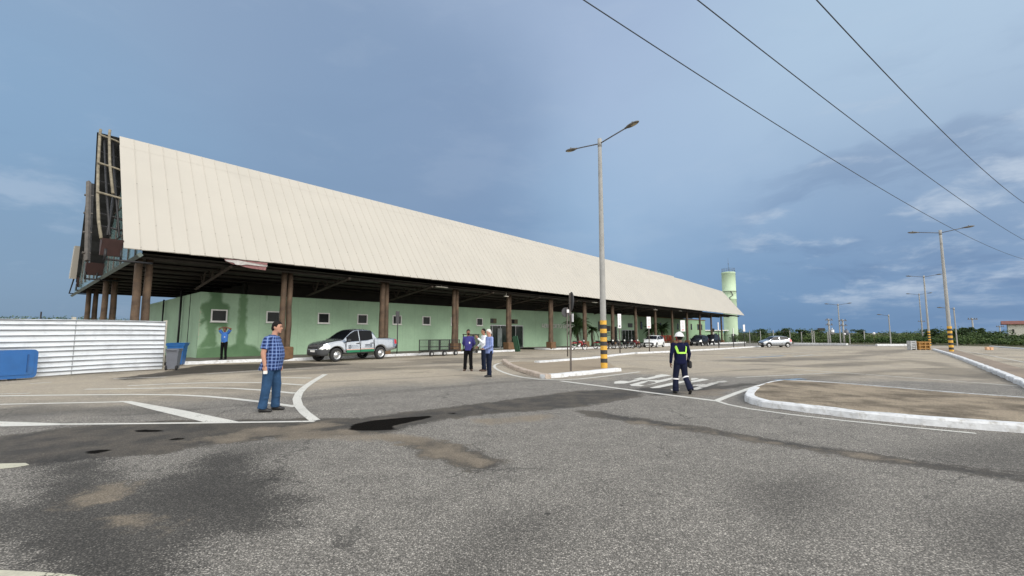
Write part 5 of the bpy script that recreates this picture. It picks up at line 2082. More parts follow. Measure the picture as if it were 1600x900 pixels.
mb.build('panel', M_GBOARD, bd)

# ------------------------------------------------------------------ street lamps
ARM_AZ = math.atan2(-0.62, 0.79)


def street_lamp(loc, h, label, striped=True, arm=1.45, single=False, r0=0.15, az=ARM_AZ, group='street lamps of the parking yard'):
    o = thing('street_lamp', label, 'street lamp', loc, 0, group)
    mb = MB()
    n = 10
    mb.tube([(0, 0, -0.2)] + [(0, 0, h * k / n) for k in range(n + 1)], [r0] + [r0 - (r0 - 0.085) * k / n for k in range(n + 1)], 18)
    mb.tube([(0, 0, h - 0.35), (0, 0, h + 0.05)], [0.10, 0.10], 12)
    mb.build('pole', M_CONC, o)
    if striped:
        for k in range(11):
            z0, z1 = (0.0 if k == 0 else 0.135 * k * 1.42 + 0.05), 0.135 * (k + 1) * 1.42 + 0.05
            m2 = MB()
            m2.tube([(0, 0, z0), (0, 0, z1)], r0 + 0.004, 20, caps=False)
            m2.build('painted_band', M_YEL if k % 2 == 0 else M_BLK, o)
    for s in ((1, -1) if not single else (-1,)):
        c, sn = math.cos(az) * s, math.sin(az) * s
        P = lambda a, z: Vector((c * a, sn * a, z))
        m2 = MB()
        m2.tube([P(0.05, h - 0.18), P(arm * 0.5, h - 0.06), P(arm, h + 0.06)], 0.030, 8)
        a_ = m2.build('arm', M_ARM, o)
        m3 = MB()
        rt = Matrix.Rotation(math.atan2(sn, c), 3, 'Z') @ Matrix.Rotation(R(-6), 3, 'Y')
        cc = P(arm + 0.27, h + 0.09)
        m3.ell(cc, (0.36, 0.14, 0.075), rt, n=16)
        m3.tube([P(arm - 0.12, h + 0.045), P(arm + 0.1, h + 0.075)], 0.045, 8)
        m3.tube([cc + Vector((0, 0, 0.05)), cc + Vector((0, 0, 0.13))], 0.03, 6)
        l_ = m3.build('luminaire', M_LUM, a_)
        m4 = MB()
        m4.ell(cc + rt @ Vector((0.05, 0, -0.035)), (0.22, 0.10, 0.045), rt, n=14)
        m4.build('lens', M_LENS, l_)
    return o


L1 = street_lamp(G(944, 575), 10.78, 'tall double arm street lamp with black and yellow base on the central median', arm=1.58, az=R(-50))
L2 = street_lamp(G(1487, 551), 10.2, 'tall double arm street lamp with banded base standing beside the long white kerb at right')


def far_lamp(px, topy, depth, label, h=None, **kw):
    p = A(px, 500, depth)
    z = gz(p.x, p.y)
    t = A(px, topy, depth)
    return street_lamp((p.x, p.y, z), t.z - z, label, **kw)


far_lamp(1449.5, 431, 68, 'double arm street lamp rising from the yellow barrier stack')
far_lamp(1439.5, 459, 94, 'double arm street lamp just left of the one over the yellow barriers', striped=False)
far_lamp(1311, 475, 84, 'slender double arm street lamp between the two transformer poles', striped=False, r0=0.10)
far_lamp(1389, 492, 84, 'short slim lamp with a single arm standing at the far white kerb', striped=False, single=True, r0=0.11, arm=1.1)
far_lamp(1492, 481, 66, 'slim single arm lamp close behind the banded lamp at the long kerb', striped=False, single=True, r0=0.08, arm=1.2)

# ------------------------------------------------------------------ overhead cables
for (pa, pm, pb, lab) in (((912, 0), (1465, 345), (1600, 405), 'lowest and leftmost of the three overhead cables, crossing the lamp by the long kerb'),
                          ((1090, 0), (1400, 239), (1600, 375), 'middle one of the three overhead cables'),
                          ((1276, 0), (1450, 183), (1600, 317), 'uppermost and rightmost of the three overhead cables')):
    ra, rb_, rm = ray(*pa), ray(*pb), ray(*pm)
    qa = Vector((ra.x, ra.y, ra.z)) * ((9.0 - H) / ra.z)
    qb = Vector((rb_.x, rb_.y, rb_.z)) * ((9.0 - H) / rb_.z)
    d = (qb - qa)
    L = Vector((d.x, d.y)).length
    e = Vector((d.x, d.y)) / L
    # where the middle ray crosses the vertical plane of the cable
    det = rm.x * (-e.y) - rm.y * (-e.x)
    s = (qa.x * (-e.y) - qa.y * (-e.x)) / det
    zm = H + rm.z * s
    um = (Vector((rm.x, rm.y)) * s - Vector((qa.x, qa.y))).dot(e)
    k = (zm - 9.0) / (um * (um - L))
    k = max(0.0002, min(0.003, k))
    pts = []
    for i in range(61):
        u_ = -22 + (L + 60) * i / 60
        pts.append((qa.x + e.x * u_, qa.y + e.y * u_, 9.0 + k * u_ * (u_ - L)))
    mb = MB()
    mb.tube(pts, 0.0145, 6)
    o = mb.build('power_cable', M_WIRE)
    tag(o, lab, 'cable', 'overhead power cables')

# ------------------------------------------------------------------ sign posts
p = G(892, 580)
sp_ = thing('sign_post', 'tall brown sign post with edge-on plates on the median', 'road sign', p)
mb = MB()
mb.box((0, 0, 1.62), (0.075, 0.075, 3.3))
mb.build('post', M_SIGNPOST, sp_)
va = math.atan2(p.y, p.x)
Rz = Matrix.Rotation(va + R(10), 3, 'Z')
mb = MB()
MS = Matrix.Translation((0.0, 0, 2.92)) @ Matrix.Rotation(va + R(14), 4, 'Z') @ Matrix.Translation((0, -0.06, 0)) @ Matrix.Rotation(math.pi / 2, 4, 'X')
mb.lathe([(0.002, -0.012), (0.40, -0.012), (0.40, 0.012), (0.002, 0.012)], 24, MS, smooth=False)
mb.build('round_plate', [M_SIGNBACK], sp_)
mb = MB()
MS2 = Matrix.Rotation(va + R(14), 3, 'Z')
mb.box(Vector((0, 0, 2.22)) + MS2 @ Vector((0, -0.06, 0)), (0.55, 0.02, 0.34), MS2)
mb.build('lower_plate', M_SIGNW, sp_)
p = G(887, 557)
sp_ = thing('sign_post', 'thin grey post with a dark round sign seen from behind near the palm', 'road sign', p)
mb = MB()
mb.tube([(0, 0, -0.1), (0, 0, 3.3)], 0.04, 8)
mb.build('post', M_SIGNPOST, sp_)
mb = MB()
MS = Matrix.Translation((-0.1, 0.05, 2.98)) @ Matrix.Rotation(R(28), 4, 'Z') @ Matrix.Rotation(math.pi / 2, 4, 'X')
mb.lathe([(0.002, -0.012), (0.33, -0.012), (0.33, 0.012), (0.002, 0.012)], 22, MS, smooth=False)
mb.build('round_plate', M_SIGNBACK, sp_)
mb = MB()
mb.box((0.05, -0.06, 3.06), (0.16, 0.03, 0.22))
mb.build('clamp_plate', M_SIGNW, sp_)


def upright_sign(px, py, topy, w, ph, label, ink):
    p = G(px, py)
    top = A(px, topy, p.y).z - p.z
    o = thing('upright_sign', label, 'road sign', p, 0, 'white upright signs along the terminal lane')
    mb = MB()
    mb.tube([(0, 0.03, -0.1), (0, 0.03, top - 0.05)], 0.045, 8)
    mb.build('post', M_SIGNPOST, o)
    mb = MB()
    mb.box((0, 0, top - ph / 2), (w, 0.03, ph), Matrix.Rotation(R(12), 3, 'Z'))
    pl = mb.build('plate', M_SIGNW, o)
    mb = MB()
    rz = Matrix.Rotation(R(12), 3, 'Z')
    for k in range(7):
        z = top - ph * (0.12 + 0.09 * k)
        mb.box(rz @ Vector((0.02, -0.02, 0)) + Vector((0, 0, z)), (w * (0.22 + 0.10 * ((k * 7) % 3)), 0.012, ph * 0.03), rz)
    mb.box(rz @ Vector((0, -0.02, 0)) + Vector((0, 0, top - ph * 0.86)), (w * 0.5, 0.012, ph * 0.10), rz, mi=1)
    mb.build('sign_text', [mat('pale_sign_ink', (0.34, 0.33, 0.36), 0.5, 0, 0.2, 20), ink], pl)
    return o


M_PINK = mat('pale_red_ink', (0.55, 0.25, 0.25), 0.5, 0, 0.1, 5)
upright_sign(969, 551.5, 490.5, 0.29, 1.15, 'nearest white upright sign, just right of the lamp post before the motorcycles', M_INK)
upright_sign(1015, 549.5, 495, 0.37, 1.02, 'white upright sign standing in front of the white hatchback', M_PINK)
upright_sign(1068, 544.5, 500.5, 0.56, 1.25, 'white upright sign behind the walking man in the helmet', M_PINK)
for px, py, ty, lab, wd in ((1123.5, 543.6, 504, 'thin post with a pale narrow plate just left of the last log column', 0.10),
                            (1146.7, 543.2, 513, 'thin dark sign post in front of the water tower foot', 0.06),
                            (1163.8, 541.4, 507.5, 'thin post with a white narrow plate right of the water tower', 0.26)):
    p = G(px, py)
    o = thing('thin_sign', lab, 'road sign', p, 0, 'thin posts in front of the water tower')
    top = A(px, ty, p.y).z - p.z
    mb = MB()
    mb.tube([(0, 0.02, -0.1), (0, 0.02, top)], 0.045, 7)
    mb.build('post', M_BLK, o)
    mb = MB()
    mb.box((0, -0.04, top - 0.45), (wd, 0.03, 0.95))
    mb.build('plate', M_SIGNW, o)
# dark sign behind the pickup bed
p = B(18.9, 26.5)
o = thing('sign_post', 'thin post with a dark narrow sign behind the pickup bed', 'road sign', (p.x, p.y, 0.1))
t_ = A(617, 487, p.y).z
mb = MB()
mb.tube([(0, 0.03, 0), (0, 0.03, t_ - 0.2)], 0.035, 7)
mb.build('post', M_BLK, o)
mb = MB()
mb.box((0, -0.03, t_ - 0.5), (0.26, 0.03, 0.86), Matrix.Rotation(R(35), 3, 'Z'))
mb.build('plate', M_SIGNBACK, o)
p = G(1115.5, 536.5)
o = thing('signal_post', 'white post with a dark box on top between the last two log columns', 'post', p)
mb = MB()
mb.box((0, 0, 1.3), (0.22, 0.22, 2.7))
mb.build('post', M_WHITE, o)
mb = MB()
mb.box((-0.05, -0.05, 2.9), (0.42, 0.35, 0.75), bev=0.06)
mb.build('box', M_BLACKMETAL, o)

# ------------------------------------------------------------------ yellow barriers
p = G(1443, 547)
br = thing('barrier_stack', 'stack of ochre yellow barriers with grey ones at its left, at the kerb end', 'barrier', (p.x, p.y + 0.4, p.z), R(2))
mb = MB()
for k in range(5):
    mb.box((0.30, 0.1 * (k % 2), 0.13 + 0.155 * k), (1.22, 0.5, 0.115), bev=0.02)
for x in (-0.2, 0.35, 0.8):
    mb.box((x, 0.02, 0.42), (0.09, 0.56, 0.82))
mb.build('yellow_panel', mat('ochre_plastic', (0.31, 0.155, 0.03), 0.55, 0, 0.25, 4, dirt=(0.22, 0.11, 0.03), dscale=3), br)
mb = MB()
for k in range(5):
    mb.box((-0.68, 0.12, 0.16 + 0.155 * k), (0.62, 0.4, 0.10), bev=0.02)
for x in (-0.95, -0.45):
    mb.box((x, 0.1, 0.45), (0.07, 0.45, 0.9))
mb.build('grey_panel', mat('pale_grey_plastic', (0.42, 0.43, 0.44), 0.6, 0, 0.2, 4), br)
p = G(1546, 547)
o = MB()
for k in range(2):
    o.box((-0.2 + 0.36 * k, 0, 0.12), (0.30, 0.25, 0.24), bev=0.03)
o.box((0, 0, 0.28), (0.7, 0.22, 0.06))
o = o.build('road_block', mat('pale_orange_plastic', (0.58, 0.36, 0.22), 0.6, 0, 0.2, 5))
o.location = p
tag(o, 'small pale orange block lying alone on the far right parking yard', 'road block')

# ------------------------------------------------------------------ far utility poles, fences, board, house


def utility_pole(px, topy, depth, label, trafo=0, arms=1):
    p = A(px, 520, depth)
    z = gz(p.x, p.y)
    h = A(px, topy, depth).z - z
    o = thing('utility_pole', label, 'utility pole', (p.x, p.y, z), R(10), 'utility poles beyond the yard')
    mb = MB()
    mb.tube([(0, 0, -0.2), (0, 0, h)], [0.19, 0.12], 10)
    mb.build('pole', M_CONC, o)
    mb = MB()
    for k in range(arms):
        mb.box((0, -0.1, h - 0.25 - 0.9 * k), (2.4 if arms == 1 else 1.5, 0.12, 0.14))
        for x in (-1.05, -0.4, 0.5, 1.05):
            if arms == 1 or abs(x) < 0.7:
                mb.tube([(x, -0.1, h - 0.2 - 0.9 * k), (x, -0.1, h + 0.05 - 0.9 * k)], 0.07, 6)
    mb.build('crossarm', M_ARM, o)
    if trafo:
        mb = MB()
        mb.tube([(0.42, -0.2, h - 2.9), (0.42, -0.2, h - 2.0)], 0.34, 12)
        mb.tube([(0.42, -0.2, h - 2.0), (0.42, -0.2, h - 1.7)], 0.09, 8)
        mb.build('transformer', M_GREYP if trafo > 1 else M_ALU, o)
    return o


utility_pole(1296, 498, 84, 'utility pole with a pale transformer left of the slender double arm lamp', 1, 2)
utility_pole(1318, 499, 84, 'utility pole with dark transformer right of the slender double arm lamp', 2, 2)
utility_pole(1521, 497, 92, 'utility pole with a wide crossarm rising out of the bushes right of the banded lamp')
utility_pole(1563, 509, 115, 'small distant utility pole beside the white house')
utility_pole(1441, 501, 130, 'distant utility pole with crossarm seen behind the pair of lamps')
wf = thing('wire_fence', 'long wire fence on pale concrete posts in front of the scrub', 'fence', A(1180, 520, 97) * 1.0)
base = wf.location.copy()
base.z = 0
wf.location = base
prev = None
mbw = MB()
for px, dep, ty in ((1171, 104, 516), (1188, 100, 517), (1208, 97, 516), (1234, 95, 516.5), (1252, 93, 519), (1268.5, 91, 516), (1271.5, 91, 517), (1293, 90, 518), (1327, 88, 521), (1350, 88, 517)):
    q = A(px, 520, dep)
    z0 = gz(q.x, q.y)
    zt = A(px, ty, dep).z
    mb = MB()
    w0 = Vector((q.x, q.y, 0)) - base
    mb.box((w0.x, w0.y, (z0 + zt) / 2), (0.13, 0.13, zt - z0))
    mb.build('post', M_CONC, wf)
    cur = [Vector((w0.x, w0.y, z0 + (zt - z0) * f_)) for f_ in (0.35, 0.62, 0.92)]
    if prev:
        for a_, b_ in zip(prev, cur):
            mbw.tube([a_, b_], 0.008, 4)
    prev = cur
mbw.build('wire', M_ARM, wf)
bf = thing('metal_fence', 'dark metal bar fence at the foot of the water tower', 'fence', Vector((*B(118, 33).xy, gz(0, B(118, 33).y))), R(-8))
mb = MB()
for k in range(62):
    mb.box((-6 + k * 0.24, 0, 1.05), (0.03, 0.03, 2.1))
for z in (0.25, 1.9):
    mb.box((1.4, 0.03, z), (15, 0.03, 0.05))
mb.build('bars', M_BLACKMETAL, bf)
for k in range(6):
    mb = MB()
    mb.box((-6 + k * 2.9, 0.05, 1.1), (0.07, 0.07, 2.25))
    mb.build('post', M_BLACKMETAL, bf)
p = A(1283, 512, 120)
o = thing('billboard', 'small dark billboard standing above the scrub left of the transformer poles', 'billboard', (p.x, p.y, gz(p.x, p.y)))
h = A(1283, 515, 120).z - gz(0, 120)
mb = MB()
mb.box((0, 0, h), (1.9, 0.15, 0.8))
mb.build('panel', M_BLACKMETAL, o)
mb = MB()
for x in (-0.5, 0.5):
    mb.box((x, 0.1, h / 2 - 0.1), (0.12, 0.12, h - 0.5))
mb.build('leg', M_BARK, o)
p = A(1577, 530, 118)
hs = thing('white_house', 'white walled house with a low red tiled roof at the far right edge', 'house', (p.x, p.y, gz(p.x, p.y)), R(-46))
zt = A(1577, 507, 118).z - gz(0, 118)
mb = MB()
mb.box((6.5, 4, zt / 2), (13, 8, zt))
mb.build('wall', M_HOUSE, hs)
mb = MB()
mb.prism([(-1.0, zt), (-1.0, zt + 0.12), (4, zt + 1.0), (9, zt + 0.12), (9, zt)], -1.1, 14, lambda a_, b_, h_: Vector((h_, a_, b_)))
mb.build('roof', M_ROOFRED, hs)
mb = MB()
mb.box((0.85, -0.03, zt - 1.75), (0.36, 0.08, 1.05))
mb.build('window', M_BLACKMETAL, hs)
for px, dep, r_, lab in ((1365.5, 82, 0.22, 'small white globe lamp on the far kerb against the scrub'), (1320, 80, 0.17, 'small white globe lamp at the foot of the right transformer pole')):
    p = A(px, 521 if px > 1340 else 522, dep)
    z0 = gz(p.x, p.y)
    o = thing('globe_lamp', lab, 'lamp', (p.x, p.y, z0), 0, 'globe lamps on the far kerb')
    mb = MB()
    mb.tube([(0, 0, 0), (0, 0, p.z - z0)], 0.03, 6)
    mb.build('post', M_BARK, o)
    mb = MB()
    mb.ell((0, 0, p.z - z0), (r_, r_, r_), n=14)
    mb.build('globe', M_SIGNW, o)
p = A(64, 492, 70)
o = thing('fence_post', 'single dark post standing in the scrub behind the corrugated fence', 'post', (p.x, p.y, gz(p.x, p.y)))
mb = MB()
mb.tube([(0, 0, 0), (0, 0, A(64, 487, 70).z - gz(0, 70))], 0.10, 8)
mb.build('post', M_BLACKMETAL, o)


# ------------------------------------------------------------------ vegetation
def leaves(centres, sizes, up=0.35):
    """many small leaf-clump quads; returns verts and faces as arrays"""
    n = len(centres)
    a = RNG.normal(size=(n, 3))
    a[:, 2] = np.abs(a[:, 2]) + up
    a /= np.linalg.norm(a, axis=1)[:, None]
    b = np.cross(a, RNG.normal(size=(n, 3)))
    b /= np.linalg.norm(b, axis=1)[:, None]
    c = np.cross(a, b)
    s = sizes[:, None]
    q = RNG.uniform(0.6, 1.2, size=(n, 1))
    v = np.stack([centres - b * s * 0.5, centres - c * s * 0.5 * q * 0.6, centres + b * s * 0.5, centres + c * s * 0.5 * q * 0.6], 1)
    return v.reshape(-1, 3)


def leaf_object(name, V, m, parent=None):
    n = len(V) // 4
    me_ = bpy.data.meshes.new(name)
    me_.vertices.add(len(V))
    me_.vertices.foreach_set('co', V.astype(np.float32).ravel())
    me_.loops.add(n * 4)
    me_.loops.foreach_set('vertex_index', np.arange(n * 4, dtype=np.int32))
    me_.polygons.add(n)
    me_.polygons.foreach_set('loop_start', (np.arange(n) * 4).astype(np.int32))
    me_.polygons.foreach_set('loop_total', np.full(n, 4, np.int32))
    me_.update()
    me_.materials.append(m)
    o = bpy.data.objects.new(name, me_)
    COL.objects.link(o)
    if parent:
        o.parent = parent
    return o


def clump(c, rx, ry, rz, n):
    d = RNG.normal(size=(n, 3))
    d /= np.linalg.norm(d, axis=1)[:, None]
    d[:, 2] = np.where(d[:, 2] < -0.3, -d[:, 2], d[:, 2])
    r_ = RNG.uniform(0.55, 1.04, size=(n, 1)) ** 0.6
    return np.array(c) + d * r_ * np.array([rx, ry, rz])


Vs = []
# right hand scrub behind the paving edge
def edge_at(px):
    # front line of the scrub in depth for a photograph column
    return lerp_tab([(1150, 118), (1200, 103), (1260, 92), (1340, 88), (1420, 84), (1500, 74), (1560, 68), (1620, 60), (1800, 52)], px)


def top_at(px):
    return lerp_tab([(1150, 513), (1200, 515), (1240, 514), (1290, 517), (1340, 518), (1400, 518.5), (1450, 515), (1480, 512), (1530, 515), (1570, 520), (1600, 523), (1800, 523)], px)


for row in range(6):
    for px in np.arange(1150, 1760, 6.0 if row < 2 else 9.0):
        px = px + RNG.uniform(-4, 4)
        dep = edge_at(px) + 1.2 + row * 4.0 + RNG.uniform(-0.8, 1.4)
        p = A(px, 520, dep)
        z = gz(p.x, p.y)
        ht = (A(px, top_at(px), dep).z - z) * (0.42 + 0.14 * row if row < 4 else 1.0) * RNG.uniform(0.66, 1.16)
        ht = max(0.7, ht)
        w = RNG.uniform(0.7, 1.5) * (dep / 85.0)
        Vs.append(leaves(clump((p.x, p.y, z + ht * 0.42), w, w, ht * 0.60, 230 if row < 3 else 150), RNG.uniform(0.14, 0.36, 230 if row < 3 else 150)))
o = leaf_object('scrubland', np.concatenate(Vs), M_LEAF)
tag(o, 'dense band of green scrub beyond the right side of the yard', 'scrub', None, 'stuff')
Vs = []
for row in range(4):
    for px in np.arange(-60, 330, 7.0):
        px = px + RNG.uniform(-4, 4)
        dep = 78 + row * 7 + RNG.uniform(-2, 2)
        p = A(px, 520, dep)
        z = gz(p.x, p.y)
        ht = (A(px, 493.5 + (3 if px > 150 else 0) + RNG.uniform(-0.8, 3.0), dep).z - z) * (0.7 + 0.1 * row)
        w = RNG.uniform(1.2, 2.4)
        Vs.append(leaves(clump((p.x, p.y, z + ht * 0.45), w, w, ht * 0.56, 240), RNG.uniform(0.18, 0.42, 240)))
o = leaf_object('hedgerow', np.concatenate(Vs), M_LEAF)
tag(o, 'dark green scrub line showing above the white corrugated fence', 'scrub', None, 'stuff')


def tree(px, topy, dep, w, label, name='tree'):
    p = A(px, 520, dep)
    z0 = gz(p.x, p.y)
    h = A(px, topy, dep).z - z0
    o = thing(name, label, 'tree', (p.x, p.y, z0), 0, 'trees rising over the far scrub')
    mb = MB()
    mb.tube([(0, 0, -0.2), (0.1, 0, h * 0.25), (0.0, 0.1, h * 0.5), (-0.1, 0, h * 0.8)], [0.22, 0.16, 0.12, 0.04], 7)
    for k in range(5):
        a = k * 1.3
        mb.tube([(0, 0.05, h * (0.3 + 0.06 * k)), (w * 0.4 * math.cos(a), w * 0.4 * math.sin(a), h * (0.6 + 0.05 * k))], [0.09, 0.03], 5)
    mb.build('trunk', M_BARK, o)
    V = []
    for k in range(16):
        a, r_ = RNG.uniform(0, 6.28), RNG.uniform(0.1, 0.78) * w
        zz_ = h * RNG.uniform(0.34, 0.84)
        s = w * RNG.uniform(0.24, 0.44)
        V.append(leaves(clump((r_ * math.cos(a), r_ * math.sin(a), zz_), s, s, s * 0.75, 150), RNG.uniform(0.13, 0.34, 150)))
    leaf_object('crown', np.concatenate(V), M_LEAFD, o)
    return o


for px, ty, dep, w, lab in ((1226, 510.5, 104, 2.3, 'rounded dark tree top above the silver hatchback'),
                            (1252, 511.5, 100, 1.5, 'small round tree right above the rear of the silver hatchback'),
                            (1275, 513, 108, 1.8, 'dark tree beside the billboard'),
                            (1343, 514.5, 108, 1.8, 'low dark tree between the transformer poles and the single arm lamp'),
                            (1187, 513, 118, 2.4, 'dark tree right of the water tower behind the wire fence'),
                            (1457, 513, 88, 1.7, 'tree just right of the lamps over the yellow barriers'),
                            (1500, 511, 80, 1.8, 'loose leafy tree right of the banded lamp'),
                            (1510, 507, 84, 1.4, 'tall ragged tree next to the pole with the wide crossarm'),
                            (1532, 511, 86, 1.2, 'thin spiky tree right of the pole with the wide crossarm'),
                            (1556, 513.5, 100, 2.6, 'broad dark tree left of the white house'),
                            (1592, 524, 90, 1.2, 'low bush tree in front of the white house')):
    tree(px, ty, dep, w, lab)


def palm(loc, h, label, nf=17, L=1.9, dead=True):
    o = thing('palm_tree', label, 'palm', loc, 0, 'palms in front of the green wall')
    mb = MB()
    pts = [(0.04 * math.sin(k), 0.03 * k / 6, h * k / 8) for k in range(9)]
    mb.tube(pts, [0.16 - 0.006 * k + 0.012 * (k % 2) for k in range(9)], 10)
    mb.build('trunk', M_BARK, o)
    top = Vector(pts[-1])
    mbf = MB()
    rr = random.Random(int(h * 100))
    for k in range(nf):
        a = 2 * math.pi * k / nf * 2.0 + rr.uniform(-0.25, 0.25)
        el = R(rr.uniform(-25, 72)) if k % 3 else R(rr.uniform(15, 75))
        l_ = L * rr.uniform(0.75, 1.1)
        d = Vector((math.cos(a) * math.cos(el), math.sin(a) * math.cos(el), math.sin(el)))
        side_ = Vector((-math.sin(a), math.cos(a), 0))
        prev = top.copy()
        P = [prev.copy()]
        for j in range(12):
            d = (d + Vector((0, 0, -0.085 - 0.010 * j))).normalized()
            prev = prev + d * l_ / 12
            P.append(prev.copy())
        mbf.tube(P, [0.022 - 0.0015 * j for j in range(13)], 4, caps=False)
        for j in range(1, 13):
            t = (P[j] - P[j - 1]).normalized()
            up_ = side_.cross(t).normalized()
            ll = l_ * 0.34 * math.sin(math.pi * min(1, 0.14 + j / 12.5) * 0.98) + 0.08
            for sub in (0.0, 0.5):
                c0 = P[j - 1].lerp(P[j], sub)
                for s in (-1, 1):
                    tip = c0 + (side_ * s * 0.80 + t * 0.55 - up_ * 0.12 * s * 0 + Vector((0, 0, -0.32))).normalized() * ll
                    w_ = t * 0.045
                    mbf.add([c0 - w_, c0 + w_, tip], [(0, 1, 2)])
    mbf.build('frond', M_PALM, o, fix=False)
    if dead:
        mbd = MB()
        for k in range(4):
            a = 1.1 + k * 1.7
            P = [top + Vector((0.1 * math.cos(a), 0.1 * math.sin(a), -0.1)), top + Vector((0.5 * math.cos(a), 0.5 * math.sin(a), -0.25)), top + Vector((0.75 * math.cos(a), 0.75 * math.sin(a), -1.0)), top + Vector((0.72 * math.cos(a), 0.72 * math.sin(a), -1.7))]
            mbd.tube(P, [0.03, 0.03, 0.06, 0.01], 5)
        mbd.build('dry_frond', mat('dry_frond', (0.055, 0.045, 0.025), 0.85, 0, 0.3, 5), o)
    return o


for px, d, zc, L, lab in ((902.5, 28.4, 2.55, 2.1, 'drooping palm between two log columns left of the striped lamp post'),
                          (925, 30.3, 2.2, 1.2, 'small palm half hidden behind the log column left of the striped lamp post'),
                          (1034, 30.6, 2.7, 2.0, 'palm behind the white hatchback, left of the red letters'),
                          (1018, 30.4, 2.3, 1.9, 'bushy palm directly behind the roof of the white hatchback')):
    t, _z = OND(px, 505, d)
    q = B(t, d)
    palm(Vector((q.x, q.y, gz(q.x, q.y) + 0.12)), zc, lab, L=L, nf=27 if L > 1.5 else 14)
t, _z = OND(936, 540, 30.9)
t2, _z = OND(958, 540, 30.9)
V = []
for k in range(12):
    q = B(t + (t2 - t) * k / 11, 30.7)
    V.append(leaves(clump((q.x, q.y, gz(q.x, q.y) + 0.35), 0.35, 0.35, 0.4, 90), RNG.uniform(0.06, 0.14, 90)))
o = leaf_object('low_hedge', np.concatenate(V), M_PALM)
tag(o, 'low dark hedge at the wall foot behind the striped lamp post', 'hedge')

# ------------------------------------------------------------------ people
M_SKIN = mat('skin_light', (0.44, 0.235, 0.165), 0.55, 0, 0.08, 9, spec=0.35)
M_SKIN2 = mat('skin_tan', (0.30, 0.155, 0.10), 0.55, 0, 0.08, 9, spec=0.35)
M_SKIN3 = mat('skin_brown', (0.17, 0.085, 0.055), 0.55, 0, 0.08, 9, spec=0.35)
M_HAIR = mat('dark_hair', (0.010, 0.0085, 0.008), 0.7, 0, 0.3, 30, spec=0.15)
M_GREYHAIR = mat('white_hair', (0.55, 0.54, 0.52), 0.7, 0, 0.15, 30)
M_JEANS = mat('blue_denim', (0.028, 0.066, 0.135), 0.9, 0, 0.30, 5, spec=0.1, bump=0.3, bscale=18, fine=0.1)
M_BLACKTR = mat('black_trousers', (0.006, 0.006, 0.007), 0.85, 0, 0.25, 6, spec=0.08)
M_NAVYTR = mat('navy_trousers', (0.013, 0.018, 0.036), 0.85, 0, 0.25, 6, spec=0.08)
M_COVER = mat('navy_coverall', (0.008, 0.010, 0.034), 0.85, 0, 0.25, 6, spec=0.08)
M_COVER2 = mat('faded_navy_coverall', (0.013, 0.016, 0.036), 0.85, 0, 0.25, 6, spec=0.08)
M_SHOE = mat('black_shoe', (0.012, 0.012, 0.013), 0.5, 0, 0.2, 9)
M_SHOEB = mat('brown_shoe', (0.06, 0.032, 0.02), 0.55, 0, 0.2, 9)
M_PURPLE = mat('purple_blue_shirt', (0.045, 0.042, 0.175), 0.8, 0, 0.12, 5, spec=0.15)
M_SKYSH = mat('bright_blue_shirt', (0.045, 0.14, 0.42), 0.8, 0, 0.12, 5, spec=0.15)
M_WHSH = mat('white_shirt', (0.66, 0.69, 0.74), 0.75, 0, 0.06, 5)
M_HIVIS = mat('high_visibility_yellow', (0.42, 0.80, 0.10), 0.6, 0, 0.06, 5)
M_HELM = mat('white_helmet', (0.78, 0.78, 0.77), 0.3, 0, 0.03, 5, coat=0.3)
M_EYE = mat('eye_dark', (0.012, 0.010, 0.010), 0.3, 0, 0.1, 9)
M_BELT = mat('brown_belt', (0.05, 0.025, 0.015), 0.5, 0, 0.1, 9)


def plaid_material(name, c0, c1, c2, pitch):
    m = bpy.data.materials.new(name)
    m.use_nodes = True
    T = NT(m.node_tree)
    p = T.node('ShaderNodeBsdfPrincipled')
    out = T.node('ShaderNodeOutputMaterial')
    T.t.links.new(p.outputs[0], out.inputs[0])
    co = T.node('ShaderNodeTexCoord').outputs['Object']
    wr = T.vmath('ADD', co, T.vmath('SCALE', T.vmath('SUBTRACT', T.noise(co, 7, 2, 0.5, out=1), (0.5, 0.5, 0.5)), scale=0.025))
    sp = T.node('ShaderNodeSeparateXYZ')
    T.put(sp, 0, wr)
    hor = T.math('MULTIPLY', T.math('ARCTAN2', sp.outputs[1], sp.outputs[0]), 0.21)

    def band(v, off, w):
        f = T.math('FRACT', T.math('ADD', T.math('DIVIDE', v, pitch), off))
        d = T.math('ABSOLUTE', T.math('SUBTRACT', f, 0.5))
        return T.ramp(d, w, w * 0.6)
    a = T.math('ADD', band(hor, 0.0, 0.30), band(sp.outputs[2], 0.0, 0.30))
    b = T.math('MAXIMUM', band(hor, 0.5, 0.09), band(sp.outputs[2], 0.5, 0.09))
    c = T.mix(T.math('MULTIPLY', a, 0.5), c0, c1)
    c = T.mix(T.math('MULTIPLY', b, 0.75), c, c2)
    T.put(p, 'Base Color', c)
    T.put(p, 'Roughness', 0.8)
    T.put(p, 'Specular IOR Level', 0.2)
    return m


M_PLAID = plaid_material('blue_plaid', (0.050, 0.110, 0.31), (0.010, 0.020, 0.080), (0.25, 0.33, 0.55), 0.066)
M_CHECK = plaid_material('fine_blue_check', (0.20, 0.27, 0.52), (0.085, 0.13, 0.36), (0.42, 0.47, 0.66), 0.05)


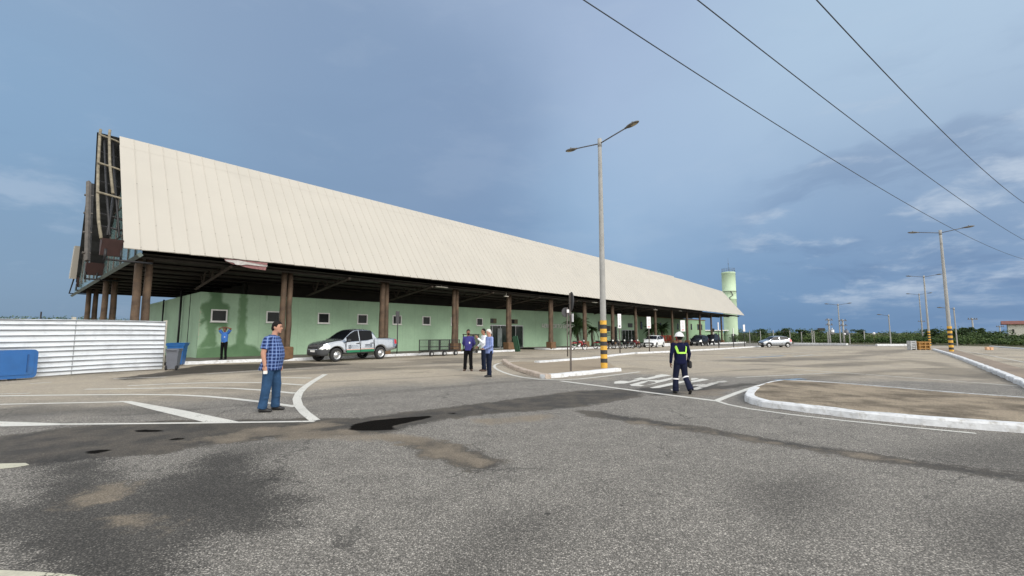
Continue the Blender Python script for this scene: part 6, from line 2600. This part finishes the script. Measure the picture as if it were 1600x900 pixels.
def remesh(mb, name, m, parent, vox=0.016, smooth=4, extra=None):
    me_ = mb.mesh(name, m)
    tmp = bpy.data.objects.new(name + '_src', me_)
    COL.objects.link(tmp)
    md = tmp.modifiers.new('r', 'REMESH')
    md.mode = 'VOXEL'
    md.voxel_size = vox
    md.use_smooth_shade = True
    ms = tmp.modifiers.new('s', 'SMOOTH')
    ms.iterations = smooth
    ms.factor = 0.5
    bpy.context.view_layer.update()
    out = bpy.data.meshes.new_from_object(tmp.evaluated_get(bpy.context.evaluated_depsgraph_get()))
    bpy.data.objects.remove(tmp)
    out.materials.clear()
    for x in (m if isinstance(m, (list, tuple)) else [m]):
        out.materials.append(x)
    out.polygons.foreach_set('use_smooth', [True] * len(out.polygons))
    if extra and extra.v:
        ex = extra.mesh('x', m)
        bm = bmesh.new()
        bm.from_mesh(out)
        bm.from_mesh(ex)
        bm.to_mesh(out)
        bm.free()
        bpy.data.meshes.remove(ex)
    out.name = name
    o = bpy.data.objects.new(name, out)
    COL.objects.link(o)
    o.parent = parent
    return o


def hand(mb, wrist, d, palm_n, curl=0.6, side=1):
    """palm and five bent fingers as separate tapering chains, rooted inside the palm"""
    d = Vector(d).normalized()
    nrm = Vector(palm_n)
    nrm = (nrm - d * nrm.dot(d)).normalized()
    lat = d.cross(nrm).normalized() * side
    w = Vector(wrist)
    pc = w + d * 0.05
    rot = Matrix((lat, d, nrm)).transposed()
    mb.ell(pc, (0.040, 0.055, 0.018), rot, n=12)
    mb.tube([w - d * 0.03, w + d * 0.02], [0.027, 0.026], 8)
    for k, (o_, l_) in enumerate(((-0.028, 0.070), (-0.010, 0.080), (0.009, 0.075), (0.027, 0.058))):
        p = pc + lat * o_ + d * 0.035
        dd = d.copy()
        P = [p - d * 0.02]
        for j in range(3):
            a = curl * (0.25 + 0.35 * j)
            dd = (dd * math.cos(a) + nrm * math.sin(a)).normalized()
            p = p + dd * l_ * (0.42, 0.33, 0.25)[j]
            P.append(p)
        mb.tube(P, [0.0098, 0.0092, 0.0085, 0.0065], 7)
    p = pc - lat * 0.030 - d * 0.025
    dd = (d * 0.75 - lat * 0.55 + nrm * 0.35).normalized()
    mb.tube([p, p + dd * 0.035, p + dd * 0.035 + (dd + nrm * 0.4).normalized() * 0.03], [0.013, 0.011, 0.008], 7)


def person(label, loc, rz, h, J, torso, skin, shirt, trous, shoes, hair, sleeves='long', head=(0, 0), hair_kind='short', group=None, trouser_r=(0.094, 0.062, 0.050),
           shirt_name='shirt', hem=None, curl=0.6, arm_k=1.0, legs=None):
    """local axes: x to the person's right, y forwards; joints for a 1.75 m figure"""
    o = thing('person', label, 'person', loc, rz, group)
    k = h / 1.75
    o.scale = (k, k, k)
    body = MB()
    hc = Vector((0, J.get('head_y', 0.03), 1.635))
    RH = Matrix.Rotation(R(head[0]), 3, 'Z') @ Matrix.Rotation(R(head[1]), 3, 'X')
    hp = lambda x, y, z: hc + RH @ Vector((x, y, z))
    body.ell(hp(0, 0, 0.015), (0.074, 0.094, 0.104), RH)
    body.ell(hp(0, 0.022, -0.045), (0.058, 0.068, 0.068), RH)
    body.capsule(hp(0, 0.085, 0.012), hp(0, 0.104, -0.018), 0.010, 0.016, 8)
    body.ell(hp(0, 0.078, -0.062), (0.024, 0.014, 0.010), RH, 8)
    body.ell(hp(0, 0.070, -0.098), (0.026, 0.022, 0.018), RH, 8)
    for s in (-1, 1):
        body.ell(hp(s * 0.077, -0.012, -0.005), (0.010, 0.020, 0.032), RH, 8)
    body.capsule((0, -0.01, 1.40), hp(0, -0.02, -0.06), 0.062, 0.056, 12)
    body.capsule((0, 0, 0.98), (0, 0.0, 1.31), 0.09, 0.075, 12)
    for s in (-1, 1):
        S_, E_, W_ = [Vector(v) for v in J['armR' if s > 0 else 'armL']]
        body.capsule((s * 0.05, 0.0, 1.35), S_, 0.045, 0.045, 10)
        body.capsule(S_, E_, 0.048 * arm_k, 0.039 * arm_k, 12)
        body.capsule(E_, W_, 0.040 * arm_k, 0.026 * arm_k, 12)
        Hp, Kn, An = [Vector(v) for v in J['legR' if s > 0 else 'legL']]
        body.capsule(Hp, Kn, 0.075, 0.048, 12)
        body.capsule(Kn, An, 0.048, 0.034, 12)
    fing = MB()
    for s, key in ((1, 'handR'), (-1, 'handL')):
        if key in J:
            d, pn = J[key]
            hand(fing, J['armR' if s > 0 else 'armL'][2], d, pn, curl, s)
    for s in (-1, 1):
        fing.ell(hp(s * 0.030, 0.088, 0.012), (0.012, 0.008, 0.007), RH, 8, mi=1)
        fing.tube([hp(s * 0.048, 0.083, 0.032), hp(s * 0.030, 0.096, 0.036), hp(s * 0.014, 0.096, 0.030)], 0.005, 5, mi=2)
    fing.tube([hp(-0.022, 0.091, -0.060), hp(0, 0.094, -0.061), hp(0.022, 0.091, -0.060)], 0.0035, 5, mi=3)
    remesh(body, 'body', [skin, M_EYE, hair or skin, mat('lip', (0.25, 0.09, 0.08), 0.5, 0, 0.05, 9)], o, 0.015, 3, fing)
    if hair:
        hm = MB()
        if hair_kind == 'short':
            hm.ell(hp(0, -0.010, 0.036), (0.084, 0.102, 0.098), RH)
            hm.ell(hp(0, -0.045, -0.015), (0.078, 0.068, 0.075), RH)
            ho = remesh(hm, 'hair', hair, o, 0.014, 2)
            # keep the face free
            bm = bmesh.new()
            bm.from_mesh(ho.data)
            inv = RH.transposed()
            kill = [v for v in bm.verts if (inv @ (v.co - hc)).y > 0.045 + 0.02 * ((inv @ (v.co - hc)).z - 0.05) / 0.05 and (inv @ (v.co - hc)).z < 0.068]
            bmesh.ops.delete(bm, geom=kill, context='VERTS')
            bm.to_mesh(ho.data)
            bm.free()
    # shirt
    sh = MB()
    sh.loft([((cx, cy, z), rx, ry) for z, cx, cy, rx, ry in torso])
    for s in (-1, 1):
        S_, E_, W_ = [Vector(v) for v in J['armR' if s > 0 else 'armL']]
        sh.capsule((s * 0.10, -0.01, 1.38), S_, 0.075, 0.070, 12)
        if sleeves == 'long':
            sh.capsule(S_, E_, 0.068 * arm_k, 0.055, 12)
            sh.capsule(E_, E_.lerp(W_, 0.93), 0.054, 0.042, 12)
            sh.capsule(E_ + (S_ - E_) * 0.05 + Vector((0, -0.012, 0)), E_ + (W_ - E_) * 0.1, 0.055, 0.052, 8)
        else:
            sh.tube([S_ + (S_ - E_) * 0.1, S_, S_.lerp(E_, 0.45), S_.lerp(E_, 0.70)], [0.055, 0.078, 0.080, 0.082], 14)
    if 'collar' in J:
        sh.tube([(0, -0.075, 1.475), (0.06, -0.04, 1.47), (0.06, 0.03, 1.45), (0, 0.07, 1.42), (-0.06, 0.03, 1.45), (-0.06, -0.04, 1.47), (0, -0.075, 1.475)], 0.018, 8)
    remesh(sh, shirt_name, shirt, o, 0.016, 3)
    # trousers
    tr = MB()
    r0, r1, r2 = trouser_r
    HpR, HpL = Vector(J['legR'][0]), Vector(J['legL'][0])
    hips = (HpR + HpL) / 2
    bw = torso[0][3]
    tr.loft([((0, hips.y + c, z), a, b) for z, c, a, b in ((hips.z - 0.10, 0, bw * 0.72, 0.085), (hips.z - 0.03, 0, bw * 0.96, bw * 0.70), (hips.z + 0.06, 0, bw * 0.98, bw * 0.72), (hips.z + 0.13, 0, bw * 0.92, bw * 0.70))])
    for key in ('legR', 'legL'):
        Hp, Kn, An = [Vector(v) for v in J[key]]
        tr.capsule(Hp, Kn, r0, r1 * 1.08, 14)
        tr.capsule(Kn, Kn.lerp(An, 0.85), r1 * 1.05, r2 * 1.1, 14)
        lo = Kn.lerp(An, 0.86)
        tr.tube([Kn.lerp(An, 0.5), lo, An + (An - Kn).normalized() * 0.025], [r2 * 1.12, r2 * 1.18, r2 * 1.26], 14)
        sidev = Vector((0.012, 0.018, 0))
        for f_ in (0.55, 0.75, 0.92):
            tr.ell(Kn.lerp(An, f_) + sidev * (1 if f_ != 0.75 else -1), (r2 * 1.15, r2 * 1.12, 0.022), n=10)
        tr.ell(Kn + Vector((0, 0.02, 0.03)), (r1 * 1.0, r1 * 0.98, 0.03), n=10)
    remesh(tr, 'trousers', trous, o, 0.016, 3)
    for key in ('legR', 'legL'):
        An = Vector(J[key][2])
        toe = Vector(J.get('toe' + key[-1], (0.02 * (1 if key[-1] == 'R' else -1), 1, 0)))
        tip = J.get('pitch' + key[-1], 0.0)
        t = toe.normalized()
        f_ = Vector((t.x, t.y, -math.tan(R(tip)))).normalized()
        b = An + Vector((0, 0, -0.045))
        sm = MB()
        sm.capsule(b - f_ * 0.035 - Vector((0, 0, 0.005)), b + f_ * 0.09 - Vector((0, 0, 0.008)), 0.040, 0.043, 12)
        sm.capsule(b + f_ * 0.07 - Vector((0, 0, 0.012)), b + f_ * 0.155 - Vector((0, 0, 0.016)), 0.042, 0.030, 12)
        sm.capsule(b, An + Vector((0, 0, 0.03)), 0.042, 0.042, 10)
        so = remesh(sm, 'shoe', shoes, o, 0.012, 2)
        if tip == 0.0:
            for v in so.data.vertices:
                if v.co.z < 0.0:
                    v.co.z = 0.0
    return o


LEGS = {'legR': [(0.09, 0, 0.92), (0.105, 0.015, 0.50), (0.115, -0.01, 0.09)], 'legL': [(-0.09, 0, 0.92), (-0.105, 0.015, 0.50), (-0.115, -0.01, 0.09)]}

# man in the plaid shirt, seen from his right side
J = dict(LEGS)
J.update({'armR': [(0.225, -0.03, 1.40), (0.265, -0.075, 1.13), (0.262, -0.035, 0.895)], 'armL': [(-0.225, -0.02, 1.40), (-0.265, -0.02, 1.13), (-0.25, 0.05, 0.90)],
          'handR': ((0, 0.12, -1), (-1, 0.1, 0)), 'handL': ((0, 0.2, -1), (1, 0.1, 0)), 'collar': 1, 'head_y': 0.055,
          'legR': [(0.10, -0.02, 0.90), (0.115, -0.045, 0.49), (0.12, -0.10, 0.09)], 'legL': [(-0.10, 0.0, 0.90), (-0.115, 0.05, 0.49), (-0.13, 0.04, 0.09)]})
man = person('heavyset man in blue plaid shirt and jeans watching the terminal from the left foreground', G(422, 642.5), R(-84), 1.83, J,
             [(0.80, 0, -0.04, 0.215, 0.200), (0.86, 0, -0.03, 0.215, 0.195), (0.98, 0, 0.005, 0.22, 0.180), (1.08, 0, 0.022, 0.22, 0.182), (1.20, 0, 0.015, 0.22, 0.170), (1.32, 0, -0.005, 0.215, 0.145), (1.40, 0, -0.02, 0.19, 0.115), (1.46, 0, -0.02, 0.12, 0.09), (1.49, 0, -0.015, 0.07, 0.07)],
             M_SKIN, M_PLAID, M_JEANS, M_SHOE, M_HAIR, 'short', (-6, -4), trouser_r=(0.108, 0.083, 0.070), curl=0.9, arm_k=1.22)
mb = MB()
mb.box((0.285, -0.01, 0.775), (0.012, 0.07, 0.06))
o = mb.build('paper_slip', M_WHITE)
o.matrix_world = Matrix.Translation(man.location) @ Matrix.Rotation(R(-84), 4, 'Z') @ Matrix.Diagonal((1.045, 1.045, 1.045, 1))
bpy.context.view_layer.update()
# put the slip's own origin at its place
for v in o.data.vertices:
    v.co = v.co - Vector((0.285, -0.01, 0.775))
o.matrix_world = o.matrix_world @ Matrix.Translation((0.285, -0.01, 0.775))
tag(o, 'small white paper held in the right hand of the man in plaid', 'paper')

# attendant at the wall, hands on the head
J = dict(LEGS)
J.update({'armR': [(0.185, 0.0, 1.44), (0.275, 0.09, 1.645), (0.075, 0.07, 1.735)], 'armL': [(-0.185, 0.0, 1.44), (-0.37, 0.06, 1.655), (-0.12, 0.09, 1.735)],
          'handR': ((-1, 0.1, 0.15), (0, -0.3, -1)), 'handL': ((1, 0.1, 0.12), (0, -0.3, -1)), 'collar': 1})
p = B(8.6, 27.55, 0.145)
SLIM = [(0.92, 0, 0.0, 0.160, 0.115), (1.00, 0, 0.0, 0.162, 0.118), (1.12, 0, 0.01, 0.165, 0.122), (1.28, 0, 0.0, 0.18, 0.118), (1.38, 0, -0.01, 0.165, 0.10), (1.44, 0, -0.01, 0.11, 0.08), (1.48, 0, -0.01, 0.065, 0.065)]
gd = person('attendant in bright blue shirt, both hands on his head, standing by the green wall', p, R(176), 1.76, J, SLIM, M_SKIN3, M_SKYSH, M_BLACKTR, M_SHOE, M_HAIR, 'short', (0, 8))
mb = MB()
mb.box((0.02, 0.125, 0.935), (0.04, 0.02, 0.035))
mb.build('belt_buckle', mat('brass', (0.45, 0.32, 0.10), 0.4, 0.7, 0.1, 5), gd)
mb = MB()
mb.box((-0.09, 0.13, 1.22), (0.06, 0.015, 0.04))
mb.build('name_tag', M_WHITE, gd)

# man in the purple shirt, hands behind his back
J = dict(LEGS)
J.update({'armR': [(0.178, 0.0, 1.395), (0.250, -0.08, 1.15), (0.10, -0.165, 0.99)], 'armL': [(-0.178, 0.0, 1.395), (-0.250, -0.08, 1.15), (-0.10, -0.165, 1.02)],
          'handR': ((-1, -0.1, -0.1), (0, -1, 0)), 'handL': ((1, -0.1, 0), (0, -1, 0)), 'collar': 1,
          'legR': [(0.09, 0, 0.92), (0.12, 0.015, 0.50), (0.145, -0.01, 0.09)], 'legL': [(-0.09, 0, 0.92), (-0.11, 0.015, 0.50), (-0.13, 0.0, 0.09)], 'toeL': (-0.5, 0.9, 0), 'toeR': (0.1, 1, 0)})
BULK = [(0.86, 0, 0.0, 0.168, 0.130), (0.95, 0, 0.0, 0.168, 0.134), (1.10, 0, 0.015, 0.170, 0.138), (1.26, 0, 0.0, 0.178, 0.126), (1.36, 0, -0.01, 0.165, 0.102), (1.42, 0, -0.01, 0.110, 0.08), (1.475, 0, -0.01, 0.064, 0.066)]
pm = person('bearded man in long purple blue shirt and black trousers with hands behind his back', G(731.5, 579.5), R(172), 1.73, J, BULK, M_SKIN2, M_PURPLE, M_BLACKTR, M_SHOEB, M_HAIR, 'long', (32, -4), trouser_r=(0.104, 0.074, 0.064))
mb = MB()
mb.ell((-0.085, 0.135, 1.19), (0.032, 0.008, 0.045), n=12)
mb.build('badge', M_WHITE, pm)
mb = MB()
mb.ell((0.0 - 0.03, 0.105, 1.555), (0.052, 0.040, 0.050), Matrix.Rotation(R(32), 3, 'Z'), n=12)
mb.build('beard', M_HAIR, pm)

# man in the white shirt, mostly hidden
J = dict(LEGS)
J.update({'armR': [(0.19, 0.0, 1.42), (0.26, 0.02, 1.16), (0.20, 0.20, 1.02)], 'armL': [(-0.19, 0.0, 1.42), (-0.22, 0.10, 1.16), (-0.10, 0.30, 1.36)],
          'handR': ((0, 0.7, -0.5), (-1, 0, 0)), 'handL': ((0.1, 0.55, 0.8), (1, 0, 0)), 'collar': 1})
person('dark haired man in white shirt standing behind the white haired man', G(756, 580), R(112), 1.76, J, SLIM, M_SKIN2, M_WHSH, M_NAVYTR, M_SHOEB, M_HAIR, 'long', (10, 0))

# white haired man in the checked shirt
J = dict(LEGS)
J.update({'armR': [(0.195, 0.0, 1.42), (0.25, -0.01, 1.15), (0.14, 0.20, 1.04)], 'armL': [(-0.195, 0.0, 1.42), (-0.25, 0.02, 1.15), (-0.10, 0.24, 1.03)],
          'handR': ((-0.4, 0.8, -0.15), (-0.3, -0.2, 1)), 'handL': ((0.4, 0.8, -0.1), (0.3, -0.2, 1)), 'collar': 1,
          'legR': [(0.085, 0, 0.92), (0.09, 0.015, 0.50), (0.09, -0.02, 0.09)], 'legL': [(-0.085, 0, 0.92), (-0.09, 0.02, 0.50), (-0.09, 0.01, 0.09)]})
bm_ = person('white haired man in light blue checked shirt looking down at his hands', G(764.5, 589), R(118), 1.72, J, BULK, M_SKIN, M_CHECK, M_NAVYTR, M_SHOE, M_GREYHAIR, 'long', (0, -16))
mb = MB()
mb.box((0, 0, 0), (0.075, 0.15, 0.012))
o = mb.build('mobile_phone', M_BLACKMETAL)
o.matrix_world = Matrix.Translation(bm_.location) @ Matrix.Rotation(R(118), 4, 'Z') @ Matrix.Translation((0.02, 0.30, 1.02)) @ Matrix.Rotation(R(-25), 4, 'X')
tag(o, 'dark phone in the hands of the white haired man', 'phone')

# worker walking away
J = {'armR': [(0.20, 0.0, 1.42), (0.265, -0.03, 1.15), (0.25, 0.05, 0.91)], 'armL': [(-0.20, 0.0, 1.42), (-0.275, -0.02, 1.14), (-0.27, 0.06, 0.89)],
     'handR': ((0, 0.15, -1), (-1, 0, 0)), 'handL': ((0, 0.15, -1), (1, 0, 0)),
     'legL': [(-0.09, 0.0, 0.92), (-0.115, 0.10, 0.51), (-0.13, 0.10, 0.09)], 'legR': [(0.09, 0.0, 0.92), (0.135, 0.03, 0.50), (0.17, -0.22, 0.145)],
     'pitchR': 48.0, 'toeR': (0.05, 1, 0), 'collar': 1}
wk_ = person('worker in navy coverall, white helmet and bright yellow braces walking away across the painted word', G(1065, 615), R(4), 1.58, J, BULK, M_SKIN3, M_COVER, M_COVER2, M_SHOE, M_HAIR, 'long', (0, -2), trouser_r=(0.105, 0.078, 0.075), shirt_name='coverall_top')
mb = MB()
hz = 1.66
mb.ell((0, 0.02, hz + 0.01), (0.122, 0.148, 0.125), n=24, z0=0.0, z1=0.999)
mb.lathe([(0.10, 0), (0.145, 0), (0.150, -0.012), (0.10, -0.012)], 28, Matrix.Translation((0, 0.02, hz + 0.012)) @ Matrix.Diagonal((1.0, 1.18, 1, 1)))
mb.tube([(0, -0.11, hz + 0.06), (0, -0.05, hz + 0.135), (0, 0.05, hz + 0.14), (0, 0.13, hz + 0.08)], 0.014, 6)
mb.build('helmet', M_HELM, wk_)


def back_strip(pts, w, m, name, parent, prof, off=0.010):
    """a strip lying on the rounded back of the torso; pts are (x, z)"""
    mb = MB()
    vs = []
    P = []
    for (x0, z0), (x1, z1) in zip(pts, pts[1:]):
        P += [(x0 + (x1 - x0) * i / 6, z0 + (z1 - z0) * i / 6) for i in range(6)]
    P.append(pts[-1])

    def surf(x, z):
        cy, rx, ry = [lerp_tab([(r_[0], r_[i]) for r_ in prof], z) for i in (2, 3, 4)]
        rx, ry = rx + 0.012, ry + 0.012
        q = min(0.97, abs(x) / rx)
        return Vector((x, cy - ry * (1 - q ** 2.4) ** (1 / 2.2) - off, z))
    for i, (x, z) in enumerate(P):
        tx, tz = P[min(i + 1, len(P) - 1)][0] - P[max(i - 1, 0)][0], P[min(i + 1, len(P) - 1)][1] - P[max(i - 1, 0)][1]
        l_ = math.hypot(tx, tz)
        nx_, nz_ = -tz / l_ * w / 2, tx / l_ * w / 2
        for s in (-1, 1):
            a = surf(x + s * nx_, z + s * nz_)
            vs += [a, a + Vector((0, 0.02, 0))]
    fs = []
    for i in range(len(P) - 1):
        b = 4 * i
        fs += [(b, b + 2, b + 6, b + 4), (b + 1, b + 3, b + 7, b + 5), (b, b + 1, b + 5, b + 4), (b + 2, b + 3, b + 7, b + 6)]
    mb.add(vs, fs)
    return mb.build(name, m, parent)


back_strip([(-0.155, 1.455), (-0.165, 1.40), (-0.115, 1.185), (0.115, 1.185), (0.165, 1.40), (0.155, 1.455)], 0.052, M_HIVIS, 'reflective_brace', wk_, BULK, 0.014)
for key, f_ in (('legL', 0.16), ('legR', 0.10)):
    Kn, An = Vector(J[key][1]), Vector(J[key][2])
    mb = MB()
    mb.tube([Kn.lerp(An, f_), Kn.lerp(An, f_ + 0.09)], [0.099, 0.098], 16, caps=False)
    mb.build('reflective_band', M_SIGNW, wk_)
mb = MB()
mb.box((0.27, -0.03, 0.84), (0.09, 0.13, 0.21), bev=0.03)
mb.tube([(0.24, -0.03, 0.94), (0.20, -0.05, 1.05)], 0.012, 6)
o = mb.build('tool_pouch', M_BLACKMETAL, wk_)
